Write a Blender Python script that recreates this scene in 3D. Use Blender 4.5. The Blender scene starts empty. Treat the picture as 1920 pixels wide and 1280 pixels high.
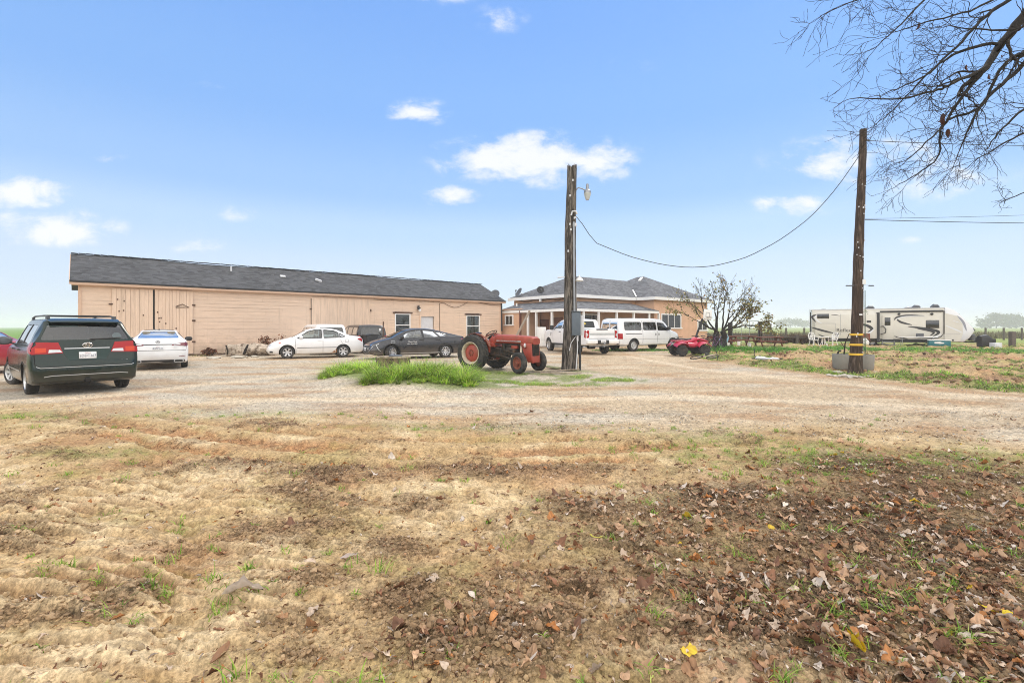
import bpy, bmesh, math, random
import numpy as np
from mathutils import Vector, Matrix
from mathutils.bvhtree import BVHTree
R = math.radians
SC = bpy.context.scene
COL = SC.collection
random.seed(7)
F, CH, HZ = 900.0, 1.55, 613.0          # focal length in px, eye height, horizon row

def PG(px, py, z=0.0):                   # pixel -> ground point
    Y = (CH - z) * F / (py - HZ)
    return ((px - 960) / F * Y, Y)
def AT(px, py, Y):
    return Vector(((px - 960) / F * Y, Y, CH - (py - HZ) * Y / F))

# ------------------------------------------------------------------ materials
def new_mat(name):
    m = bpy.data.materials.new(name); m.use_nodes = True
    nt = m.node_tree; b = nt.nodes['Principled BSDF']
    return m, nt, b
def N(nt, t, **kw):
    n = nt.nodes.new(t)
    for k, v in kw.items():
        if k in n.inputs: n.inputs[k].default_value = v
        else: setattr(n, k, v)
    return n
def c4(c): return (c[0], c[1], c[2], 1.0)
def mat(name, col, rough=.6, metal=0., var=.12, scale=6., col2=None, thr=(.4, .65), s2=3., bump=0., bs=40., coat=0., spec=.5, stretch=(1, 1, 1)):
    """colour broken up by two noises: fine value variation, and patches of a second colour (wear, rust, dust)"""
    m, nt, b = new_mat(name); L = nt.links
    tc = N(nt, 'ShaderNodeTexCoord'); mp = N(nt, 'ShaderNodeMapping'); mp.inputs['Scale'].default_value = stretch
    L.new(tc.outputs['Object'], mp.inputs['Vector'])
    n1 = N(nt, 'ShaderNodeTexNoise', Scale=scale, Detail=6.0, Roughness=.65); L.new(mp.outputs[0], n1.inputs['Vector'])
    r1 = N(nt, 'ShaderNodeMapRange'); L.new(n1.outputs[0], r1.inputs[0])
    r1.inputs[1].default_value = .25; r1.inputs[2].default_value = .75
    r1.inputs[3].default_value = 1 - var; r1.inputs[4].default_value = 1 + var
    mul = N(nt, 'ShaderNodeMixRGB', blend_type='MULTIPLY'); mul.inputs[0].default_value = 1
    L.new(r1.outputs[0], mul.inputs[2])
    if col2 is not None:
        n2 = N(nt, 'ShaderNodeTexNoise', Scale=s2, Detail=8.0, Roughness=.7); L.new(mp.outputs[0], n2.inputs['Vector'])
        r2 = N(nt, 'ShaderNodeMapRange'); L.new(n2.outputs[0], r2.inputs[0])
        r2.inputs[1].default_value = thr[0]; r2.inputs[2].default_value = thr[1]
        mx = N(nt, 'ShaderNodeMixRGB'); mx.inputs[1].default_value = c4(col); mx.inputs[2].default_value = c4(col2)
        L.new(r2.outputs[0], mx.inputs[0]); L.new(mx.outputs[0], mul.inputs[1])
    else:
        mul.inputs[1].default_value = c4(col)
    L.new(mul.outputs[0], b.inputs['Base Color'])
    b.inputs['Roughness'].default_value = rough; b.inputs['Metallic'].default_value = metal
    b.inputs['Coat Weight'].default_value = coat; b.inputs['Coat Roughness'].default_value = .06
    b.inputs['Specular IOR Level'].default_value = spec
    if bump > 0:
        n3 = N(nt, 'ShaderNodeTexNoise', Scale=bs, Detail=6.0, Roughness=.6); L.new(mp.outputs[0], n3.inputs['Vector'])
        bp = N(nt, 'ShaderNodeBump', Strength=bump, Distance=.02); L.new(n3.outputs[0], bp.inputs['Height'])
        L.new(bp.outputs[0], b.inputs['Normal'])
    return m
def glass(name, tint, gloss=.12):
    m, nt, b = new_mat(name); nt.nodes.remove(b); L = nt.links
    t = N(nt, 'ShaderNodeBsdfTransparent'); t.inputs[0].default_value = c4(tint)
    g = N(nt, 'ShaderNodeBsdfGlossy'); g.inputs['Roughness'].default_value = .03
    f = N(nt, 'ShaderNodeFresnel', IOR=1.5); ad = N(nt, 'ShaderNodeMath', operation='ADD', use_clamp=True); ad.inputs[1].default_value = gloss
    L.new(f.outputs[0], ad.inputs[0])
    x = N(nt, 'ShaderNodeMixShader'); L.new(ad.outputs[0], x.inputs[0]); L.new(t.outputs[0], x.inputs[1]); L.new(g.outputs[0], x.inputs[2])
    L.new(x.outputs[0], nt.nodes['Material Output'].inputs[0])
    return m
def attr_mat(name, rough=.8, attr='Col', trans=0., bump=0., bs=60., spec=.3):
    m, nt, b = new_mat(name); L = nt.links
    a = N(nt, 'ShaderNodeAttribute'); a.attribute_name = attr
    L.new(a.outputs['Color'], b.inputs['Base Color']); b.inputs['Roughness'].default_value = rough
    b.inputs['Specular IOR Level'].default_value = spec
    if bump:
        tc = N(nt, 'ShaderNodeTexCoord'); n3 = N(nt, 'ShaderNodeTexNoise', Scale=bs, Detail=5.0); L.new(tc.outputs['Object'], n3.inputs['Vector'])
        bp = N(nt, 'ShaderNodeBump', Strength=bump, Distance=.01); L.new(n3.outputs[0], bp.inputs['Height']); L.new(bp.outputs[0], b.inputs['Normal'])
    if trans:
        t = N(nt, 'ShaderNodeBsdfTranslucent'); L.new(a.outputs['Color'], t.inputs[0])
        x = N(nt, 'ShaderNodeMixShader'); x.inputs[0].default_value = trans
        L.new(b.outputs[0], x.inputs[1]); L.new(t.outputs[0], x.inputs[2]); L.new(x.outputs[0], nt.nodes['Material Output'].inputs[0])
    return m

# ------------------------------------------------------------------ objects
def tag(o, label=None, cat=None, group=None, kind=None):
    if label: o['label'] = label
    if cat: o['category'] = cat
    if group: o['group'] = group
    if kind: o['kind'] = kind
    return o
def thing(name, label, cat, loc=(0, 0, 0), rz=0., group=None):
    o = bpy.data.objects.new(name, None); COL.objects.link(o)
    o.location = loc; o.rotation_euler = (0, 0, rz); o.empty_display_size = .2
    return tag(o, label, cat, group)
def empty(name, parent, loc=(0, 0, 0), rot=(0, 0, 0)):
    o = bpy.data.objects.new(name, None); COL.objects.link(o); o.parent = parent
    o.location = loc; o.rotation_euler = rot; o.empty_display_size = .1
    return o
def kids(o): return [c for c in bpy.data.objects if c.parent == o]
def copy_tree(o, parent=None):
    c = o.copy(); COL.objects.link(c); c.parent = parent
    for ch in kids(o): copy_tree(ch, c)
    return c
def link_mesh(name, me, m, parent=None, smooth=None):
    o = bpy.data.objects.new(name, me); COL.objects.link(o)
    if parent is not None: o.parent = parent
    if m is not None and len(me.materials) == 0:
        for k in (m if isinstance(m, (list, tuple)) else [m]): me.materials.append(k)
    if smooth is not None and len(me.polygons):
        me.polygons.foreach_set('use_smooth', [True] * len(me.polygons))
        if smooth < 180: me.set_sharp_from_angle(angle=R(smooth))
    return o
def np_mesh(name, V, Fa, cols=None):
    """numpy quads/tris -> mesh; cols is per-vertex rgb"""
    me = bpy.data.meshes.new(name); n = Fa.shape[1]
    me.vertices.add(len(V)); me.vertices.foreach_set('co', V.astype(np.float32).ravel())
    me.loops.add(Fa.size); me.loops.foreach_set('vertex_index', Fa.astype(np.int32).ravel())
    me.polygons.add(len(Fa)); me.polygons.foreach_set('loop_start', np.arange(0, Fa.size, n, dtype=np.int32))
    me.update(calc_edges=True)
    if cols is not None:
        for nm, c in (cols.items() if isinstance(cols, dict) else [('Col', cols)]):
            a = me.color_attributes.new(nm, 'FLOAT_COLOR', 'POINT')
            a.data.foreach_set('color', np.concatenate([c, np.ones((len(c), 1))], 1).astype(np.float32).ravel())
    return me

class MB:
    """collects simple shapes into one mesh"""
    def __init__(s): s.v = []; s.f = []
    def add(s, vs, fs, M=None):
        b = len(s.v)
        s.v += [tuple(M @ Vector(p)) if M else tuple(p) for p in vs]
        s.f += [[b + i for i in f] for f in fs]; return s
    def box(s, c, d, rot=None):
        x, y, z = d[0] / 2, d[1] / 2, d[2] / 2
        vs = [Vector((i * x, j * y, k * z)) for i in (-1, 1) for j in (-1, 1) for k in (-1, 1)]
        if rot: 
            M = Matrix.Rotation(rot[2], 3, 'Z') @ Matrix.Rotation(rot[1], 3, 'Y') @ Matrix.Rotation(rot[0], 3, 'X')
            vs = [M @ v for v in vs]
        return s.add([v + Vector(c) for v in vs], [(0, 1, 3, 2), (4, 6, 7, 5), (0, 4, 5, 1), (2, 3, 7, 6), (0, 2, 6, 4), (1, 5, 7, 3)])
    def bar(s, a, b, w, h, up=(0, 0, 1)):
        a, b = Vector(a), Vector(b); d = (b - a).normalized(); u = Vector(up)
        if abs(d.dot(u)) > .98: u = Vector((1, 0, 0))
        sd = d.cross(u).normalized(); u = sd.cross(d).normalized()
        vs = [p + sd * i * w / 2 + u * j * h / 2 for p in (a, b) for i, j in ((-1, -1), (1, -1), (1, 1), (-1, 1))]
        return s.add(vs, [(3, 2, 1, 0), (4, 5, 6, 7), (0, 1, 5, 4), (1, 2, 6, 5), (2, 3, 7, 6), (3, 0, 4, 7)])
    def tube(s, pts, rad, n=8, cap=True):
        pts = [Vector(p) for p in pts]; k = len(pts)
        if not isinstance(rad, (list, tuple, np.ndarray)): rad = [rad] * k
        b = len(s.v); ref = None
        for i, p in enumerate(pts):
            d = (pts[min(i + 1, k - 1)] - pts[max(i - 1, 0)])
            d = d.normalized() if d.length > 1e-9 else Vector((0, 0, 1))
            if ref is None: ref = d.orthogonal().normalized()
            ref = (ref - d * ref.dot(d)); ref = ref.normalized() if ref.length > 1e-6 else d.orthogonal().normalized()
            q = d.cross(ref)
            for j in range(n):
                t = 2 * math.pi * j / n
                s.v.append(tuple(p + (ref * math.cos(t) + q * math.sin(t)) * rad[i]))
        for i in range(k - 1):
            for j in range(n):
                a0 = b + i * n + j; a1 = b + i * n + (j + 1) % n
                s.f.append([a0, a1, a1 + n, a0 + n])
        if cap:
            s.f.append([b + j for j in reversed(range(n))]); s.f.append([b + (k - 1) * n + j for j in range(n)])
        return s
    def lathe(s, prof, n=24, M=None, cap=True):
        """prof: (radius, height) list, about local z"""
        b = len(s.v); k = len(prof)
        for r, h in prof:
            for j in range(n):
                t = 2 * math.pi * j / n; p = Vector((r * math.cos(t), r * math.sin(t), h))
                s.v.append(tuple(M @ p if M else p))
        for i in range(k - 1):
            for j in range(n):
                a0 = b + i * n + j; a1 = b + i * n + (j + 1) % n
                s.f.append([a0, a1, a1 + n, a0 + n])
        if cap and prof[0][0] > 1e-4: s.f.append([b + j for j in reversed(range(n))])
        if cap and prof[-1][0] > 1e-4: s.f.append([b + (k - 1) * n + j for j in range(n)])
        return s
    def prism(s, poly, h0, h1, M=None):
        n = len(poly)
        vs = [(p[0], p[1], h0) for p in poly] + [(p[0], p[1], h1) for p in poly]
        fs = [list(reversed(range(n))), list(range(n, 2 * n))] + [[i, (i + 1) % n, n + (i + 1) % n, n + i] for i in range(n)]
        return s.add(vs, fs, M)
    def loft(s, secs, n=16, M=None, ex=2.6):
        """secs: (x, y, z, half width, half height [, exponent]) superellipse sections along x"""
        b = len(s.v)
        for sc in secs:
            x, y, z, hw, hh = sc[:5]; e = 2 / (sc[5] if len(sc) > 5 else ex)
            for j in range(n):
                t = 2 * math.pi * (j + .5) / n; c, si = math.cos(t), math.sin(t)
                p = Vector((x, y + hw * math.copysign(abs(c) ** e, c), z + hh * math.copysign(abs(si) ** e, si)))
                s.v.append(tuple(M @ p if M else p))
        k = len(secs)
        for i in range(k - 1):
            for j in range(n):
                a0 = b + i * n + j; a1 = b + i * n + (j + 1) % n
                s.f.append([a0, a1, a1 + n, a0 + n])
        s.f.append([b + j for j in reversed(range(n))]); s.f.append([b + (k - 1) * n + j for j in range(n)])
        return s
    def build(s, name, m, parent=None, smooth=35, bevel=0., fix=True):
        me = bpy.data.meshes.new(name); me.from_pydata(s.v, [], s.f)
        if fix or bevel:
            bm = bmesh.new(); bm.from_mesh(me)
            bmesh.ops.recalc_face_normals(bm, faces=bm.faces)
            if bevel:
                es = [e for e in bm.edges if len(e.link_faces) == 2 and e.calc_face_angle(0) > .6]
                bmesh.ops.bevel(bm, geom=es, offset=bevel, segments=2, affect='EDGES', profile=.5, clamp_overlap=True)
            bm.to_mesh(me); bm.free()
        return link_mesh(name, me, m, parent, smooth)
def each(name, m, parent, boxes, **k):
    return [MB().box(*b).build(name, m, parent, **k) for b in boxes]
MY = Matrix.Rotation(R(-90), 4, 'X')       # lathe axis z -> +y
def T(x, y, z): return Matrix.Translation((x, y, z))

def text(body, size, m, parent, loc, rot, name='lettering', depth=.002, align='CENTER', sx=1.):
    cu = bpy.data.curves.new(name, 'FONT'); cu.body = body; cu.size = size; cu.extrude = depth
    cu.align_x = align; cu.align_y = 'CENTER'; cu.resolution_u = 2
    t = bpy.data.objects.new('tmp_text', cu); COL.objects.link(t)
    me = bpy.data.meshes.new_from_object(t.evaluated_get(bpy.context.evaluated_depsgraph_get()))
    bpy.data.objects.remove(t); bpy.data.curves.remove(cu)
    me.materials.clear()
    o = link_mesh(name, me, m, parent); o.location = loc; o.rotation_euler = rot; o.scale = (sx, 1, 1)
    return o

def pchip(keys):
    X = np.array([k[0] for k in keys], float); Yv = np.array([k[1] for k in keys], float)
    h = np.diff(X); d = np.diff(Yv) / h; m = np.zeros(len(X)); m[0] = d[0]; m[-1] = d[-1]
    for i in range(1, len(X) - 1):
        if d[i - 1] * d[i] > 0:
            w1 = 2 * h[i] + h[i - 1]; w2 = h[i] + 2 * h[i - 1]
            m[i] = (w1 + w2) / (w1 / d[i - 1] + w2 / d[i])
    def f(x):
        x = min(max(x, X[0]), X[-1]); i = min(max(int(np.searchsorted(X, x)) - 1, 0), len(h) - 1)
        t = (x - X[i]) / h[i]
        return float((1 + 2 * t) * (1 - t) ** 2 * Yv[i] + t * (1 - t) ** 2 * h[i] * m[i] + t * t * (3 - 2 * t) * Yv[i + 1] + t * t * (t - 1) * h[i] * m[i + 1])
    return f
def round_poly(pts, r, n=4):
    out = []; k = len(pts)
    for i in range(k):
        p0, p, p1 = Vector(pts[i - 1]), Vector(pts[i]), Vector(pts[(i + 1) % k])
        a = (p0 - p); b = (p1 - p); rr = min(r, a.length * .45, b.length * .45)
        a = p + a.normalized() * rr; b = p + b.normalized() * rr
        for j in range(n + 1):
            t = j / n; out.append(tuple((1 - t) ** 2 * a + 2 * t * (1 - t) * p + t * t * b))
    return out

# ------------------------------------------------------------------ numpy noise
_rs = np.random.RandomState(3); _perm = np.concatenate([_rs.permutation(1024)] * 3)
_ang = _rs.rand(1024) * 2 * np.pi; _gx, _gy = np.cos(_ang), np.sin(_ang)
def perlin(x, y, seed=0):
    xi = np.floor(x).astype(int); yi = np.floor(y).astype(int); xf = x - xi; yf = y - yi
    u = xf * xf * xf * (xf * (xf * 6 - 15) + 10); v = yf * yf * yf * (yf * (yf * 6 - 15) + 10)
    def g(a, b, dx, dy):
        h = _perm[(_perm[(a + seed * 37) & 1023] + b) & 1023]
        return _gx[h] * dx + _gy[h] * dy
    n00 = g(xi, yi, xf, yf); n10 = g(xi + 1, yi, xf - 1, yf); n01 = g(xi, yi + 1, xf, yf - 1); n11 = g(xi + 1, yi + 1, xf - 1, yf - 1)
    return (n00 * (1 - u) + n10 * u) * (1 - v) + (n01 * (1 - u) + n11 * u) * v
def fbm(x, y, o=4, seed=0, gain=.5):
    s = 0; a = 1.
    for i in range(o):
        s = s + a * perlin(x * 2 ** i, y * 2 ** i, seed + i * 3); a *= gain
    return s
def sst(a, b, x):
    t = np.clip((x - a) / (b - a), 0, 1); return t * t * (3 - 2 * t)
def sd_poly(X, Y, P):
    """signed distance, positive inside"""
    d = np.full(X.shape, 1e9); ins = np.zeros(X.shape, bool); n = len(P)
    for i in range(n):
        ax, ay = P[i]; bx, by = P[(i + 1) % n]; ex, ey = bx - ax, by - ay
        t = np.clip(((X - ax) * ex + (Y - ay) * ey) / (ex * ex + ey * ey + 1e-12), 0, 1)
        d = np.minimum(d, np.hypot(X - ax - t * ex, Y - ay - t * ey))
        if ey != 0:
            c = ((ay > Y) != (by > Y)) & (X < ex * (Y - ay) / ey + ax); ins ^= c
    return np.where(ins, d, -d)
# tuning
SUN_E, SKY_S, EXPO, HAZE = 1.1, .15, .80, .0010
SUN_C = (1, .93, .82)
SKY_TINT = (.74, 1.0, 1.36); CLOUD_COL = (3.9, 3.95, 4.05); FILL_COL = (8.6, 8.35, 8.0)
SKY_RAMP = ((0., (2.75, 3.05, 3.6)), (.10, (2.5, 2.95, 3.65)), (.19, (2.0, 2.72, 3.7)), (.26, (1.4, 2.25, 3.65)), (.40, (1.0, 1.9, 3.6)), (.575, (.82, 1.68, 3.55)), (.70, (1.8, 2.25, 3.0)), (1., (2.3, 2.45, 2.7)))
SOIL = (.45, .315, .165); SOIL_PALE = (.63, .49, .305); SOIL_RED = (.35, .195, .095); SOIL_OLIVE = (.33, .265, .105); SOIL_DARK = (.25, .155, .09)
LITTER = (.12, .082, .05); RUT_C = (.36, .185, .085); GRASS_G = (.16, .20, .05); ROAD_T = (.465, .36, .24); ROAD_P = (.60, .485, .345); GRAVEL = (.45, .395, .315)
BANK_R = (.42, .235, .12); DRYG = (.42, .34, .14); FIELD = (.15, .27, .05); PASTURE = (.26, .31, .09)
# ------------------------------------------------------------------ camera, light, sky
cam = bpy.data.cameras.new('camera'); cam.sensor_width = 36; cam.lens = F / 1920 * 36
cam.shift_y = -(640 - HZ) / 1920; cam.clip_start = .05; cam.clip_end = 6000
co = bpy.data.objects.new('camera', cam); COL.objects.link(co)
co.location = (0, 0, CH); co.rotation_euler = (R(90), 0, 0); SC.camera = co

SUN_EL, SUN_AZ = R(50), R(40)           # azimuth clockwise from +Y
sd = Vector((math.sin(SUN_AZ) * math.cos(SUN_EL), math.cos(SUN_AZ) * math.cos(SUN_EL), math.sin(SUN_EL)))
sl = bpy.data.lights.new('sun', 'SUN'); sl.energy = SUN_E; sl.angle = R(18); sl.color = SUN_C
so = bpy.data.objects.new('sun', sl); COL.objects.link(so); so.rotation_euler = (-sd).to_track_quat('-Z', 'Y').to_euler(); so.location = (0, -20, 40)

W = bpy.data.worlds.new('World'); SC.world = W; W.use_nodes = True
nt = W.node_tree; L = nt.links; bg = nt.nodes['Background']; bg.inputs[1].default_value = SKY_S
sky = N(nt, 'ShaderNodeTexSky', sky_type='NISHITA'); sky.sun_disc = False
sky.sun_elevation = SUN_EL; sky.sun_rotation = SUN_AZ; sky.air_density = 1.0; sky.dust_density = .6; sky.ozone_density = 1.2
tint = N(nt, 'ShaderNodeMixRGB', blend_type='MULTIPLY'); tint.inputs[0].default_value = 1; tint.inputs[2].default_value = c4(SKY_TINT)
L.new(sky.outputs[0], tint.inputs[1])
tc = N(nt, 'ShaderNodeTexCoord'); sep = N(nt, 'ShaderNodeSeparateXYZ'); L.new(tc.outputs['Generated'], sep.inputs[0])
def mth(op, a, b=None, clamp=False):
    n = N(nt, 'ShaderNodeMath', operation=op, use_clamp=clamp)
    for i, q in enumerate((a, b)):
        if q is None: continue
        if isinstance(q, (int, float)): n.inputs[i].default_value = q
        else: L.new(q, n.inputs[i])
    return n.outputs[0]
yy = mth('MAXIMUM', sep.outputs[1], .05)
uu = mth('DIVIDE', sep.outputs[0], yy); vv = mth('DIVIDE', sep.outputs[2], yy)
cv = N(nt, 'ShaderNodeCombineXYZ'); L.new(uu, cv.inputs[0]); L.new(mth('MULTIPLY', vv, 1.8), cv.inputs[1])
cn = N(nt, 'ShaderNodeTexNoise', Scale=11.0, Detail=10.0, Roughness=.62); L.new(cv.outputs[0], cn.inputs['Vector'])
cn.inputs['Distortion'].default_value = .25
# a thin milky layer that thickens towards the horizon
el = mth('DIVIDE', mth('MAXIMUM', sep.outputs[2], 0.), 1.)
rp_ = N(nt, 'ShaderNodeValToRGB'); rp_.color_ramp.interpolation = 'EASE'
while len(rp_.color_ramp.elements) < len(SKY_RAMP): rp_.color_ramp.elements.new(.5)
for e_, (p_, c_) in zip(rp_.color_ramp.elements, SKY_RAMP): e_.position = p_; e_.color = (c_[0] / 4, c_[1] / 4, c_[2] / 4, 1)
L.new(el, rp_.inputs[0]); up_ = N(nt, 'ShaderNodeMixRGB', blend_type='MULTIPLY'); up_.inputs[0].default_value = 1; up_.inputs[2].default_value = (4, 4, 4, 1); L.new(rp_.outputs[0], up_.inputs[1])
mv = N(nt, 'ShaderNodeMixRGB'); mv.inputs[0].default_value = .93; L.new(tint.outputs[0], mv.inputs[1]); L.new(up_.outputs[0], mv.inputs[2])
acc = None
for px, py, rx, ry, k in ((1000, 298, 240, 66, 1.1), (1095, 302, 120, 56, 1.1), (900, 300, 115, 44, .95), (785, 210, 80, 34, .85), (840, 367, 75, 26, .95), (130, 428, 130, 44, 1.1), (20, 420, 110, 52, .7),
                          (30, 362, 125, 44, 1.15), (940, 35, 75, 45, .42), (365, 460, 80, 22, .62), (445, 400, 55, 24, .42), (1610, 300, 230, 70, .62), (1500, 382, 120, 30, .72),
                          (1830, 358, 90, 26, .35), (205, 295, 52, 18, .35), (1705, 450, 36, 12, .45), (820, -10, 120, 26, .5), (1180, 125, 110, 40, .2), (400, 160, 60, 18, .25), (1740, 330, 220, 70, .5)):
    du = mth('DIVIDE', mth('SUBTRACT', uu, (px - 960) / F), rx / F); dv = mth('DIVIDE', mth('SUBTRACT', vv, (HZ - py) / F), ry / F)
    d = mth('SQRT', mth('ADD', mth('MULTIPLY', du, du), mth('MULTIPLY', dv, dv)))
    e = mth('MULTIPLY', mth('SUBTRACT', 1., d, True), k)
    acc = e if acc is None else mth('MAXIMUM', acc, e)
nz = mth('MULTIPLY', mth('SUBTRACT', cn.outputs[0], .5), 1.7)
cl = N(nt, 'ShaderNodeMapRange', interpolation_type='SMOOTHSTEP'); cl.inputs[1].default_value = .10; cl.inputs[2].default_value = .95
L.new(mth('ADD', mth('MULTIPLY', acc, 1.0), mth('MULTIPLY', nz, mth('MULTIPLY', mth('MINIMUM', acc, .3), 5.0))), cl.inputs[0])
mc = N(nt, 'ShaderNodeMixRGB'); mc.inputs[2].default_value = c4(CLOUD_COL)
L.new(mth('MULTIPLY', cl.outputs[0], .92), mc.inputs[0]); L.new(mv.outputs[0], mc.inputs[1]); mo = N(nt, 'ShaderNodeMixRGB'); mo.inputs[2].default_value = c4(FILL_COL); L.new(mc.outputs[0], mo.inputs[1])
r_a = N(nt, 'ShaderNodeMapRange', interpolation_type='SMOOTHSTEP'); r_a.inputs[1].default_value = .60; r_a.inputs[2].default_value = .80; L.new(sep.outputs[2], r_a.inputs[0])
r_b = N(nt, 'ShaderNodeMapRange', interpolation_type='SMOOTHSTEP'); r_b.inputs[1].default_value = .15; r_b.inputs[2].default_value = -.4; L.new(sep.outputs[1], r_b.inputs[0])
r_c = N(nt, 'ShaderNodeMapRange', interpolation_type='SMOOTHSTEP'); r_c.inputs[1].default_value = .02; r_c.inputs[2].default_value = .22; r_c.inputs[3].default_value = .25; L.new(sep.outputs[2], r_c.inputs[0])
L.new(mth('MAXIMUM', mth('MULTIPLY', r_a.outputs[0], .38), mth('MULTIPLY', mth('MULTIPLY', r_b.outputs[0], r_c.outputs[0]), .95)), mo.inputs[0]); L.new(mo.outputs[0], bg.inputs[0])  # unseen bright sky added overhead and behind the camera as fill light

SC.view_settings.view_transform = 'Standard'; SC.view_settings.look = 'None'; SC.view_settings.gamma = 1; SC.view_settings.exposure = EXPO
SC.render.engine = 'CYCLES'; cy = SC.cycles
cy.filter_width = 1.0; cy.use_denoising = True; cy.denoising_prefilter = 'NONE'; cy.denoiser = 'OPENIMAGEDENOISE'; cy.max_bounces = 6; cy.transparent_max_bounces = 12; cy.volume_bounces = 1
cy.sample_clamp_indirect = 6; cy.caustics_reflective = False; cy.caustics_refractive = False; cy.use_adaptive_sampling = True; cy.adaptive_threshold = .015

# ------------------------------------------------------------------ haze
m = bpy.data.materials.new('haze'); m.use_nodes = True; nt2 = m.node_tree; nt2.nodes.remove(nt2.nodes['Principled BSDF'])
pv = N(nt2, 'ShaderNodeVolumePrincipled'); pv.inputs['Color'].default_value = (.97, .98, 1, 1); pv.inputs['Density'].default_value = HAZE; pv.inputs['Anisotropy'].default_value = -.1
nt2.links.new(pv.outputs[0], nt2.nodes['Material Output'].inputs['Volume'])
mb = MB().box((0, 800, 9.2), (3600, 2400, 23.6)); tag(mb.build('haze', m, smooth=None), kind='stuff')

# ------------------------------------------------------------------ ground plan (pixel outlines laid on the ground)
def plan(pts): return [PG(*p) for p in pts]
ROAD = plan([(-900, 790), (0, 758), (300, 766), (620, 786), (860, 797), (1300, 800), (1600, 812), (1920, 836), (2700, 880), (2700, 800), (1920, 737), (1760, 724), (1640, 709), (1440, 690), (1340, 676), (1280, 664)]) + [(12.5, 38), (4, 40), (-2, 44), (-24, 24), (-36, 22), (-40, 14)]
BANK = plan([(2700, 800), (1920, 737), (1760, 724), (1640, 709), (1440, 690), (1340, 676), (1280, 664)]) + [(14, 37), (22, 48), (60, 50), (60, 12)]
ISLE = plan([(590, 716), (640, 690), (720, 690), (860, 694), (960, 694), (1060, 690), (1130, 698), (1235, 712), (1225, 722), (1050, 726), (880, 733), (760, 733), (690, 722)])
def blob(X, Y, px, py, rx, ry, p=1.0):
    x0, y0 = PG(px, py); a = rx * y0 / F; b = ry * y0 * y0 / (CH * F)
    return np.exp(-(((X - x0) / a) ** 2 + ((Y - y0) / b) ** 2) ** p)
CLODS = ((640, 888, 120, 18, 1.), (470, 868, 140, 9, .7), (960, 885, 170, 16, .7), (1180, 880, 120, 12, .5), (560, 1000, 150, 34, .8), (640, 960, 120, 20, .7), (720, 1030, 90, 26, .6),
         (820, 1120, 140, 40, .9), (880, 1210, 190, 70, 1.), (1010, 1180, 150, 60, .9), (600, 1090, 110, 24, .6), (560, 1170, 100, 30, .55), (1340, 1130, 110, 50, .85), (1230, 1030, 160, 40, .7),
         (1160, 960, 120, 24, .8), (1500, 960, 260, 50, .8), (1750, 900, 260, 40, .7), (1650, 1060, 300, 80, .9), (1800, 1180, 300, 110, .8), (1480, 1170, 160, 60, .8), (60, 1230, 60, 18, .3), (310, 870, 90, 12, .4), (320, 1020, 90, 20, .4))
def m_clod(X, Y):
    s = np.zeros(X.shape)
    for c in CLODS: s = np.maximum(s, blob(X, Y, *c[:4], 1.4) * c[4])
    s = np.maximum(s, .62 * sst(.12, .42, fbm(X * .85 + 2, Y * 1.25, 5, 14)))
    return np.clip(s * (1 + 1.5 * fbm(X * 2.2, Y * 2.2, 4, 11)), 0, 1)
LEAFY = ((1150, 1040, 330, 110, .28), (1050, 1180, 300, 110, .25), (1800, 1000, 420, 130, 1.), (1600, 1150, 330, 130, 1.), (1850, 1200, 300, 120, 1.), (1400, 950, 240, 60, .75), (1700, 880, 300, 40, .7), (1250, 1020, 170, 50, .55), (1120, 945, 130, 26, .6), (1340, 1120, 130, 70, .5), (960, 885, 170, 16, .3), (560, 875, 230, 14, .3))
def m_leaf(X, Y):
    s = np.zeros(X.shape)
    for c in LEAFY: s = np.maximum(s, blob(X, Y, *c[:4], 1.5) * c[4])
    return np.clip(s * (1 + .9 * fbm(X * 1.4 + 7, Y * 1.4, 4, 23)), 0, 1)
RUTS = [[(120, 772), (240, 795), (380, 815), (560, 838), (760, 850), (960, 848), (1180, 838), (1400, 828)], [(300, 778), (480, 805), (700, 822), (960, 826), (1250, 818)],
        [(200, 812), (330, 838), (520, 862), (760, 872), (1000, 868), (1200, 860)]]
def d_line(X, Y, pts):
    d = np.full(X.shape, 1e9); P = plan(pts)
    for (ax, ay), (bx, by) in zip(P[:-1], P[1:]):
        ex, ey = bx - ax, by - ay; t = np.clip(((X - ax) * ex + (Y - ay) * ey) / (ex * ex + ey * ey), 0, 1)
        d = np.minimum(d, np.hypot(X - ax - t * ex, Y - ay - t * ey))
    return d
def m_rut(X, Y):
    wx = X + .12 * fbm(X * 1.7, Y * 1.7, 3, 41); s = np.zeros(X.shape)
    for r, w in zip(RUTS, (.26, .16, .16)): s = np.maximum(s, 1 - sst(w * .55, w, d_line(wx, Y, r)))
    return s
def m_ripple(X, Y):
    s = np.maximum.reduce([blob(X, Y, 160, 1130, 420, 150, 2), blob(X, Y, 330, 920, 300, 60, 1.6) * .9, blob(X, Y, 60, 960, 330, 80, 1.6), blob(X, Y, 760, 940, 220, 40, 1.6) * .5, blob(X, Y, 1150, 1010, 170, 60, 1.5) * .5, blob(X, Y, 1220, 1200, 120, 70, 1.5) * .6])
    return np.clip(s * (1 + .7 * fbm(X * 1.3, Y * 1.3 + 4, 3, 31)), 0, 1)
TRK = [[(340, 1290), (345, 1100), (330, 960), (300, 870), (270, 820)], [(560, 870), (700, 930), (930, 1000), (1090, 1120), (1250, 1290)]]
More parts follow.
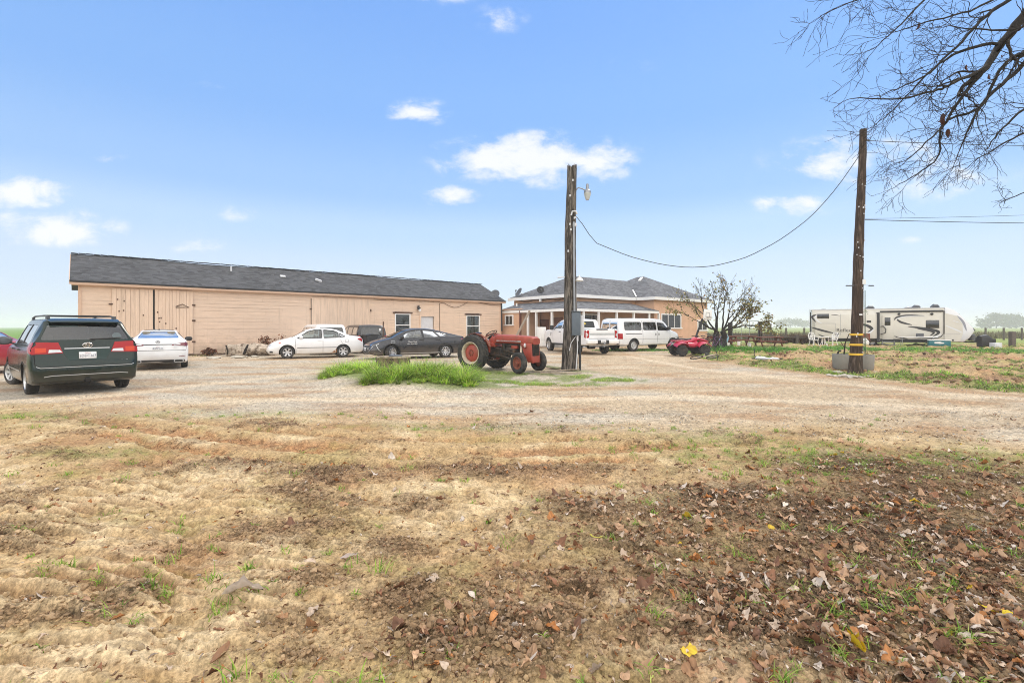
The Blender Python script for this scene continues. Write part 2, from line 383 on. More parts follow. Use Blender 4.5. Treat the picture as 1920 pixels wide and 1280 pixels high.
def masks(X, Y):
    jx = X + .35 * fbm(X * .9, Y * .9, 4, 5); jy = Y + .45 * fbm(X * .9 + 31, Y * .9, 4, 6) + .9 * fbm(X * .28 + 3, Y * .28, 3, 7)
    road = sst(-1.0, 1.0, sd_poly(jx, jy, ROAD)); bank = sst(-.3, .9, sd_poly(jx, jy, BANK)); isle = sst(-.2, .5, sd_poly(jx, jy, ISLE))
    return road, bank, isle
MOUNDS = ((660, 712, 50, 8, .16), (800, 724, 85, 12, .24), (730, 708, 60, 14, .12))
def ground_h(X, Y, full=True):
    X = np.asarray(X, float); Y = np.asarray(Y, float)
    road, bank, isle = masks(X, Y); near = 1 - sst(7.5, 10.5, Y)
    h = .02 * fbm(X * .5, Y * .5, 3, 1) * (1 - .5 * road)
    h = h + bank * (.15 + .20 * fbm(X * .35, Y * .35, 4, 2) + .26 * np.abs(fbm(X * 1.0, Y * 1.0, 4, 9)) - .08) * (1 - sst(40, 60, Y)) 
    for c in MOUNDS: h = h + c[4] * blob(X, Y, *c[:4])
    h = h + .006 * fbm(X * 2.5, Y * 6, 3, 4) * road * (1 - sst(20, 30, Y))
    h = h - .05 * m_rut(X, Y) * (1 + .6 * perlin(X * 3, Y * 8, 8))
    open_ = near * (1 - road)
    h = h + open_ * (.026 * fbm(X * 1.8, Y * 1.8, 4, 12) + .03 * (.25 - np.abs(fbm(X * 3.2, Y * 4.2, 3, 13))))
    rp = m_ripple(X, Y) * near
    ph = (Y * 1.0 + .10 * X + .10 * fbm(X * 1.1, Y * 1.1, 3, 15)) / .155
    fr = ph - np.floor(ph); saw = np.where(fr < .30, fr / .30, (1 - fr) / .70)
    brk = sst(-.25, .25, perlin(X * 2.3, np.floor(ph) * 7.7, 16))
    h = h + rp * brk * (.10 * saw - .035)
    for t in TRK:
        d = d_line(X + .06 * fbm(X * 2, Y * 2, 2, 51), Y, t); k = (1 - sst(.08, .16, d)) * near
        h = h - k * (.025 + .03 * (np.sin(Y * 46 + X * 9) > .1))
    cm = m_clod(X, Y) * near
    if full:
        h = h + cm * (.03 * np.abs(fbm(X * 5, Y * 5, 4, 18)) + .045 * np.abs(perlin(X * 13, Y * 13, 19)) + .022 * np.abs(perlin(X * 31, Y * 31, 20)))
        h = h + open_ * (.022 * fbm(X * 6, Y * 6, 5, 21, .65) + .015 * np.abs(perlin(X * 20, Y * 20, 22)) - .02 * sst(.25, .5, fbm(X * 3.4, Y * 5.5, 4, 24)))
    return h + cm * .015
def gh(x, y): return float(ground_h(np.array([x]), np.array([y]))[0])

def mixc(c, col, k): return c * (1 - k[:, None]) + np.array(col)[None] * k[:, None]
def ground_col(X, Y):
    road, bank, isle = masks(X, Y); near = 1 - sst(7.5, 10.5, Y)
    n1 = fbm(X * .8, Y * .8, 5, 60); n2 = fbm(X * 3.1, Y * 3.1, 4, 61); n3 = fbm(X * 12, Y * 12, 3, 62)
    c = np.tile(np.array(SOIL), (len(X), 1))
    c = mixc(c, SOIL_PALE, sst(.0, .5, n1 + .6 * n2) * .75)
    c = mixc(c, SOIL_RED, sst(.0, .6, fbm(X * .6 + 9, Y * .9, 5, 63) + .25 * n2) * .75)
    c = mixc(c, SOIL_OLIVE, sst(.05, .55, fbm(X * 1.1, Y * 1.1 + 17, 4, 67) + .2 * n3) * .55)
    c = mixc(c, SOIL_DARK, m_clod(X, Y) * .8 * near)
    ph = (Y * 1.0 + .10 * X + .10 * fbm(X * 1.1, Y * 1.1, 3, 15)) / .155; fr = ph - np.floor(ph); crest_lit = np.exp(-((fr - .30) / .16) ** 2)
    c = mixc(c, SOIL_PALE, crest_lit * m_ripple(X, Y) * near * .55); c = mixc(c, SOIL_DARK, np.exp(-((fr - .02) / .10) ** 2) * m_ripple(X, Y) * near * .5)  # ripple shading put into the soil colour: crests paler, troughs darker
    c = mixc(c, LITTER, m_leaf(X, Y) * .85 * near)
    c = mixc(c, RUT_C, m_rut(X, Y) * .85 * sst(-.5, .3, n2 + n1))
    # thin grass patches on the near dirt
    gp = np.zeros(X.shape)
    for b in ((1340, 855, 90, 14), (1330, 815, 130, 14), (1560, 860, 140, 20), (430, 775, 160, 7), (620, 775, 120, 6), (80, 780, 130, 10), (960, 800, 260, 7), (1800, 860, 160, 22), (200, 850, 110, 10), (1480, 835, 120, 10), (270, 752, 80, 4)): gp = np.maximum(gp, blob(X, Y, *b))
    c = mixc(c, GRASS_G, np.clip(gp * sst(-.1, .5, n2 + .6 * n3 + .25) * .75, 0, 1))
    # driveway
    rc = np.tile(np.array(ROAD_T), (len(X), 1))
    streak = fbm(X * .22, Y * 1.1, 4, 64)
    rc = mixc(rc, GRAVEL, sst(-.15, .35, fbm(X * .3, Y * .5, 4, 65) + .5 * sst(6, -5, X) - .22) * .9)
    rc = mixc(rc, SOIL_RED, sst(.15, .6, streak) * .5)
    rc = mixc(rc, ROAD_P, sst(.1, .5, fbm(X * .18 + 5, Y * .9, 4, 66)) * .6)
    tr = 1 - sst(.1, .45, np.abs(d_line(X + .15 * n1, Y, [(-300, 770), (200, 742), (520, 706), (640, 690), (700, 682)])))
    tr = np.maximum(tr, 1 - sst(.1, .45, d_line(X + .15 * n1, Y, [(300, 760), (560, 748), (900, 752), (1300, 744), (1700, 760), (2300, 800)])))
    tr = np.maximum(tr, 1 - sst(.1, .45, d_line(X + .15 * n1, Y, [(1180, 668), (1300, 690), (1500, 712), (1800, 740), (2300, 770)])))
    rc = mixc(rc, SOIL_RED, np.clip(sst(.0, .5, fbm(X * .5, Y * .9, 4, 68)) * .55, 0, 1)); rc = mixc(rc, ROAD_P, tr * .8)
    rc = mixc(rc, SOIL_RED, .5 * (1 - sst(.15, .5, np.abs(d_line(X + .2 * n2, Y, [(1290, 668), (1400, 686), (1560, 706), (1760, 730), (2000, 750)])))))
    c = c * (1 - road[:, None]) + rc * road[:, None]
    ig = isle * sst(-.1, .3, n1 + n2 * .5 + .9 * blob(X, Y, 770, 716, 170, 30))
    c = mixc(c, GRAVEL, isle * .8); c = mixc(c, GRASS_G, ig * .8)
    # rough bank on the right
    bc = np.tile(np.array(SOIL), (len(X), 1))
    bc = mixc(bc, BANK_R, sst(-.1, .4, fbm(X * .5, Y * .6, 4, 70)) * .9)
    bc = mixc(bc, SOIL_DARK, sst(.1, .4, fbm(X * .6 + 3, Y * .5, 4, 71)) * .85)
    bc = mixc(bc, DRYG, sst(.05, .4, fbm(X * .4 + 3, Y * .4, 4, 74)) * .8)
    bg_ = sst(-.02, .25, fbm(X * .45, Y * .5 + 8, 4, 72) + .5 * (1 - sst(.2, 1.6, sd_poly(X, Y, BANK))) - .08)
    bc = mixc(bc, GRASS_G, bg_ * .9)
    bc = mixc(bc, PASTURE, sst(37, 44, Y + n1 * 2))
    c = c * (1 - bank[:, None]) + bc * bank[:, None]
    # fields
    fl = sst(-1, 1, (-X - 19 - .30 * (Y - 24)) + n1) * sst(21, 25, Y) * (X < 0)
    fl = np.maximum(fl, sst(46, 52, Y + n1 * 2) * (X < 0)); fr = sst(44, 50, Y + n1 * 2) * (X >= 0) * (1 - bank)
    c = mixc(c, FIELD, np.clip(fl, 0, 1)); c = mixc(c, PASTURE, np.clip(fr, 0, 1))
    dry = fl * (1 - sst(26, 33, Y + 3 * n1)); c = mixc(c, DRYG, dry * .8)
    c = c * (1 + .14 * n3 + .10 * n2)[:, None]
    return np.clip(c, .01, .9), np.stack([road * (1 - bank), np.clip(isle + bank, 0, 1), np.clip(np.maximum(m_clod(X, Y), m_leaf(X, Y)) * near + bank * .7 + m_rut(X, Y) * .4, 0, 1)], 1)

ys = [1.15]
while ys[-1] < 62: ys.append(ys[-1] + max(ys[-1] ** 2 / 744 * 1.0, .0125))
while ys[-1] < 1900: ys.append(ys[-1] * 1.12)
ys = np.array(ys); us = np.linspace(-1.32, 1.32, 1040)
YY, UU = np.meshgrid(ys, us, indexing='ij'); XX = UU * (YY + 1.0)
gX, gY = XX.ravel(), YY.ravel(); gH = ground_h(gX, gY)
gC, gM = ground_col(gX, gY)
nr, ncol = YY.shape
ii = np.arange((nr - 1) * ncol).reshape(nr - 1, ncol)[:, :-1].ravel()
Q = np.stack([ii, ii + 1, ii + 1 + ncol, ii + ncol], 1)

def ground_mat():
    m, nt, b = new_mat('ground'); L = nt.links
    a = N(nt, 'ShaderNodeAttribute'); a.attribute_name = 'Col'; am = N(nt, 'ShaderNodeAttribute'); am.attribute_name = 'Mask'
    s = N(nt, 'ShaderNodeSeparateXYZ'); L.new(am.outputs['Vector'], s.inputs[0])
    tc = N(nt, 'ShaderNodeTexCoord')
    # grain of the soil: fine grit, crumbs, and dark specks painted for debris and shaded pits
    n1 = N(nt, 'ShaderNodeTexNoise', Scale=42.0, Detail=8.0, Roughness=.8); L.new(tc.outputs['Object'], n1.inputs['Vector'])
    r1 = N(nt, 'ShaderNodeMapRange'); L.new(n1.outputs[0], r1.inputs[0]); r1.inputs[1].default_value = .43; r1.inputs[2].default_value = .57; r1.inputs[3].default_value = .50; r1.inputs[4].default_value = 1.42
    n4 = N(nt, 'ShaderNodeTexNoise', Scale=9.0, Detail=7.0, Roughness=.72); n4.inputs['Distortion'].default_value = .6; L.new(tc.outputs['Object'], n4.inputs['Vector'])
    r4 = N(nt, 'ShaderNodeMapRange'); L.new(n4.outputs[0], r4.inputs[0]); r4.inputs[1].default_value = .40; r4.inputs[2].default_value = .56; r4.inputs[3].default_value = .58; r4.inputs[4].default_value = 1.2
    x0 = N(nt, 'ShaderNodeMixRGB', blend_type='MULTIPLY'); L.new(mathn(nt, 'ADD', mathn(nt, 'MULTIPLY', s.outputs[2], .5), .5), x0.inputs[0]); L.new(a.outputs['Color'], x0.inputs[1]); L.new(r4.outputs[0], x0.inputs[2])
    x1 = N(nt, 'ShaderNodeMixRGB', blend_type='MULTIPLY'); L.new(mathn(nt, 'ADD', mathn(nt, 'MULTIPLY', s.outputs[2], .45), .58), x1.inputs[0]); L.new(x0.outputs[0], x1.inputs[1]); L.new(r1.outputs[0], x1.inputs[2])
    n5 = N(nt, 'ShaderNodeTexNoise', Scale=17.0, Detail=5.0, Roughness=.7); L.new(tc.outputs['Object'], n5.inputs['Vector'])
    r5 = N(nt, 'ShaderNodeMapRange'); L.new(n5.outputs[0], r5.inputs[0]); r5.inputs[1].default_value = .57; r5.inputs[2].default_value = .63; r5.inputs[3].default_value = 1.; r5.inputs[4].default_value = .48
    x9 = N(nt, 'ShaderNodeMixRGB', blend_type='MULTIPLY'); L.new(mathn(nt, 'ADD', mathn(nt, 'MULTIPLY', s.outputs[2], .5), .55), x9.inputs[0]); L.new(x1.outputs[0], x9.inputs[1]); L.new(r5.outputs[0], x9.inputs[2]); x1 = x9
    # pebbles of the gravel
    v = N(nt, 'ShaderNodeTexVoronoi', Scale=26.0); L.new(tc.outputs['Object'], v.inputs['Vector'])
    bw = N(nt, 'ShaderNodeRGBToBW'); L.new(v.outputs['Color'], bw.inputs[0])
    r2 = N(nt, 'ShaderNodeMapRange'); L.new(bw.outputs[0], r2.inputs[0]); r2.inputs[3].default_value = .68; r2.inputs[4].default_value = 1.32
    x2 = N(nt, 'ShaderNodeMixRGB', blend_type='MULTIPLY'); L.new(s.outputs[0], x2.inputs[0]); L.new(x1.outputs[0], x2.inputs[1]); L.new(r2.outputs[0], x2.inputs[2])
    L.new(x2.outputs[0], b.inputs['Base Color']); b.inputs['Roughness'].default_value = .95; b.inputs['Specular IOR Level'].default_value = .15
    ad = mathn(nt, 'ADD', n1.outputs[0], mathn(nt, 'MULTIPLY', v.outputs['Distance'], s.outputs[0]))
    bp = N(nt, 'ShaderNodeBump', Strength=.9, Distance=.03); L.new(mathn(nt, 'ADD', mathn(nt, 'MULTIPLY', s.outputs[2], .6), .35), bp.inputs['Strength']); L.new(ad, bp.inputs['Height']); L.new(bp.outputs[0], b.inputs['Normal'])
    return m
def mathn(nt, op, a, b):
    n = N(nt, 'ShaderNodeMath', operation=op)
    for i, q in enumerate((a, b)):
        if isinstance(q, (int, float)): n.inputs[i].default_value = q
        else: nt.links.new(q, n.inputs[i])
    return n.outputs[0]
GM = ground_mat()
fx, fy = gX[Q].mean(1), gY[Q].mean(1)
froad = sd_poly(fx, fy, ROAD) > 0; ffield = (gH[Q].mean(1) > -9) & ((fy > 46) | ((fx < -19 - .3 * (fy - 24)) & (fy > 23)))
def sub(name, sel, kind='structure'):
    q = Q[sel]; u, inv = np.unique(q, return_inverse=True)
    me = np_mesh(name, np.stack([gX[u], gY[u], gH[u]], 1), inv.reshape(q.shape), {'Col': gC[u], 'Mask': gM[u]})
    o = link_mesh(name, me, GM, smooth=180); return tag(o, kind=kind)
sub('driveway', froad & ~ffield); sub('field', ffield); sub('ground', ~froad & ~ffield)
fm = mat('far_ground', (.22, .22, .11), .95, var=.2, scale=.05)
tag(MB().box((0, 300, -.55), (3400, 3200, .3)).build('terrain', fm, smooth=None), kind='structure')

# ------------------------------------------------------------------ loose cover: clods, leaves, grass
rng = np.random.RandomState(5)
def fan_pts(n, y0, y1, umax=1.15, pw=1.0):
    """points spread so that near ground gets them densely"""
    y = y0 * (y1 / y0) ** (rng.rand(n) ** pw); return (rng.rand(n) * 2 - 1) * umax * (y + .4), y
def instance(name, proto_list, P, S, Z, tilt, cols, m, kind='stuff', jit=.12, hfull=True, dz=0.):
    """merges many small copies of a few shapes into one mesh with a colour of its own per copy"""
    Vs, Fs, Cs, off = [], [], [], 0
    hz = ground_h(P[:, 0], P[:, 1], hfull) + dz
    which = rng.randint(0, len(proto_list), len(P))
    for k, (pv_, pf) in enumerate(proto_list):
        ix = np.where(which == k)[0]
        if not len(ix): continue
        n = len(ix); a = Z[ix]; t = tilt[ix]; ca, sa = np.cos(a), np.sin(a)
        p = pv_[None] * S[ix][:, None, None]
        tx = t[:, 0][:, None]; ty = t[:, 1][:, None]
        x, y, z = p[..., 0], p[..., 1], p[..., 2]
        y, z = y * np.cos(tx) - z * np.sin(tx), y * np.sin(tx) + z * np.cos(tx)
        x, z = x * np.cos(ty) + z * np.sin(ty), -x * np.sin(ty) + z * np.cos(ty)
        xx = x * ca[:, None] - y * sa[:, None] + P[ix, 0][:, None]; yy_ = x * sa[:, None] + y * ca[:, None] + P[ix, 1][:, None]
        Vs.append(np.stack([xx, yy_, z + hz[ix][:, None]], -1).reshape(-1, 3))
        Fs.append((pf[None] + (np.arange(n) * len(pv_))[:, None, None] + off).reshape(-1, pf.shape[1])); off += n * len(pv_)
        Cs.append(np.repeat(cols[ix] * (1 + jit * rng.randn(n, 1)), len(pv_), 0) * (1 + .16 * rng.randn(n * len(pv_), 1)))
    me = np_mesh(name, np.concatenate(Vs), np.concatenate(Fs), np.clip(np.concatenate(Cs), .005, .95))
    return tag(link_mesh(name, me, m, smooth=180 if name != 'dirt_clods' else 25), kind=kind)
def keep(P, prob): return P[rng.rand(len(P)) < prob]
# clods
def clod_shape(sub_, k):
    bm = bmesh.new(); bmesh.ops.create_icosphere(bm, subdivisions=sub_, radius=1)
    v = np.array([p.co[:] for p in bm.verts]); f = np.array([[q.index for q in p.verts] for p in bm.faces]); bm.free()
    d = 1 + .55 * perlin(v[:, 0] * 1.6 + k * 3, v[:, 1] * 1.6 + v[:, 2], k) + .5 * perlin(v[:, 2] * 2.6 + k, v[:, 0] * 2.6 - v[:, 1], k + 5) + .3 * perlin(v[:, 0] * 5 + v[:, 2] * 3, v[:, 1] * 5 - k, k + 9)
    return v * d[:, None] * np.array([1, .8 + .1 * (k % 3), .62]), f
CL = [clod_shape(2 if k < 3 else 1, k) for k in range(8)]
x, y = fan_pts(130000, 1.9, 9.5); P = np.stack([x, y], 1); P = keep(P, m_clod(x, y) * (1 - sst(7.5, 9, y)) * .8 + .055 * (1 - sst(7.5, 9, y)))[:30000]
n = len(P); S = .003 + .017 * rng.rand(n) ** 3.0 + .010 * (rng.rand(n) < .06) 
cc = ground_col(P[:, 0], P[:, 1])[0] * .66 + np.array(SOIL_DARK)[None] * .30
instance('dirt_clods', CL, P, S, rng.rand(n) * 6.3, .5 * rng.randn(n, 2), cc, attr_mat('clod', .95, bump=.6, bs=90), jit=.16, dz=.002)
# gravel stones on driveway
x, y = fan_pts(26000, 6.5, 20, 1.1); P = np.stack([x, y], 1); P = keep(P, (sd_poly(x, y, ROAD) > -.4) * .6)[:9000]
n = len(P); S = .005 + .014 * rng.rand(n) ** 4
g = .20 + .26 * rng.rand(n, 1); cc = g * np.array([[1.04, .98, .9]])
instance('gravel', [clod_shape(1, k) for k in range(4)], P, S, rng.rand(n) * 6.3, .3 * rng.randn(n, 2), cc, attr_mat('stone', .9), dz=.001)
# fallen leaves
def leaf_shape(k, lobed=False):
    r = np.random.RandomState(100 + k); nx = 9; V, Fq = [], []
    curl = r.uniform(.6, 3.4) * r.choice([-1, 1]); bend = r.uniform(-.9, 1.1); tw = r.uniform(-.9, .9)
    for i in range(nx):
        t = i / (nx - 1); w = .30 * math.sin(math.pi * min(t * .97 + .03, 1)) ** .75 * (1 - .3 * t)
        if lobed: w *= 1.25 * (.7 + .5 * abs(math.sin(t * math.pi * 2.5 + .5)))
        for j, s in enumerate((-1, -.5, 0, .5, 1)):
            yv = s * w; zz = curl * yv * yv * 1.5 + bend * .3 * math.sin(t * math.pi) + tw * (t - .5) * yv + .06 * r.randn()
            V.append((t - .5, yv * (1 - .25 * abs(curl) * abs(s)), zz * .8 + .10))
    for i in range(nx - 1):
        for j in range(4): a = i * 5 + j; Fq.append((a, a + 1, a + 6, a + 5))
    return np.array(V), np.array(Fq)
def lobed_leaf(k):
    r = np.random.RandomState(200 + k); nn = 24; V = [(0, 0, 0)]; cu, cv = r.uniform(-1.6, 2.6), r.uniform(-1.6, 2.6); tw = r.uniform(-1, 1)
    for q in (.52, 1.):
        for i in range(nn):
            t = 2 * math.pi * i / nn; lobe = .36 + .16 * math.cos(t) + .15 * abs(math.cos(t * 2.5)) ** .7 * (1 if abs(t - math.pi) > .7 else .2) + .02 * r.randn() * q; rr_ = lobe * (q if q == 1 else q * .9); V.append((rr_ * math.cos(t), rr_ * math.sin(t), 0))
    V = np.array(V); x, y = V[:, 0], V[:, 1]; V[:, 2] = (cu * x * x * .7 + cv * y * y * 1.2 + tw * x * y + .11 * np.sin(x * 11 + k) * np.cos(y * 9 + k) + .05 * r.randn(len(V))) * .8 + .07
    Fq = [(0, 1 + 2 * i, 2 + 2 * i, 1 + (2 * i + 2) % nn) for i in range(nn // 2)] + [(1 + i, 1 + nn + i, 1 + nn + (i + 1) % nn, 1 + (i + 1) % nn) for i in range(nn)]
    return V, np.array(Fq)
LV = [leaf_shape(k, k % 3 == 0) for k in range(12)] + [lobed_leaf(k) for k in range(5)]
x, y = fan_pts(60000, 1.75, 9.8); P = np.stack([x, y], 1); P = keep(P, (m_leaf(x, y) ** 1.1 * .52 + .013) * (1 - .5 * (sd_poly(x, y, ROAD) > 0)))
n = len(P); S = .030 + .062 * rng.rand(n) ** 2.0
pal = np.array([(.36, .20, .105), (.48, .30, .18), (.25, .12, .065), (.52, .40, .30), (.46, .20, .07), (.60, .51, .43), (.17, .085, .05), (.40, .27, .17)])
cc = pal[rng.choice(len(pal), n, p=[.22, .2, .15, .14, .06, .08, .07, .08])]
ym = rng.rand(n) < .006 ; cc[ym] = (.62, .42, .04)
LM = attr_mat('fallen_leaf', .7, trans=.12, bump=.3, bs=45)
instance('fallen_leaves', LV, P, S, rng.rand(n) * 6.3, .17 * rng.randn(n, 2), cc, LM, dz=.0)
# small crumbs of bark and leaf litter
x, y = fan_pts(60000, 1.75, 9.5); P = np.stack([x, y], 1); P = keep(P, (m_leaf(x, y) * .36 + .055 + m_clod(x, y) * .10))[:26000]
n = len(P); S = .012 + .036 * rng.rand(n)
cc = pal[rng.choice(len(pal), n)] * .85
instance('leaf_litter', [leaf_shape(40 + k) for k in range(6)], P, S, rng.rand(n) * 6.3, .5 * rng.randn(n, 2), cc, LM, dz=.003)
# grass
def blades(name, P, Hh, W_, lean, cols, m, nseg=3, dz=0., stuff=True):
    n = len(P); W_ = np.broadcast_to(np.asarray(W_, float), (n,)); a = rng.rand(n) * 6.283; ln = lean * (.35 + .9 * rng.rand(n)); wa = a + 1.57
    base = np.stack([P[:, 0], P[:, 1], ground_h(P[:, 0], P[:, 1], False) + dz - .01], 1)
    V = np.zeros((n, (nseg + 1) * 2, 3)); C = np.zeros_like(V)
    for i in range(nseg + 1):
        t = i / nseg; w = W_ * (1 - t ** 1.6 * .92)
        ctr = base + np.stack([np.cos(a) * ln * t ** 1.8 * Hh, np.sin(a) * ln * t ** 1.8 * Hh, Hh * (t - .32 * ln * t ** 2.2)], 1)
        o = np.stack([np.cos(wa) * w, np.sin(wa) * w, 0 * w], 1) / 2
        V[:, 2 * i] = ctr - o; V[:, 2 * i + 1] = ctr + o
        C[:, 2 * i] = C[:, 2 * i + 1] = cols
    k = (nseg + 1) * 2; f = np.array([(2 * i, 2 * i + 1, 2 * i + 3, 2 * i + 2) for i in range(nseg)])
    Fq = (f[None] + (np.arange(n) * k)[:, None, None]).reshape(-1, 4)
    me = np_mesh(name, V.reshape(-1, 3), Fq, np.clip(C.reshape(-1, 3), .004, .9))
    o = link_mesh(name, me, m, smooth=180)
    return tag(o, kind='stuff') if stuff else o
GRM = attr_mat('grass_blade', .55, trans=.35, spec=.3)
def gcols(n, pal_, p=None, jit=.22): 
    c = np.array(pal_)[rng.choice(len(pal_), n, p=p)]; return c * np.clip(1 + jit * rng.randn(n, 1), .35, 1.8)
GPAL = [(.20, .36, .035), (.30, .47, .055), (.14, .28, .03), (.42, .48, .12)]
# tufts in the dirt
def tufts(n, per, y0, y1, prob, spread):
    x, y = fan_pts(n, y0, y1); T_ = keep(np.stack([x, y], 1), prob(x, y))
    k = rng.randint(per // 2, per, len(T_)); B = np.repeat(T_, k, 0); sc = np.repeat(.4 + 1.0 * rng.rand(len(T_)) ** 1.6, k)
    B = B + spread * sc[:, None] * rng.randn(len(B), 2); return B, sc
def p_t(x, y):
    g = np.zeros(x.shape)
    for b in ((1340, 855, 120, 20, 1), (1330, 815, 170, 20, .8), (1560, 870, 220, 40, .8), (960, 805, 300, 10, .4), (430, 778, 170, 8, .6), (620, 778, 120, 7, .6), (80, 780, 130, 10, .6), (1800, 870, 180, 40, .8), (1700, 1100, 300, 130, .45), (300, 1100, 300, 130, .14), (1480, 835, 150, 14, .7)): g = np.maximum(g, blob(x, y, *b[:4]) * b[4])
    return np.clip(.045 + .75 * g, 0, 1) * (1 - sst(8.2, 9.3, y))
B, sc = tufts(4600, 26, 1.9, 9.3, p_t, .028); n = len(B)
blades('grass_tufts', B, (.03 + .05 * rng.rand(n)) * sc, .0045 + .004 * rng.rand(n), 1.35, gcols(n, GPAL + [(.30, .36, .08)]), GRM, dz=.016)
# thin verge of dry grass along the near edge of the driveway
x, y = fan_pts(60000, 6.2, 10.5, 1.1); P = np.stack([x, y], 1)
e = sd_poly(x, y, ROAD); P = keep(P, np.exp(-((e + .25) / .5) ** 2) * sst(.05, .5, fbm(x * .9, y * 1.3, 4, 80)) * .9); n = len(P)
blades('dry_grass', P, .015 + .045 * rng.rand(n), .006, 1.6, gcols(n, [(.32, .26, .10), (.22, .24, .06), (.42, .36, .18)]), GRM, 2)
# the lush mound round the stump
def lush(name, blobs_, n, h0, h1, w, lean, pal_, y0, y1, thr=.25, road_out=True):
    P = []
    for px, py, rx, ry, k in blobs_:
        x0, y0_ = PG(px, py); a = rx * y0_ / F; b = ry * y0_ ** 2 / (CH * F); q = int(n * k)
        r = np.sqrt(rng.rand(q)); t = rng.rand(q) * 6.283; P.append(np.stack([x0 + a * r * np.cos(t), y0_ + b * r * np.sin(t), 1 - r], 1))
    P = np.concatenate(P); cl_ = fbm(P[:, 0] * 2.2, P[:, 1] * 2.2, 3, 90)
    P = P[(P[:, 2] + .35 * cl_ > thr * .4)]
    st = PG(732, 706); far = np.hypot(P[:, 0] - st[0], P[:, 1] - st[1] - .3) > .62; P = P[far]
    cl_ = fbm(P[:, 0] * 2.2, P[:, 1] * 2.2, 3, 90); m_ = len(P)
    H_ = (h0 + (h1 - h0) * np.clip(P[:, 2] * 1.6, 0, 1) * np.clip(.75 + .9 * cl_, .3, 1.5)) * (.6 + .6 * rng.rand(m_))
    c = gcols(m_, pal_) * (1 + .6 * cl_[:, None])
    return blades(name, P[:, :2], H_, w * (.7 + .6 * rng.rand(m_)), lean, c, GRM, 4)
MPAL = [(.26, .46, .04), (.38, .56, .06), (.15, .33, .035), (.48, .58, .12), (.46, .42, .20), (.30, .50, .05), (.42, .58, .08)]
def tussocks(name, C, per, h, w, lean, pal_, rad=.09):
    """clumps whose blades arch outwards from a shared root"""
    k = rng.randint(int(per * .6), per, len(C)); idx = np.repeat(np.arange(len(C)), k); n = len(idx)
    a = rng.rand(n) * 6.283; r = rad * np.sqrt(rng.rand(n)); sc = (.55 + .75 * rng.rand(len(C)))[idx] * C[idx, 2]
    P = C[idx, :2] + np.stack([np.cos(a) * r, np.sin(a) * r], 1) * sc[:, None]
    tone = (1 + .5 * rng.randn(len(C)))[idx]; Hh = h * sc * (.45 + .7 * rng.rand(n)); W_ = w * (.6 + .7 * rng.rand(n)); ln = lean * (.3 + .9 * rng.rand(n)) * (.5 + r / rad)
    c = gcols(n, pal_, None, .18) * np.clip(tone, .35, 1.7)[:, None]; ns_ = 4; wa = a + 1.57 + .5 * rng.randn(n)
    base = np.stack([P[:, 0], P[:, 1], ground_h(P[:, 0], P[:, 1], False) - .01], 1); V = np.zeros((n, 10, 3)); Cc = np.zeros_like(V)
    for i in range(5):
        t = i / 4; ww = W_ * (1 - t ** 1.8 * .93); ctr = base + np.stack([np.cos(a) * ln * t ** 1.7 * Hh, np.sin(a) * ln * t ** 1.7 * Hh, Hh * (t - .42 * ln * t ** 2.4)], 1); o = np.stack([np.cos(wa) * ww, np.sin(wa) * ww, 0 * ww], 1) / 2
        V[:, 2 * i] = ctr - o; V[:, 2 * i + 1] = ctr + o; Cc[:, 2 * i] = Cc[:, 2 * i + 1] = c
    f = np.array([(2 * i, 2 * i + 1, 2 * i + 3, 2 * i + 2) for i in range(4)]); Fq = (f[None] + (np.arange(n) * 10)[:, None, None]).reshape(-1, 4)
    return tag(link_mesh(name, np_mesh(name, V.reshape(-1, 3), Fq, np.clip(Cc.reshape(-1, 3), .004, .9)), GRM, smooth=180), kind='stuff')
def mound_pts(blobs_, n):
    P = []
    for px, py, rx, ry, k in blobs_:
        x0, y0_ = PG(px, py); a = rx * y0_ / F; b = ry * y0_ ** 2 / (CH * F); q = int(n * k); r = np.sqrt(rng.rand(q)); t = rng.rand(q) * 6.283; P.append(np.stack([x0 + a * r * np.cos(t), y0_ + b * r * np.sin(t), 1.2 - .95 * r ** 2], 1))
    return np.concatenate(P)
C = mound_pts(((654, 706, 48, 9, .7), (690, 706, 30, 7, .3), (780, 719, 78, 12, 1.1), (830, 718, 70, 12, .9), (868, 713, 40, 12, .4), (722, 722, 44, 7, .35), (700, 697, 70, 4, .25), (872, 727, 22, 4, .15)), 215)
st = PG(732, 706); C = C[np.hypot(C[:, 0] - st[0], C[:, 1] - st[1] - .3) > .66]
tussocks('mound_grass', C, 56, .50, .013, 1.15, MPAL, .10)
lush('verge_grass', ((940, 716, 60, 6, .4), (1010, 720, 70, 5, .4), (1150, 712, 70, 6, .6), (1090, 706, 40, 6, .25), (960, 700, 60, 5, .25), (1070, 722, 120, 4, .25), (905, 700, 30, 5, .3)), 9000, .02, .10, .008, 1.4, GPAL + [(.4, .36, .16)], 0, 0, 1.0)
BP = [(.19, .37, .04), (.27, .45, .055), (.13, .27, .035), (.34, .40, .10), (.44, .38, .18)]
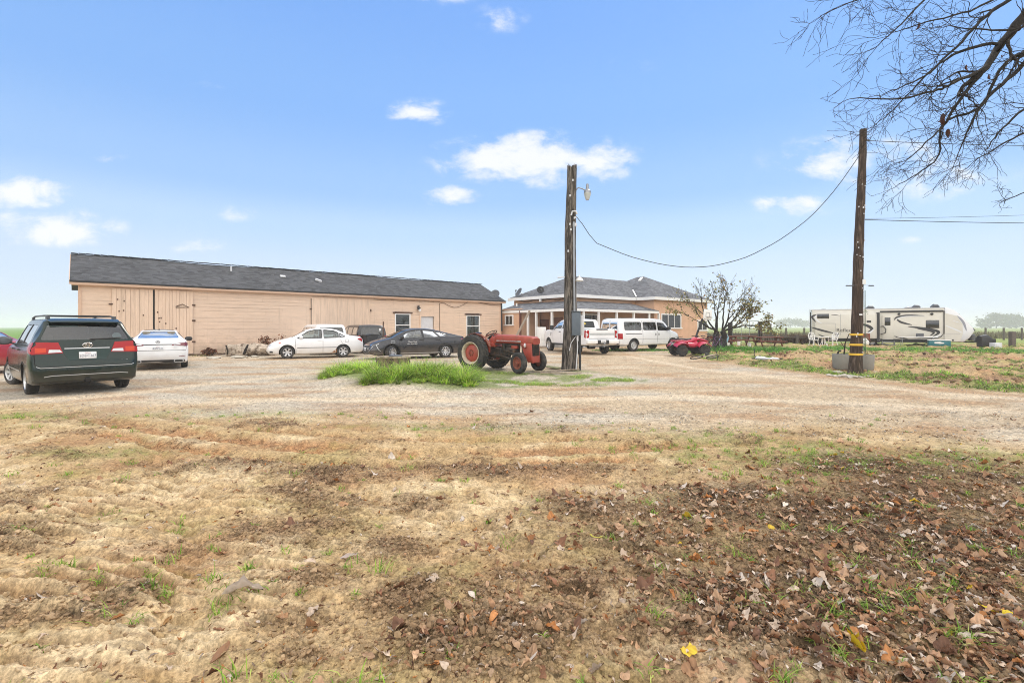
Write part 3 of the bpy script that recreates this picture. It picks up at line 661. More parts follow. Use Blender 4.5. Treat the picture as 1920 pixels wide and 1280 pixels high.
# the rough bank: grass breaks through in irregular clumps, thickest beside the driveway, with clods of turned earth between
n = 60000; y = 10.8 + 27 * rng.rand(n) ** 1.5; x = rng.rand(n) * 40 + 3; P = np.stack([x, y], 1); e = sd_poly(x, y, BANK); P = P[(e > -.15) & (x < 1.25 * y)]
e = sd_poly(P[:, 0], P[:, 1], BANK); g = fbm(P[:, 0] * .45, P[:, 1] * .5 + 8, 4, 72) + .5 * (1 - sst(.2, 1.6, e)) - .02 + .35 * fbm(P[:, 0] * 1.7, P[:, 1] * 1.7, 3, 77)
k = rng.rand(len(P)) < sst(-.12, .35, g) * .75; P = P[k]; C = np.concatenate([P, (.35 + .9 * np.clip(g[k], 0, .8))[:, None]], 1)
tussocks('bank_grass', C, 16, .17, .015, 1.3, BP, .12)
n = 16000; y = 11 + 18 * rng.rand(n) ** 1.4; x = rng.rand(n) * 26 + 4; P = np.stack([x, y], 1); P = P[(sd_poly(x, y, BANK) > .1) & (x < 1.2 * y)]; P = keep(P, sst(.0, .35, fbm(P[:, 0] * .6 + 3, P[:, 1] * .5, 4, 71)) * .8 + .06); n = len(P)
instance('bank_clods', CL, P, .02 + .075 * rng.rand(n) ** 2.6, rng.rand(n) * 6.3, .5 * rng.randn(n, 2), np.array([(.24, .15, .085), (.17, .105, .06), (.32, .20, .12)])[rng.randint(0, 3, n)], attr_mat('bank_clod', .95, bump=.6, bs=40), jit=.25)
lush('lawn_grass', ((1400, 659, 105, 6, 1.), (1340, 660, 45, 5, .5), (1480, 662, 70, 4, .4), (1300, 662, 50, 3, .3), (1190, 657, 100, 2, .4), (1600, 659, 120, 3, .7), (1750, 660, 120, 4, .6), (1880, 664, 90, 6, .4)), 9000, .06, .26, .022, 1.0, [(.10, .28, .035), (.15, .36, .045), (.07, .2, .03)], 0, 0, .6)
# weeds along the foot of the shed
x = -20.6 + .743 * 27 * rng.rand(2500); y = 22.6 + (x + 20.6) / .743 * .669
P = np.stack([x + .669 * (.1 + .5 * rng.rand(2500)), y - .3 + .743 * (-.1 - .4 * rng.rand(2500))], 1); P = keep(P, sst(.0, .3, fbm(P[:, 0] * .8, P[:, 1] * .8, 3, 95))); n = len(P)
blades('shed_weeds', P, .06 + .2 * rng.rand(n), .02, 1.3, gcols(n, [(.2, .24, .06), (.3, .26, .12), (.14, .2, .05)]), GRM, 2)
# ------------------------------------------------------------------ building materials
M = {}
def roof_mat(k=1.):
    m, nt, b = new_mat('shingles'); L = nt.links; tc = N(nt, 'ShaderNodeTexCoord'); sp = N(nt, 'ShaderNodeSeparateXYZ'); L.new(tc.outputs['Object'], sp.inputs[0])
    cb = N(nt, 'ShaderNodeCombineXYZ'); L.new(sp.outputs[0], cb.inputs[0]); L.new(sp.outputs[1], cb.inputs[1]); L.new(mathn(nt, 'MULTIPLY', sp.outputs[2], 3.2), cb.inputs[2])
    v = N(nt, 'ShaderNodeTexVoronoi', Scale=3.4); L.new(cb.outputs[0], v.inputs['Vector']); bw = N(nt, 'ShaderNodeRGBToBW'); L.new(v.outputs['Color'], bw.inputs[0])
    n = N(nt, 'ShaderNodeTexNoise', Scale=16., Detail=6., Roughness=.8); L.new(cb.outputs[0], n.inputs['Vector'])
    n0 = N(nt, 'ShaderNodeTexNoise', Scale=.7, Detail=4.); L.new(tc.outputs['Object'], n0.inputs['Vector'])
    f = mathn(nt, 'ADD', mathn(nt, 'MULTIPLY', bw.outputs[0], .45), mathn(nt, 'ADD', mathn(nt, 'MULTIPLY', n.outputs[0], .8), mathn(nt, 'MULTIPLY', n0.outputs[0], .35)))
    r = N(nt, 'ShaderNodeValToRGB'); e = r.color_ramp.elements; e[0].position = .42; e[0].color = (.010 * k, .011 * k, .013 * k, 1); e[1].position = 1.05; e[1].color = (.095 * k, .097 * k, .105 * k, 1)
    L.new(f, r.inputs[0]); L.new(r.outputs[0], b.inputs['Base Color']); b.inputs['Roughness'].default_value = .95
    saw = mathn(nt, 'FRACT', mathn(nt, 'MULTIPLY', sp.outputs[2], 16.), 0)
    bp = N(nt, 'ShaderNodeBump', Strength=.7, Distance=.03); L.new(mathn(nt, 'ADD', saw, n.outputs[0]), bp.inputs['Height']); L.new(bp.outputs[0], b.inputs['Normal'])
    return m
M['roof'] = roof_mat(); M['roof2'] = roof_mat(1.9)
M['peach'] = mat('peach_paint', (.76, .57, .43), .85, var=.10, scale=3., col2=(.68, .52, .40), thr=(.42, .7), s2=.9, bump=.25, bs=25, stretch=(.35, 1, 2.2))
M['peach2'] = mat('peach_plank', (.75, .56, .42), .85, var=.12, scale=4., col2=(.50, .37, .28), thr=(.52, .8), s2=1.6, bump=.3, bs=30, stretch=(2.5, 1, .25))
def grime(m, col, h0, h1, k):
    nt = m.node_tree; b = nt.nodes['Principled BSDF']; L = nt.links; src = b.inputs['Base Color'].links[0].from_socket
    tc = N(nt, 'ShaderNodeTexCoord'); sp = N(nt, 'ShaderNodeSeparateXYZ'); L.new(tc.outputs['Object'], sp.inputs[0])
    n = N(nt, 'ShaderNodeTexNoise', Scale=2.2, Detail=7., Roughness=.7); L.new(tc.outputs['Object'], n.inputs['Vector'])
    r = N(nt, 'ShaderNodeMapRange'); r.inputs[1].default_value = h1; r.inputs[2].default_value = h0; r.inputs[3].default_value = 0; r.inputs[4].default_value = k
    L.new(mathn(nt, 'ADD', sp.outputs[2], mathn(nt, 'MULTIPLY', mathn(nt, 'SUBTRACT', n.outputs[0], .5), -2.6)), r.inputs[0])
    mp = N(nt, 'ShaderNodeMapping'); mp.inputs['Scale'].default_value = (5, 5, .35); L.new(tc.outputs['Object'], mp.inputs['Vector'])
    n2 = N(nt, 'ShaderNodeTexNoise', Scale=1.0, Detail=5., Roughness=.6); L.new(mp.outputs[0], n2.inputs['Vector'])
    r2 = N(nt, 'ShaderNodeMapRange'); r2.inputs[1].default_value = .58; r2.inputs[2].default_value = .75; r2.inputs[3].default_value = 0; r2.inputs[4].default_value = .38; L.new(n2.outputs[0], r2.inputs[0])
    mx = N(nt, 'ShaderNodeMixRGB'); mx.inputs[2].default_value = c4(col); L.new(mathn(nt, 'MAXIMUM', r.outputs[0], r2.outputs[0]), mx.inputs[0]); L.new(src, mx.inputs[1]); L.new(mx.outputs[0], b.inputs['Base Color'])
grime(M['peach'], (.36, .27, .19), -.2, .9, .75); grime(M['peach2'], (.36, .28, .20), -1.2, .2, .6)
M['stucco'] = mat('stucco', (.66, .41, .27), .9, var=.10, scale=2., bump=.4, bs=60)
M['white'] = mat('white_paint', (.82, .81, .79), .6, var=.06, scale=5.)
M['trimp'] = mat('peach_trim', (.66, .45, .32), .7, var=.08)
M['dark'] = mat('dark_void', (.018, .017, .016), .9)
M['black'] = mat('black_plastic', (.02, .02, .022), .5)
M['maroon'] = mat('maroon_door', (.16, .06, .04), .7)
M['grey'] = mat('grey_metal', (.30, .31, .33), .45, .6, var=.15)
M['dkgrey'] = mat('dark_grey', (.09, .095, .105), .55)
M['pale'] = mat('pale_grey', (.62, .62, .64), .6)
M['winglass'] = glass('window_glass', (.35, .42, .42), .06)
M['green_blind'] = mat('green_blind', (.11, .20, .155), .8, var=.2, scale=3)
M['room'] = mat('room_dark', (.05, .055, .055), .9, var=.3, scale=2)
M['curtain'] = mat('curtain', (.33, .35, .34), .9, var=.3, scale=4, stretch=(6, 6, .3))
M['rust'] = mat('rusty_iron', (.10, .05, .03), .8, var=.4)

def dish(name, parent, loc, r, rot, m):
    p = empty(name, parent, loc, rot)
    mb = MB().lathe([(.01, 0), (r * .5, r * .07), (r, r * .28), (r * .985, r * .30), (r * .5, r * .10), (.01, .03)], 20); mb.build('reflector', m, p)
    mb = MB().tube([(0, -r * .9, r * .25), (0, -r * .5, r * .8), (0, 0, r * .95)], .02, 6).box((0, 0, r * .95), (.09, .16, .1)); mb.build('feed_arm', M['dkgrey'], p)
    mb = MB().tube([(0, 0, -.02), (0, .05, -.2), (0, r * .2, -.35)], .03, 8); mb.build('mast', M['grey'], p); return p

# ------------------------------------------------------------------ the long shed
SA = R(42); E1 = Vector((math.cos(SA), math.sin(SA), 0)); E2 = Vector((-math.sin(SA), math.cos(SA), 0))
S0 = Vector((-20.9, 22.8, 0)) + E2 * .3 + E1 * .22
def sx(px):
    u = (px - 960) / F; return (u * S0.y - S0.x) / (E1.x - u * E1.y)
def sz(px, py): return CH - (py - HZ) * (S0.y + E1.y * sx(px)) / F
shed = thing('shed', 'long peach wooden shed with dark shingle roof and big plank doors', 'shed', S0, SA)
LEN = 26.88; EZ = 3.70; OPEN = []
def opening(p0, p1, y0, y1): 
    a, b = sx(p0), sx(p1); z1, z0 = sz((p0 + p1) / 2, y0), sz((p0 + p1) / 2, y1); OPEN.append((a, b, z0, z1)); return OPEN[-1]
w1 = opening(740, 769, 588, 632); w2 = opening(874, 899, 591, 632); dr = opening(789, 813, 593, 648)
rr = random.Random(4); mb = MB(); z = .05; hb = .2
while z < EZ:
    cuts = [(a, b) for a, b, c, d in OPEN if z + hb > c and z < d]; xs = [0.]
    while xs[-1] < LEN: xs.append(min(LEN, xs[-1] + rr.uniform(3, 5.2)))
    seg = []
    for a, b in zip(xs[:-1], xs[1:]):
        parts = [(a, b)]
        for c, d in cuts:
            parts = [q for p, r_ in parts for q in ((p, min(r_, c)), (max(p, d), r_)) if q[1] - q[0] > .02]
        seg += parts
    for a, b in seg:
        j = rr.uniform(-.004, .004); g = rr.choice([.002, .003, .006, .012])
        mb.box(((a + b) / 2, .01 + j, z + hb / 2), (b - a - .003, .03, hb - g), (R(1.3), 0, 0))
    z += hb
mb.box((.02, 3.2, EZ / 2), (.05, 6.4, EZ)); mb.box((LEN, 3.2, EZ / 2), (.05, 6.4, EZ)); mb.box((LEN / 2, 6.4, EZ / 2), (LEN, .05, EZ))
mb.add([(0, 0, EZ), (0, 6.4, EZ), (0, 3.2, 5.3), (.06, 0, EZ), (.06, 6.4, EZ), (.06, 3.2, 5.3)], [(0, 1, 2), (5, 4, 3), (0, 3, 4, 1), (1, 4, 5, 2), (2, 5, 3, 0)])
mb.add([(LEN, 0, EZ), (LEN, 6.4, EZ), (LEN, 3.2, 5.3), (LEN - .06, 0, EZ), (LEN - .06, 6.4, EZ), (LEN - .06, 3.2, 5.3)], [(0, 1, 2), (5, 4, 3), (0, 3, 4, 1), (1, 4, 5, 2), (2, 5, 3, 0)])
wall = mb.build('wall', M['peach'], shed, smooth=20)
mb = MB().box((LEN / 2, .10, EZ / 2), (LEN - .2, .06, EZ - .02)); 
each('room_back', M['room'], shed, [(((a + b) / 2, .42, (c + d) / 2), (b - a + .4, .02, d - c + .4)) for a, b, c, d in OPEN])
lg = MB()
for k in range(60): lg.box((rr.uniform(0, LEN), -.008, rr.uniform(.3, EZ - .3)), (rr.uniform(.4, 2.2), .012, .006))
rf = MB(); th = .09
for sgn in (0, 1):
    ya, yb = (-.3, 3.2) if not sgn else (6.7, 3.2); z0, z1 = 3.78, 5.42; dn = Vector((0, 1.64 if not sgn else -1.64, -3.5)).normalized() * th
    dn = Vector((0, 0, -th))
    vs = [(-.3, ya, z0), (LEN + .3, ya, z0), (LEN + .3, yb, z1), (-.3, yb, z1)]
    n_ = 40; top = []; 
    V = []; Fc = []
    for i in range(n_ + 1):
        x = -.3 + (LEN + .6) * i / n_; sag = .035 * math.sin(i * .5) * math.sin(i * .17) 
        V += [(x, ya, z0 + sag * .3), (x, (ya + yb) / 2, (z0 + z1) / 2 + sag), (x, yb, z1 + sag), (x, yb, z1 - th + sag), (x, ya, z0 - th + sag * .3)]
    for i in range(n_):
        b0 = i * 5
        for j in range(5): Fc.append((b0 + j, b0 + 5 + j, b0 + 5 + (j + 1) % 5, b0 + (j + 1) % 5))
    Fc += [(0, 1, 2, 3, 4), tuple(n_ * 5 + q for q in (4, 3, 2, 1, 0))]; rf.add(V, Fc)
roof = rf.build('roof', M['roof'], shed, smooth=20)
rc = MB()
for i in range(92): rc.box((-.15 + i * .3, 3.2, 5.455 + .006 * (i % 3)), (.29, .26, .03), (0, R(2), 0))
rc.build('ridge_cap', M['roof'], roof, smooth=None)
each('roof_vent', M['pale'], roof, [((sx(547), 1.75, 4.83), (.3, .25, .07), (R(25), 0, 0)), ((sx(612), 1.4, 4.68), (.4, .2, .12), (R(25), .3, 0))])
MB().tube([(7, 2.4, 4.9), (7, 2.4, 5.3)], .05, 8).build('vent_pipe', M['pale'], roof)
mb = MB().box((LEN / 2, -.28, 3.66), (LEN + .62, .03, .15)).box((LEN / 2, -.12, 3.575), (LEN + .5, .30, .02)).bar((-.31, -.3, 3.68), (-.31, 3.2, 5.32), .03, .16).bar((LEN + .31, -.3, 3.68), (LEN + .31, 3.2, 5.32), .03, .16)
mb.build('fascia', M['trimp'], shed, smooth=20)
mb = MB().box((LEN / 2, -.335, 3.755), (LEN + .64, .06, .05)); mb.build('drip_edge', M['black'], roof)
def plank_door(p0, p1, ztop, n, name='plank_door', skip=()):
    a, b = sx(p0), sx(p1); mb = MB(); w = (b - a) / n
    for i in range(n):
        o = rr.uniform(-.008, .008); mb.box((a + w * (i + .5), -.045 + o, ztop / 2 + .06 + rr.uniform(-.02, .02)), (w - rr.choice([.004, .006, .012]), .04, ztop - .12))
    d = mb.build(name, M['peach2'], shed, smooth=20, bevel=.004); return d, a, b
d1, a, b = plank_door(209, 286.5, 3.5, 9)
each('bolt', M['rust'], d1, [((a + (b - a) * rr.random(), -.075, rr.uniform(1.1, 3.1)), (.05, .02, .07)) for k in range(9)])
each('hinge', M['rust'], d1, [((a - .03, -.07, zz), (.16, .02, .07)) for zz in (.9, 2.7)]); each('latch', M['rust'], d1, [((b - .1, -.075, 1.15), (.22, .02, .14))])
d2, a, b = plank_door(290, 362, 3.5, 11)
MB().tube([(a + .9, -.08, 2.65), (a + 1.2, -.09, 2.78), (a + 1.5, -.08, 2.62), (a + .9, -.08, 2.60)], .02, 6).build('hook', M['rust'], d2)
each('bolt', M['rust'], d2, [((a + (b - a) * rr.random(), -.075, rr.uniform(.8, 2.4)), (.05, .02, .08)) for k in range(8)])
each('hinge', M['rust'], d2, [((b + .02, -.07, zz), (.16, .02, .09)) for zz in (.75, 1.9, 2.75)]); each('latch', M['rust'], d2, [((a + .2, -.08, 1.2), (.24, .03, .12))])
mb = MB().box((sx(288.3), -.03, 1.75), (sx(289.9) - sx(286.9), .05, 3.5)); mb.build('door_gap', M['dark'], shed)
d3, a, b = plank_door(583, 693, 3.45, 7)
for zz in (1.0, 2.7): each('hinge', M['rust'], d3, [((a - .03, -.07, zz), (.14, .02, .08)), ((b + .05, -.07, zz), (.1, .02, .16))])
each('door_gap', M['dark'], d3, [((a, -.06, 1.7), (.03, .02, 3.3))])
each('corner_board', M['trimp'], shed, [((.05, -.02, EZ / 2), (.12, .06, EZ - .2)), ((LEN - .05, -.02, EZ / 2), (.12, .06, EZ - .2))])
mb = MB().tube([(LEN + .02, -.07, 3.6), (LEN + .05, -.08, 1.2)], .07, 8); mb.build('downpipe', M['black'], shed)
mb = MB()
for i in range(40):
    a = .3 + i * LEN / 40; mb.box((a, -.02, .03), (LEN / 40 - .02, .10, rr.uniform(.02, .12)))
mb.build('sill_board', M['rust'], shed, smooth=None)
def shed_window(w, top_m, green):
    a, b, c, d = w; p = empty('window', shed, ((a + b) / 2, 0, (c + d) / 2)); W_, H_ = b - a, d - c
    mb = MB(); t = .07
    mb.box((-W_ / 2 + t / 2, .0, 0), (t, .12, H_)).box((W_ / 2 - t / 2, .0, 0), (t, .12, H_)).box((0, .002, H_ / 2 - t / 2), (W_ - 2 * t, .12, t)).box((0, .002, -H_ / 2 + t / 2), (W_ - 2 * t, .12, t)).box((0, .004, .02), (W_ - 2 * t, .10, .07))
    mb.build('frame', M['white'], p, bevel=.006)
    MB().box((0, .03, 0), (W_ - .1, .006, H_ - .1)).build('pane', M['winglass'], p)
    MB().box((0, .13, H_ * .24), (W_ - .05, .02, H_ * .5)).build('blind', top_m, p)
    MB().box((0, -.06, H_ / 2 + .07), (W_ + .3, .09, .09)).build('lintel', M['rust'], p)
shed_window(w1, M['green_blind'], 1); shed_window(w2, mat('mottled_blind', (.06, .12, .09), .8, var=.6, scale=9), 0)
a, b, c, d = dr; p = empty('entry_door', shed, ((a + b) / 2, 0, 0))
MB().box((0, .10, d / 2), (b - a, .05, d - .02)).build('leaf', M['pale'], p)
MB().box((-(b - a) / 2 - .05, -.02, d / 2), (.1, .08, d)).box(((b - a) / 2 + .05, -.02, d / 2), (.1, .08, d)).box((0, -.02, d + .05), (b - a + .2, .08, .1)).box((0, -.03, d + .9), (b - a + .5, .03, .04)).build('frame', M['peach'], p)
lp = empty('wall_lamp', shed, (sx(784), -.1, sz(784, 580)))
MB().box((0, .04, .12), (.14, .1, .3)).tube([(0, 0, .2), (-.1, -.12, .26), (-.12, -.18, .12)], .025, 6).lathe([(.02, .12), (.14, .05), (.15, 0)], 12, T(-.1, -.16, .06)).build('bracket', M['black'], lp)
MB().lathe([(.01, -.14), (.09, -.09), (.11, 0), (.07, .07), (.01, .09)], 14, T(.0, -.14, -.05)).build('bulb', M['white'], lp)
mb = MB(); x0, x1 = sx(824), sx(918); zt = sz(824, 569); pts = [(x0, -.03, 1.0), (x0, -.03, zt), (x0 + .15, -.04, zt + .06)]
for i in range(9): t = i / 8; pts.append((x0 + .4 + (sx(880) - x0 - .4) * t, -.06, zt + .05 + .28 * t - .5 * math.sin(math.pi * t) * (1 - t * .3)))
pts += [(x1, -.06, 3.42), (LEN, -.08, 3.40)]
mb.tube(pts, .016, 6); mb.tube([(a, -.06, 3.5 - .05 * math.sin(a * 2.1) ** 2) for a in np.linspace(sx(700), sx(824), 14)], .012, 5); mb.build('cable', M['rust'], shed)
dish('satellite_dish', shed, (sx(929) + .05, .1, 4.30), .42, (R(62), R(-10), R(-52)), M['dkgrey'])

# ------------------------------------------------------------------ the house
HA = R(38); H1 = Vector((math.cos(HA), math.sin(HA), 0)); H2 = Vector((-math.sin(HA), math.cos(HA), 0)); HC = Vector((4.56, 38, 0))
house = thing('house', 'peach stucco farmhouse with grey hip roof and wraparound porch', 'house', HC, HA)
def on_front(px, y0):              # local x on the line y = y0
    q = HC + H2 * y0; u = (px - 960) / F; return (u * q.y - q.x) / (H1.x - u * H1.y)
def on_left(px, x0):               # local y on the line x = x0
    q = HC + H1 * x0; u = (px - 960) / F; return (u * q.y - q.x) / (H2.x - u * H2.y)
def hz(lx, ly, py): 
    q = HC + H1 * lx + H2 * ly; return CH - (py - HZ) * q.y / F
mb = MB().box((4.6, 4.0, 2.05), (8.4, 7.2, 4.1)).box((13.15, 3.0, 2.05), (8.7, 9.2, 4.1)).box((-.85, 5.25, 1.55), (2.1, 2.9, 3.1))
mb.build('wall', M['stucco'], house, smooth=20)
rf = MB()
def slab(quads, t=.1):
    for q in quads:
        n = len(q); rf.add([*q, *[(a, b, c - t) for a, b, c in q]], [tuple(range(n)), tuple(range(2 * n - 1, n - 1, -1))] + [(i, n + i, n + (i + 1) % n, (i + 1) % n) for i in range(n)])
Z = 4.17
slab([[(0, 0, Z), (8.45, 0, Z), (12.3, 4, 6.2), (4.3, 4, 6.2)], [(0, 0, Z), (4.3, 4, 6.2), (0, 8, Z)], [(0, 8, Z), (4.3, 4, 6.2), (12.3, 4, 6.2), (8.45, 8, Z)]])
slab([[(8.4, -2, Z), (17.9, -2, Z), (13.1, 2.7, 6.62)], [(8.4, -2, Z), (13.1, 2.7, 6.62), (13.1, 3.5, 6.62), (8.4, 8, Z)], [(17.9, -2, Z), (17.9, 8, Z), (13.1, 3.5, 6.62), (13.1, 2.7, 6.62)], [(17.9, 8, Z), (8.4, 8, Z), (13.1, 3.5, 6.62)]])
roof = rf.build('roof', M['roof2'], house, smooth=20)
rf = MB(); PZ, PW = 2.97, 3.66
slab([[(-2, -2, PZ), (8.95, -2, PZ), (8.1, .35, PW), (.35, .35, PW)], [(-2, -2, PZ), (.35, .35, PW), (.35, 6.9, PW), (-2, 6.9, PZ)]], .07)
rf.build('porch_roof', M['roof2'], house, smooth=20)
mb = MB()
for a, b in (((0, 0), (8.3, 0)), ((0, 0), (0, 8)), ((8.4, -2), (17.9, -2)), ((8.4, -2), (8.4, .05)), ((17.9, -2), (17.9, 8))):
    ox = .02 if a[0] == b[0] else 0; mb.bar((a[0] - ox, a[1] - (.02 if not ox else 0), Z - .11), (b[0] - ox, b[1] - (.02 if not ox else 0), Z - .11), .04, .26)
mb.bar((8.52, .1, Z + .13), (9.9, 1.55, Z + .87), .12, .05); mb.bar((12.0, 2.4, 6.1), (12.7, 2.6, 6.5), .25, .06)
mb.build('eave_board', M['white'], house, smooth=20)
mb = MB().bar((-2, -2, PZ - .14), (8.95, -2, PZ - .14), .06, .2).bar((-2, -2.05, PZ - .14), (-2, 6.9, PZ - .14), .06, .2)
mb.build('porch_beam', M['white'], house, smooth=20)
for px in (1094, 1122, 1156, 1188, 1217, 1235):
    MB().box((on_front(px, -1.9), -1.9, PZ / 2 - .1), (.15, .15, PZ - .25)).build('porch_post', M['white'], house)
for px in (990, 1005.6, 1035):
    MB().box((-1.9, on_left(px, -1.9), PZ / 2 - .1), (.15, .15, PZ - .25)).build('porch_post', M['white'], house)
MB().box((-1.96, on_left(975.5, -1.96) , 1.45), (.16, .12, 2.9)).build('corner_post', M['maroon'], house)
MB().box((3.2, -.8, .08), (10.4, 2.3, .16)).box((-.8, 1.9, .08), (2.3, 3.6, .16)).build('porch_floor', mat('concrete', (.34, .33, .31), .9), house)
def hwin(c, along, w, h, split=1, dep=.0, curtain=True, name='window'):
    """window on a wall: c = centre local; along = 'x' (front wall) or 'y' (left wall)"""
    p = empty(name, house, c, (0, 0, 0 if along == 'x' else R(-90))); t = .12; mb = MB()
    mb.box((-w / 2, 0, 0), (t, .1, h + t)).box((w / 2, 0, 0), (t, .1, h + t)).box((0, .002, h / 2), (w - t, .1, t)).box((0, -.03, -h / 2 - .02), (w + .3, .16, t))
    for i in range(1, split): mb.box((-w / 2 + w * i / split, .004, 0), (.06, .08, h - t))
    mb.build('frame', M['white'], p, bevel=.01)
    MB().box((0, .0, 0), (w - .1, .01, h - .1)).build('pane', M['winglass'], p)
    MB().box((0, .035, 0), (w - .1, .01, h - .1)).build('room', M['room'], p)
    if curtain: MB().box((-.06 * w, .02, 0), (w * .42, .01, h - .15)).build('curtain', M['curtain'], p)
    return p
xw0, xw1 = on_front(1240, -1.62), on_front(1276, -1.62); hwin(((xw0 + xw1) / 2, -1.63, hz(11, -1.6, 602)), 'x', xw1 - xw0, 1.25, 3)
xw0, xw1 = on_front(1308, -1.62), on_front(1325, -1.62); hwin(((xw0 + xw1) / 2, -1.63, hz(16, -1.6, 610)), 'x', xw1 - xw0, .95, 2)
yw0, yw1 = on_left(962, -1.92), on_left(948, -1.92); hwin((-1.93, (yw0 + yw1) / 2, hz(-1.9, yw0, 600)), 'y', yw1 - yw0, .8, 2)
hwin((on_front(1109, .4), .37, 1.75), 'x', 1.9, 1.7, 2); hwin((on_front(1084, .4) , .37, 1.75), 'x', .7, 1.7, 1, 0, False)
for px, w in ((1142, .9), (1166, 1.9)):
    p = empty('porch_door', house, (on_front(px, .38), .37, 0)); MB().box((0, 0, 1.15), (w, .08, 2.1)).build('leaf', M['maroon'] if w < 1 else M['room'], p)
    MB().box((-w / 2 - .05, -.03, 1.15), (.12, .1, 2.2)).box((w / 2 + .05, -.03, 1.15), (.12, .1, 2.2)).box((0, -.03, 2.28), (w + .2, .1, .12)).build('frame', M['white'], p)
p = empty('porch_door', house, (.37, on_left(1020, .3), 0)); MB().box((0, 0, 1.15), (.08, 1.1, 2.1)).build('leaf', M['maroon'], p)
each('panel', mat('brown_panel', (.22, .10, .06), .8), house, [((.375, on_left(998, .3), 1.25), (.05, .9, 2.3)), ((.375, on_left(1044, .3), 1.25), (.05, 1.3, 2.2))])
dish('satellite_dish', house, (.25, 6.6, 4.62), .46, (R(60), R(15), R(-110)), M['dkgrey'])
dish('satellite_dish', house, (.6, 4.2, 4.75), .32, (R(75), R(-30), R(-20)), M['black'])
MB().tube([(.1, 3.6, 3.7), (.1, 3.6, 4.1)], .12, 8).build('vent_pipe', M['white'], house); MB().tube([(-.9, 5.6, 3.35), (-.9, 5.6, 3.62)], .07, 8).build('vent_pipe', M['white'], house)
mb = MB().tube([(.3, y, 3.92 + .06 * math.sin(y * 3) - .1 * abs(math.sin(y * .9))) for y in np.linspace(.6, 7, 30)], .02, 5); mb.build('cable', M['black'], house)
# lumber leaning at the porch end
pk = AT(964, 652, 34.5); tag(MB().bar((pk.x - .25, pk.y, .1), (pk.x + 1.15, pk.y + 1.0, 2.75), .16, .10).build('leaning_post', mat('old_wood', (.30, .24, .18), .9, bump=.3), None), 'weathered timber post leaning diagonally against the porch behind the tractor', 'timber post')
# ------------------------------------------------------------------ vehicles
def paint(name, col, dust=(.30, .24, .17), rough=.28, metal=0.):
    m = mat(name, col, rough, metal, var=.03, coat=.5)
    nt = m.node_tree; b = nt.nodes['Principled BSDF']; L = nt.links
    src = b.inputs['Base Color'].links[0].from_socket                # road dust thickest low on the body
    tc = N(nt, 'ShaderNodeTexCoord'); sp = N(nt, 'ShaderNodeSeparateXYZ'); L.new(tc.outputs['Object'], sp.inputs[0])
    n = N(nt, 'ShaderNodeTexNoise', Scale=3., Detail=6.); L.new(tc.outputs['Object'], n.inputs['Vector'])
    r = N(nt, 'ShaderNodeMapRange'); r.inputs[1].default_value = .38; r.inputs[2].default_value = -.15; r.inputs[3].default_value = 0.; r.inputs[4].default_value = .55
    L.new(mathn(nt, 'ADD', sp.outputs[2], mathn(nt, 'MULTIPLY', n.outputs[0], -.5)), r.inputs[0])
    mx = N(nt, 'ShaderNodeMixRGB'); mx.inputs[2].default_value = c4(dust); L.new(r.outputs[0], mx.inputs[0]); L.new(src, mx.inputs[1]); L.new(mx.outputs[0], b.inputs['Base Color'])
    return m
M['rubber'] = mat('tyre_rubber', (.030, .029, .028), .85, var=.3, scale=9., col2=(.11, .09, .07), thr=(.5, .8), s2=5., bump=.3, bs=30)
M['cabin'] = mat('cabin_lining', (.06, .06, .062), .9)
M['seat'] = mat('seat_cloth', (.09, .088, .085), .9, var=.2)
M['seat_light'] = mat('seat_beige', (.30, .27, .22), .9, var=.2)
M['carglass'] = glass('car_glass', (.55, .62, .61), .06)
M['tinted'] = glass('tinted_glass', (.24, .30, .30), .07)
M['privacy'] = glass('privacy_glass', (.05, .055, .06), .07)
M['alloy'] = mat('alloy_wheel', (.62, .62, .63), .35, .7, var=.1, col2=(.30, .26, .22), thr=(.55, .8), s2=5.)
M['alloyblack'] = mat('alloy_black', (.03, .03, .032), .35, .3)
M['chrome'] = mat('chrome', (.75, .75, .76), .14, 1.)
M['redlens'] = mat('red_lens', (.38, .008, .012), .2, coat=.25, spec=.25, var=.05)
M['darkred'] = mat('dark_red_lens', (.16, .008, .02), .12, coat=1.)
M['orangelens'] = mat('amber_lens', (.62, .05, .012), .2, coat=.25, spec=.25)
M['clear'] = mat('clear_lens', (.62, .64, .66), .1, .2, coat=1.)
M['lampdark'] = mat('lamp_dark', (.06, .062, .068), .1, coat=1.)
M['plate'] = mat('plate_white', (.78, .78, .78), .5)
M['ink'] = mat('plate_ink', (.03, .04, .12), .6)
M['under'] = mat('underbody', (.014, .013, .012), .9)
M['seam'] = mat('panel_gap', (.012, .012, .013), .8)
M['trimgrey'] = mat('grey_moulding', (.35, .35, .36), .5)
M['silver'] = mat('silver_trim', (.55, .56, .57), .3, .6)

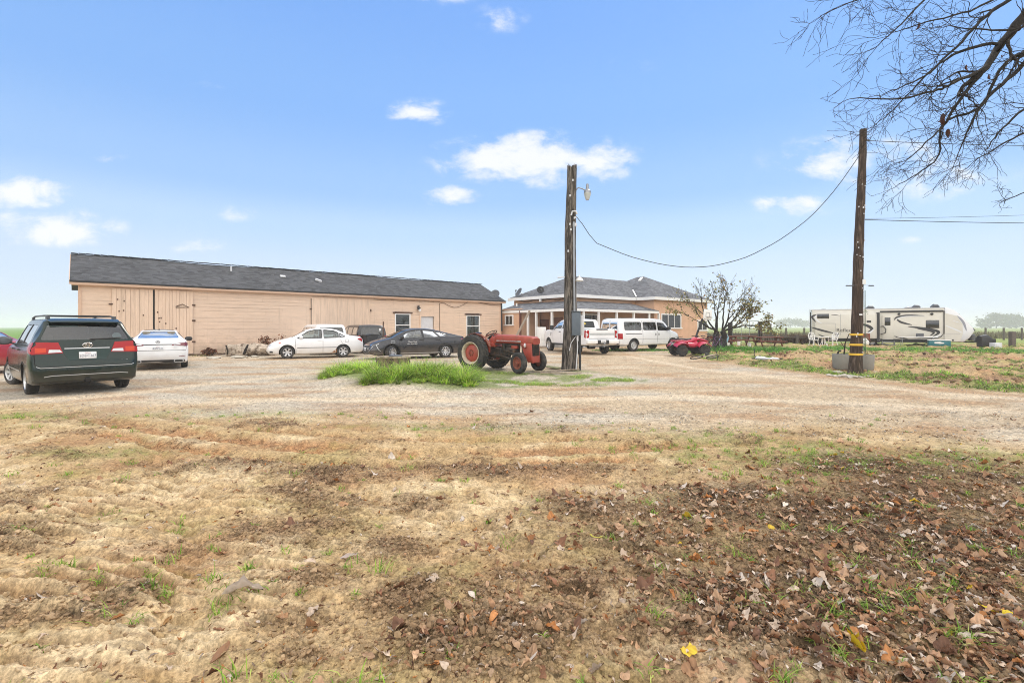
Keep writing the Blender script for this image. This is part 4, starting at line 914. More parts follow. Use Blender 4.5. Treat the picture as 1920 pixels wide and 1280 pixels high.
BXROT = Matrix.Rotation(R(90), 4, 'X')
class Car:
    def __init__(s, name, label, cat, x, y, head, body, wheelbase, track, wr_, ww, group=None, rearx=None, **k):
        s.root = thing(name, label, cat, (x, y, gh(x, y)), R(head), group); s.k = k; s.body = body
        s.fn = {q: pchip(k[q]) for q in ('zb', 'zs', 'zr', 'wm', 'wr')}
        s.dws = k.get('dws', .05); s.x0 = k['zb'][0][0]; s.x1 = k['zb'][-1][0]; s.crown = k.get('crown', .025)
        s.R = wr_; s.ww = ww; s.tr = track / 2
        s.ax = [k.get('axf', wheelbase / 2), k.get('axf', wheelbase / 2) - wheelbase]
        st = sorted(set([round(a, 4) for a in np.linspace(s.x0, s.x1, 54)] + [round(q[0], 4) for q in k['zr']] + [s.x0 + .012, s.x0 + .035, s.x0 + .07, s.x0 + .12, s.x1 - .012, s.x1 - .035, s.x1 - .07, s.x1 - .12]))
        s.st = [st[0]] + [b for a, b in zip(st[:-1], st[1:]) if b - a > .004]
        s.shell = s.loft(s.st); s.bvh = BVHTree.FromPolygons(s.shell[0], s.shell[1])
    def prof(s, x, d=0.):
        f = s.fn; zb = f['zb'](x); zr = f['zr'](x); zs = min(f['zs'](x), zr - .02); wm = f['wm'](x); wr = min(f['wr'](x), wm - .02); ws = wm - s.dws
        if d: zb += d * 3; zr -= d; wm -= d; ws -= d; wr -= d; zs = min(zs, zr - .02)
        hgt = zr - zs; k = min(1., hgt / .25); wr = ws * (1 - k) * .97 + wr * k if hgt < .25 else wr
        r = min(.075, hgt * .45); g = zs - zb; cr = s.crown * (0 if d else 1)
        return [(0, zb), (wm * .55, zb), (wm - .10, zb), (wm - .035, zb + min(.05, g * .15)), (wm - .005, zb + g * .36), (wm, zb + g * .58), (wm - .008, zb + g * .78), (ws + (wm - ws) * .55, zb + g * .93), (ws, zs),
                (ws * .5 + (wr + .03) * .5 + .012, (zs + zr - r) / 2), (wr + .03, zr - r), (wr + .008, zr - r * .45), (wr - .04, zr - r * .08), (wr * .6, zr + cr * .55), (wr * .3, zr + cr * .9), (0, zr + cr)]
    def loft(s, st, d=0.):
        V, Fc = [], []; n = 0
        for x in st:
            p = s.prof(x, d); ring = p + [(-a, b) for a, b in reversed(p[1:-1])]; n = len(ring)
            V += [Vector((x, a, b)) for a, b in ring]
        for i in range(len(st) - 1):
            for j in range(n): a = i * n + j; b = i * n + (j + 1) % n; Fc.append((a, b, b + n, a + n))
        Fc.append(tuple(reversed(range(n)))); Fc.append(tuple((len(st) - 1) * n + j for j in range(n)))
        return V, Fc
    def make_body(s, cabin, side=(), ends=(), cut_extra=()):
        """outer shell, hollow cabin, wheel wells and window openings"""
        me = bpy.data.meshes.new('body'); me.from_pydata(s.shell[0], [], s.shell[1]); bm = bmesh.new(); bm.from_mesh(me); bmesh.ops.recalc_face_normals(bm, faces=bm.faces); bm.to_mesh(me); bm.free()
        for q in (s.body, M['cabin'], M['under']): me.materials.append(q)
        o = bpy.data.objects.new('body', me); COL.objects.link(o); o.parent = s.root
        cuts = []
        def cutter(V, Fc, mi):
            c = bpy.data.meshes.new('cut'); c.from_pydata(V, [], Fc); b = bmesh.new(); b.from_mesh(c); bmesh.ops.recalc_face_normals(b, faces=b.faces); b.to_mesh(c); b.free()
            for q in (s.body, M['cabin'], M['under']): c.materials.append(q)
            c.polygons.foreach_set('material_index', [mi] * len(c.polygons)); co_ = bpy.data.objects.new('cut', c); COL.objects.link(co_); co_.parent = s.root; cuts.append(co_)
        st = [x for x in np.linspace(cabin[0], cabin[1], 36)]; V, Fc = s.loft(st, .045); cutter(V, Fc, 1)
        mb = MB()
        for ax in s.ax:
            for sg in (-1, 1): mb.lathe([(s.R + .055, -.36), (s.R + .055, .30)], 28, T(ax, sg * (s.tr + .06), s.R) @ MY)
        cutter(mb.v, mb.f, 2)
        mb = MB()
        for p in side: mb.prism(p, -1.6, 1.6, BXROT)
        if side: cutter(mb.v, mb.f, 1)
        for poly, xa, xb in ends:
            mb = MB(); MX = Matrix(((0, 0, 1, 0), (1, 0, 0, 0), (0, 1, 0, 0), (0, 0, 0, 1))); mb.prism(poly, xa, xb, MX); cutter(mb.v, mb.f, 1)
        for V, Fc, mi in cut_extra: cutter(V, Fc, mi)
        for c in cuts:
            md = o.modifiers.new('b', 'BOOLEAN'); md.operation = 'DIFFERENCE'; md.object = c; md.solver = 'EXACT'
        bpy.context.view_layer.update()
        m2 = bpy.data.meshes.new_from_object(o.evaluated_get(bpy.context.evaluated_depsgraph_get()))
        o.modifiers.clear(); o.data = m2
        for c in cuts: bpy.data.objects.remove(c)
        m2.polygons.foreach_set('use_smooth', [True] * len(m2.polygons)); m2.set_sharp_from_angle(angle=R(28))
        s.o = o; return o
    def hit(s, a, b, ax):
        if ax in 'LR': q = s.bvh.ray_cast(Vector((a, 3 if ax == 'L' else -3, b)), Vector((0, -1 if ax == 'L' else 1, 0)))
        elif ax in 'FB': q = s.bvh.ray_cast(Vector((5 if ax == 'F' else -5, a, b)), Vector((-1 if ax == 'F' else 1, 0, 0)))
        else: q = s.bvh.ray_cast(Vector((a, b, 5)), Vector((0, 0, -1)))
        return q[0], q[1]
    def panel(s, name, poly, ax, m, off=.004, grid=.07, parent=None, thick=0.):
        bm = bmesh.new(); vs = [bm.verts.new((p[0], p[1], 0)) for p in poly]; bm.faces.new(vs)
        bmesh.ops.triangulate(bm, faces=bm.faces)
        for i in (0, 1):
            lo = min(p[i] for p in poly); hi = max(p[i] for p in poly); k = int((hi - lo) / grid)
            for j in range(1, k + 1):
                c = lo + (hi - lo) * j / (k + 1); co_ = (c, 0, 0) if i == 0 else (0, c, 0); no = (1, 0, 0) if i == 0 else (0, 1, 0)
                bmesh.ops.bisect_plane(bm, geom=bm.verts[:] + bm.edges[:] + bm.faces[:], plane_co=co_, plane_no=no, dist=1e-5)
        bad = []
        for v in bm.verts:
            p, nn = s.hit(v.co.x, v.co.y, ax)
            if p is None: bad.append(v); continue
            out = {'L': Vector((0, 1, 0)), 'R': Vector((0, -1, 0)), 'F': Vector((1, 0, 0)), 'B': Vector((-1, 0, 0)), 'T': Vector((0, 0, 1))}[ax]
            if nn.dot(out) < 0: nn = -nn
            v.co = p + nn * off
        if bad: bmesh.ops.delete(bm, geom=bad, context='VERTS')
        bmesh.ops.recalc_face_normals(bm, faces=bm.faces)
        me = bpy.data.meshes.new(name); bm.to_mesh(me); bm.free()
        return link_mesh(name, me, m, parent or s.root, 40)
    def seam(s, pts, ax, w=.012, m=None, name='panel_seam', off=.003, parent=None):
        L_, R_ = [], []
        for i, p in enumerate(pts):
            a = Vector(pts[max(i - 1, 0)]); b = Vector(pts[min(i + 1, len(pts) - 1)]); d = (b - a).normalized(); n = Vector((-d.y, d.x)) * w / 2
            L_.append(tuple(Vector(p) + n)); R_.append(tuple(Vector(p) - n))
        return s.panel(name, L_ + R_[::-1], ax, m or M['seam'], off, .06, parent or s.o)
    def both(s, fn):
        for ax in 'LR': fn(ax)
    def wheels(s, style='alloy', steer=0, m=None, n=6):
        for i, ax in enumerate(s.ax):
            for sg in (1, -1):
                w = empty('wheel', s.root, (ax, sg * s.tr, s.R), (0, 0, R(steer) if i == 0 else 0)); wheel(w, s.R, s.ww, sg, style, m, n)
    def seats(s, rows, m=None, z=.55, wide=1.3, hr=True):
        for x in rows:
            for y in (-.38, .38):
                mb = MB().loft([(x - .02, y, z, .24, .10), (x + .5, y, z + .02, .24, .09)], 12)
                mb.loft([(0, 0, 0, .23, .07), (.3, 0, .0, .24, .08), (.58, 0, 0, .19, .06)], 12, T(x, y, z) @ Matrix.Rotation(R(-100), 4, 'Y'))
                if hr: mb.loft([(.64, 0, 0, .10, .05), (.68, 0, 0, .13, .06), (.80, 0, 0, .13, .06), (.84, 0, 0, .10, .04)], 12, T(x, y, z) @ Matrix.Rotation(R(-100), 4, 'Y'))
                mb.build('seat', m or M['seat'], s.root)
    def mirrors(s, x, y, z, m, sc=1.):
        for sg in (1, -1):
            MB().loft([(x - .05 * sc, sg * (y + .10 * sc), z + .06 * sc, .08 * sc, .055 * sc), (x - .02 * sc, sg * (y + .11 * sc), z + .065 * sc, .125 * sc, .085 * sc), (x + .05 * sc, sg * (y + .10 * sc), z + .06 * sc, .11 * sc, .07 * sc), (x + .10 * sc, sg * (y + .08 * sc), z + .05 * sc, .04 * sc, .03 * sc)], 14).bar((x + .03, sg * (y - .04), z), (x + .02, sg * (y + .06 * sc), z + .03 * sc), .06, .04).build('mirror', m, s.root)
    def plate(s, x, z, txt, rear=True, tilt=0, ink=None, sub=''):
        p = MB().box((0, 0, 0), (.012, .31, .155)).build('licence_plate', M['plate'], s.root, bevel=.004); p.location = (x, 0, z); p.rotation_euler = (0, R(tilt), 0)
        rot = (R(90), 0, R(-90)) if rear else (R(90), 0, R(90)); dx = -.0075 if rear else .0075
        text(txt, .085, ink or M['ink'], p, (dx, 0, -.015), rot, 'lettering', .001, sx=.86)
        if sub: text(sub, .028, M['redlens'], p, (dx, 0, .055), rot, 'lettering', .001)
        return p
def wheel(w, Rr, ww, sg, style='alloy', m=None, n=6):
    """w is the wheel's Empty at its hub; the outer face looks along +y*sg"""
    h = ww / 2; rim = Rr * (.66 if style != 'steel' else .60)
    pr = [(rim * .96, -h * .8), (rim * 1.02, -h * .98), (Rr * .9, -h), (Rr * .97, -h * .86), (Rr, -h * .6)]
    for q in (-.3, 0, .3): pr += [(Rr, h * (q - .08)), (Rr * .978, h * (q - .06)), (Rr * .978, h * (q + .04)), (Rr, h * (q + .06))]
    pr += [(Rr, h * .6), (Rr * .97, h * .86), (Rr * .9, h), (rim * 1.02, h * .98), (rim * .96, h * .8)]
    MS = MY if sg > 0 else Matrix.Rotation(R(90), 4, 'X')
    mb = MB().lathe(pr, 36, MS, False); mb.lathe([(rim * .97, h * .2), (rim * .5, h * .12), (.01, h * .1)], 24, MS); mb.build('tyre', M['rubber'], w, smooth=30)
    mb = MB().lathe([(rim * .93, h * .3), (rim * 1.0, h * .80), (rim * 1.03, h * .96), (rim * .98, h * 1.0), (rim * .94, h * .9), (rim * .90, h * .45), (rim * .93, h * .3)], 36, MS, False)
    if style == 'steel':
        mb.lathe([(rim * .92, h * .5), (rim * .80, h * .55), (rim * .62, h * .30), (rim * .40, h * .45), (rim * .30, h * .95), (rim * .16, h * 1.0), (.01, h * 1.0)], 24, MS)
    else:
        for i in range(n):
            a = 2 * math.pi * i / n; MM = MS @ Matrix.Rotation(a, 4, 'Z'); wd = rim * (1.5 / n + .05)
            if style == 'twin':
                for o in (-.11, .11): mb.add([(rim * .16, o * rim - .02, h * .6), (rim * .16, o * rim + .02, h * .6), (rim * .93, o * 2.4 * rim + .022, h * .86), (rim * .93, o * 2.4 * rim - .022, h * .86), (rim * .16, o * rim - .02, h * .4), (rim * .16, o * rim + .02, h * .4), (rim * .93, o * 2.4 * rim + .022, h * .6), (rim * .93, o * 2.4 * rim - .022, h * .6)], [(0, 1, 2, 3), (7, 6, 5, 4), (0, 3, 7, 4), (1, 5, 6, 2), (0, 4, 5, 1), (3, 2, 6, 7)], MM)
            else:
                mb.add([(rim * .14, -wd * .42, h * .68), (rim * .14, wd * .42, h * .68), (rim * .94, wd * .72, h * .86), (rim * .94, -wd * .72, h * .86), (rim * .14, -wd * .42, h * .4), (rim * .14, wd * .42, h * .4), (rim * .94, wd * .72, h * .6), (rim * .94, -wd * .72, h * .6)], [(0, 1, 2, 3), (7, 6, 5, 4), (0, 3, 7, 4), (1, 5, 6, 2), (0, 4, 5, 1), (3, 2, 6, 7)], MM)
        mb.lathe([(rim * .24, h * .4), (rim * .24, h * .68), (rim * .14, h * .76), (.01, h * .77)], 20, MS)
    mb.build('rim', m or M['alloy'], w, smooth=30)
def mir(poly): return [(-a, b) for a, b in reversed(poly)]

def arch_lips(c, m, dz=0):
    for ax in c.ax:
        for A in 'LR':
            r = c.R + .075; pts = [(ax + r * math.cos(t), c.R + r * math.sin(t)) for t in np.linspace(R(-8), R(188), 22)]
            c.seam(pts, A, .028, m, 'arch_lip', .006)

# ---- the dark green minivan
G = paint('dark_green_paint', (.004, .016, .0125), rough=.18, metal=.1, dust=(.12, .10, .08))
G.node_tree.nodes['Principled BSDF'].inputs['Coat Weight'].default_value = .3; G.node_tree.nodes['Principled BSDF'].inputs['Specular IOR Level'].default_value = .35
c = Car('minivan', 'dark green minivan with roof rails, its rear and red tail lamps facing the camera', 'minivan', -11.82, 12.75, 141, G, 3.03, 1.66, .335, .22,
    zb=[(-2.54, .44), (-2.50, .34), (-2.2, .25), (2.2, .22), (2.45, .28), (2.54, .40)],
    zr=[(-2.54, .68), (-2.525, .74), (-2.49, .80), (-2.475, .98), (-2.445, 1.20), (-2.40, 1.30), (-2.20, 1.64), (-2.13, 1.705), (-1.8, 1.735), (-1, 1.75), (0, 1.74), (.5, 1.69), (.85, 1.57), (1.55, 1.12), (1.7, 1.08), (2.2, .95), (2.42, .82), (2.54, .60)],
    zs=[(-2.54, 1.16), (0, 1.12), (1.5, 1.04), (2.2, .9), (2.54, .6)],
    wm=[(-2.54, .84), (-2.50, .91), (-2.42, .955), (-2.2, .98), (0, .985), (1.8, .97), (2.3, .90), (2.45, .80), (2.54, .58)],
    wr=[(-2.54, .83), (-2.44, .83), (-2.2, .70), (-1.5, .69), (0, .68), (.8, .64), (1.5, .74), (2.3, .72), (2.54, .5)], dws=.055)
MVS = [round_poly([(1.28, 1.14), (.70, 1.53), (.20, 1.60), (.20, 1.14)], .05), round_poly([(.10, 1.15), (.10, 1.60), (-.85, 1.62), (-.85, 1.15)], .05), round_poly([(-.96, 1.16), (-.96, 1.62), (-1.86, 1.60), (-2.02, 1.18)], .06)]
REAR = round_poly([(-.79, 1.265), (.79, 1.265), (.64, 1.625), (-.64, 1.625)], .05); WS = round_poly([(-.70, 1.16), (.70, 1.16), (.56, 1.58), (-.56, 1.58)], .05)
c.make_body((-2.34, 1.25), MVS, [(REAR, -3, -1.2), (WS, .2, 3)])
for i, p in enumerate(MVS): c.both(lambda A: c.panel('side_window', p, A, M['tinted' if i else 'carglass'], -.012))
c.panel('rear_window', REAR, 'B', M['tinted'], -.012); c.panel('windscreen', WS, 'F', M['carglass'], -.012)
c.wheels('alloy', 18, n=7); c.seats((.35, -.65, -1.75)); c.mirrors(1.12, .93, 1.12, M['dkgrey'], 1.25)
LAMP = [(-.925, 1.215), (-.50, 1.205), (-.42, .965), (-.925, .945)]
for sg, A in ((1, 'L'), (-1, 'R')):
    P = [(a * -sg, b) for a, b in LAMP]; P = P if sg < 0 else P[::-1]
    tl = c.panel('tail_lamp', P, 'B', M['redlens'], .012)
    c.panel('wrap', round_poly([(-2.50, .95), (-2.16, 1.02), (-2.10, 1.12), (-2.12, 1.21), (-2.50, 1.215)], .03), A, M['redlens'], .012, parent=tl)
    Q = [(-.655, 1.045), (-.475, 1.04), (-.435, .985), (-.665, .975)]; Q = [(a * -sg, b) for a, b in Q]; c.panel('reverse_lamp', Q if sg < 0 else Q[::-1], 'B', M['clear'], .017, parent=tl)
    Q = [(-.88, 1.09), (-.70, 1.085), (-.70, .985), (-.88, .98)]; Q = [(a * -sg, b) for a, b in Q]; c.panel('indicator', Q if sg < 0 else Q[::-1], 'B', M['orangelens'], .016, parent=tl)
c.plate(-2.505, .905, '5DDT267', tilt=6, sub='California')
c.panel('chrome_strip', [(-.40, 1.075), (.40, 1.075), (.40, 1.055), (-.40, 1.055)], 'B', M['silver'], .016)
em = empty('emblem', c.root, (-2.475, 0, 1.135), (0, R(-8), 0))
for k, (a, b, oy, oz) in enumerate(((.085, .055, 0, 0), (.032, .052, 0, -.002), (.060, .022, 0, .028))):
    MB().tube([(0, oy + a * math.cos(t), oz + b * math.sin(t)) for t in np.linspace(0, 6.284, 28)], .0085, 6).build('ring', M['chrome'], em)
text('TOYOTA', .055, M['silver'], c.root, (-2.505, .66, .73), (R(90), 0, R(-90)), sx=1.1); text('SIENNA LE', .055, M['silver'], c.root, (-2.505, -.60, .755), (R(90), 0, R(-90)), sx=1.1)
c.seam([(-.86, 1.66), (-.90, 1.2), (-.88, .72), (-.80, .66), (.80, .66), (.88, .72), (.90, 1.2), (.86, 1.66)], 'B', .014); 
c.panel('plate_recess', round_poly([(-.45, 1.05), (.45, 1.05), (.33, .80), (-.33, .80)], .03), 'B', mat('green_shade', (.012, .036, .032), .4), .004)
c.panel('bumper_strip', [(-.86, .685), (-.80, .655), (.80, .655), (.86, .685), (.86, .672), (.80, .64), (-.80, .64), (-.86, .672)], 'B', M['silver'], .008)
c.panel('bumper_strip', [(-.74, .455), (-.6, .475), (.6, .475), (.74, .455), (.74, .44), (.6, .46), (-.6, .46), (-.74, .44)], 'B', M['silver'], .008)
MB().loft([(-2.30, 0, 1.665, .62, .012), (-2.16, 0, 1.71, .66, .03), (-2.0, 0, 1.74, .66, .02)], 12).build('spoiler', G, c.root)
MB().box((-2.275, 0, 1.672), (.02, .42, .02)).build('brake_lamp', M['darkred'], c.root)
MB().tube([(-2.43, -.12, 1.272), (-2.425, -.62, 1.30)], .012, 6).box((-2.43, -.10, 1.27), (.05, .10, .04)).build('wiper', M['black'], c.root)
for y in (.60, -.60):
    MB().tube([(-1.95, y, 1.735), (-1.82, y, 1.805), (-1.5, y, 1.825), (0, y, 1.825), (.35, y, 1.79), (.5, y, 1.72)], .02, 8).box((-1.86, y, 1.775), (.16, .06, .08)).box((.3, y, 1.77), (.12, .05, .07)).build('roof_rail', M['dkgrey'], c.root)
for x in (-1.5, -.1): MB().bar((x, -.6, 1.83), (x, .6, 1.83), .06, .025).build('cross_bar', M['black'], c.root)
MB().box((-2.48, 0, .33), (.22, .085, .085)).box((-2.595, 0, .33), (.012, .06, .06)).box((-2.2, 0, .30), (.08, 1.1, .07)).build('tow_hitch', M['under'], c.root)
c.both(lambda A: (c.seam([(.15, .35), (.15, 1.62)], A), c.seam([(-.90, .35), (-.90, 1.64)], A), c.seam([(1.30, .5), (1.36, 1.12)], A), c.seam([(1.3, 1.10), (-2.05, 1.14)], A, .02), c.seam([(1.2, .52), (-1.0, .52)], A, .03, M['silver'], 'side_moulding', .008), c.seam([(-.92, 1.12), (-1.9, 1.13)], A, .016)))
for sg, A in ((1, 'L'), (-1, 'R')):
    for x in (.32, -.70): MB().loft([(x - .11, sg * .985, 1.02, .012, .018), (x + .11, sg * .985, 1.02, .02, .02)], 8).build('door_handle', G, c.root)
MB().lathe([(.09, 0), (.088, .004)], 16, T(-2.355, -.56, 1.345) @ Matrix.Rotation(R(-60), 4, 'Y')).build('sticker', M['plate'], c.root)
arch_lips(c, M['under'])

# ---- white sedan nose-in to the shed, seen from behind
WP = paint('white_paint_car', (.82, .82, .83), rough=.25); 
c = Car('sedan', 'white luxury sedan seen squarely from behind, between the green minivan and the shed doors', 'sedan', -14.2, 19.35, 125, WP, 2.87, 1.60, .335, .225,
    zb=[(-2.49, .40), (-2.44, .28), (-2.2, .22), (2.2, .2), (2.49, .36)],
    zr=[(-2.49, .62), (-2.47, .80), (-2.44, .96), (-2.38, 1.07), (-2.3, 1.10), (-1.9, 1.11), (-1.72, 1.13), (-1.0, 1.37), (-.4, 1.44), (.2, 1.435), (.6, 1.36), (1.35, 1.0), (1.6, .95), (2.2, .82), (2.42, .68), (2.49, .5)],
    zs=[(-2.49, 1.03), (-1.6, 1.03), (0, .98), (1.3, .93), (2.49, .6)],
    wm=[(-2.49, .70), (-2.45, .82), (-2.35, .90), (-2.1, .925), (0, .932), (1.9, .91), (2.3, .82), (2.49, .55)],
    wr=[(-2.49, .72), (-2.3, .74), (-1.75, .70), (-1.0, .57), (0, .56), (.6, .56), (1.35, .68), (2.3, .66), (2.49, .45)], dws=.06)
SW = [round_poly([(1.0, 1.02), (.45, 1.34), (-.15, 1.385), (-.15, 1.02)], .03), round_poly([(-.22, 1.02), (-.22, 1.385), (-.85, 1.34), (-1.35, 1.06)], .03)]
RG = round_poly([(-.63, 1.145), (.63, 1.145), (.50, 1.375), (-.50, 1.375)], .04); WS = round_poly([(-.66, 1.03), (.66, 1.03), (.50, 1.36), (-.50, 1.36)], .04)
c.make_body((-1.62, 1.2), SW, [(RG, -3, -.4), (WS, .2, 3)])
for p in SW: c.both(lambda A: c.panel('side_window', p, A, M['tinted'], -.01))
c.panel('rear_window', RG, 'B', M['carglass'], -.01); c.panel('windscreen', WS, 'F', M['carglass'], -.01)
c.wheels('alloy', 0, n=5); c.seats((.1, -1.0), M['seat_light']); c.mirrors(.85, .86, .98, M['black'], 1.1)
for sg, A in ((1, 'L'), (-1, 'R')):
    P = [(-.86, .985), (-.66, .965), (-.40, .915), (-.42, .875), (-.86, .845)]; P = [(a * -sg, b) for a, b in P]; tl = c.panel('tail_lamp', P if sg < 0 else P[::-1], 'B', M['darkred'], .012)
    Q = [(-.67, .945), (-.46, .915), (-.48, .89), (-.67, .90)]; Q = [(a * -sg, b) for a, b in Q]; c.panel('reverse_lamp', Q if sg < 0 else Q[::-1], 'B', M['clear'], .017, parent=tl)
    c.panel('wrap', [(-2.46, .86), (-2.20, .90), (-2.22, .96), (-2.46, .98)], A, M['darkred'], .012, parent=tl)
    Q = [(-.82, .50), (-.62, .485), (-.62, .465), (-.82, .48)]; Q = [(a * -sg, b) for a, b in Q]; c.panel('reflector', Q if sg < 0 else Q[::-1], 'B', M['darkred'], .006)
    MB().loft([(-2.50, -sg * .62, .315, .15, .055, 4), (-2.30, -sg * .62, .315, .15, .055, 4)], 16).build('tailpipe', M['silver'], c.root); MB().loft([(-2.507, -sg * .62, .315, .125, .038, 4), (-2.45, -sg * .62, .315, .125, .038, 4)], 16).build('tailpipe_bore', M['under'], c.root)
c.panel('tail_bar', [(-.48, .925), (.48, .925), (.48, .90), (-.48, .90)], 'B', M['black'], .01)
c.plate(-2.492, .79, '8HAM621', tilt=8, sub='California')
em = empty('emblem', c.root, (-2.455, 0, 1.01), (0, R(-30), 0)); MB().tube([(0, .06 * math.cos(t), .042 * math.sin(t)) for t in np.linspace(0, 6.284, 24)], .009, 6).tube([(0, .02, .03), (0, .025, -.012), (0, -.03, -.012)], .009, 6).build('ring', M['black'], em)
text('ES350', .045, M['silver'], c.root, (-2.495, -.52, .80), (R(90), 0, R(-90)))
c.panel('bumper_valance', round_poly([(-.80, .36), (.80, .36), (.80, .26), (-.80, .26)], .03), 'B', M['black'], .008)
MB().loft([(-.9, 0, 1.40, .012, .02), (-.8, 0, 1.46, .015, .03), (-.68, 0, 1.44, .012, .01)], 8).build('roof_fin', M['black'], c.root)
c.panel('sunroof', round_poly([(-.75, -.48), (.35, -.48), (.35, .48), (-.75, .48)], .06), 'T', M['lampdark'], .006)
c.seam([(-.80, 1.03), (-.86, .92), (-.84, .70), (.84, .70), (.86, .92), (.80, 1.03)], 'B', .012); c.both(lambda A: (c.seam([(-.18, .3), (-.18, 1.05)], A), c.seam([(-1.25, .5), (-1.35, 1.0)], A), c.seam([(1.0, .3), (1.05, 1.0)], A)))
arch_lips(c, M['under'])

# ---- the older white sedan seen from its left side
WO = paint('old_white_paint', (.82, .82, .83), (.42, .33, .2), .32)
def compact(name, label, x, y, head, body, plate=None, **kw):
    c = Car(name, label, 'sedan', x, y, head, body, 2.60, 1.48, .315, .20, axf=1.36,
        zb=[(-2.265, .42), (-2.22, .30), (-2.0, .23), (1.9, .2), (2.15, .24), (2.265, .34)],
        zr=[(-2.265, .58), (-2.25, .78), (-2.20, .96), (-2.08, 1.04), (-1.8, 1.07), (-1.66, 1.10), (-.92, 1.40), (-.35, 1.475), (.1, 1.47), (.5, 1.38), (1.18, 1.02), (1.35, .965), (1.85, .83), (2.10, .70), (2.2, .6), (2.265, .46)],
        zs=[(-2.265, 1.0), (-1.6, 1.0), (0, .95), (1.2, .90), (2.265, .5)],
        wm=[(-2.265, .60), (-2.22, .72), (-2.1, .80), (-1.8, .845), (0, .85), (1.6, .84), (2.0, .76), (2.15, .66), (2.265, .45)],
        wr=[(-2.265, .62), (-2.1, .66), (-1.68, .62), (-.9, .52), (0, .51), (.5, .51), (1.2, .63), (2.0, .6), (2.265, .4)], dws=.055)
    SW = [round_poly([(.92, .985), (.42, 1.33), (.12, 1.405), (-.22, 1.41), (-.22, 1.0)], .03), round_poly([(-.32, 1.0), (-.32, 1.41), (-.80, 1.36), (-1.02, 1.26), (-1.02, 1.02)], .03), round_poly([(-1.07, 1.02), (-1.07, 1.235), (-1.36, 1.06)], .02)]
    RG = round_poly([(-.56, 1.12), (.56, 1.12), (.44, 1.38), (-.44, 1.38)], .04); WS = round_poly([(-.60, 1.05), (.60, 1.05), (.46, 1.38), (-.46, 1.38)], .04)
    c.make_body((-1.55, 1.05), SW, [(RG, -3, -.5), (WS, .2, 3)])
    for p in SW: c.both(lambda A: (c.panel('side_window', p, A, M['carglass'], -.01), c.seam(list(p) + [p[0]], A, .03, M['black'], 'window_trim', .004)))
    c.panel('rear_window', RG, 'B', M['carglass'], -.01); c.panel('windscreen', WS, 'F', M['carglass'], -.01)
    c.wheels('alloy', 6, n=6); c.seats((.1, -.85), M['seat_light'] if plate is None else M['seat']); c.mirrors(.72, .77, .99, body, 1.0)
    for sg, A in ((1, 'L'), (-1, 'R')):
        c.panel('tail_lamp', round_poly([(-2.24, .97), (-2.02, .98), (-1.93, .93), (-2.16, .80), (-2.24, .80)], .03), A, M['redlens'], .008)
        hl = c.panel('headlamp', round_poly([(1.62, .80), (1.95, .76), (2.16, .66), (2.14, .62), (1.80, .66)], .03), A, M['clear'], .008); c.panel('indicator', [(1.74, .775), (1.60, .80), (1.70, .73)], A, M['orangelens'], .012, parent=hl)
        Q = [(.40, .72), (.64, .72), (.66, .63), (.44, .60)]; Q = [(a * sg, b) for a, b in Q]; c.panel('front_lamp', Q if sg > 0 else Q[::-1], 'F', M['clear'], .008, parent=hl)
        Q = round_poly([(.34, .36), (.52, .36), (.50, .28), (.36, .28)], .02); Q = [(a * sg, b) for a, b in Q]; c.panel('fog_lamp', Q if sg > 0 else Q[::-1], 'F', M['black'], .008)
        c.panel('fog_lamp', round_poly([(2.0, .38), (2.13, .38), (2.12, .30), (1.97, .30)], .02), A, M['black'], .006)
        for xx in (-.12, -1.02): MB().loft([(xx - .10, sg * .835, .885, .012, .018), (xx + .10, sg * .838, .885, .018, .02)], 8).build('door_handle', body, c.root)
    c.panel('grille', round_poly([(-.30, .66), (.30, .66), (.24, .56), (-.24, .56)], .03), 'F', M['black'], .008); c.panel('lower_grille', round_poly([(-.32, .38), (.32, .38), (.30, .28), (-.30, .28)], .02), 'F', M['black'], .008)
    c.both(lambda A: (c.seam([(-.27, .28), (-.27, 1.42)], A), c.seam([(.95, .28), (1.0, .7), (.98, .97)], A), c.seam([(-1.05, 1.0), (-1.2, .72), (-1.0, .52), (-.98, .30)], A), c.seam([(.92, .53), (-.92, .53)], A, .035, M['trimgrey'], 'side_moulding', .01), c.seam([(.92, .525), (-.92, .525)], A, .010, M['seam'], 'moulding_line', .012), c.seam(round_poly([(-1.50, .92), (-1.34, .92), (-1.34, .78), (-1.50, .78)], .03) + [(-1.50, .9)], A, .008)))
    arch_lips(c, body); return c
c = compact('sedan', 'older white compact sedan side-on in front of the shed, rust at its rear door sill', -10.12, 24.75, 207, WO)
c.both(lambda A: c.panel('rust_patch', [(-.92, .26), (-.62, .235), (-.72, .30), (-.82, .37), (-.92, .44)], A, mat('rust', (.26, .11, .04), .9, var=.5, scale=20), .005))
# ---- red car cut off by the left edge
RP = paint('red_paint', (.33, .012, .02), rough=.25)
c = compact('sedan', 'red sedan mostly cut off by the left edge of the picture, beside the green minivan', -19.05, 16.75, 160, RP)

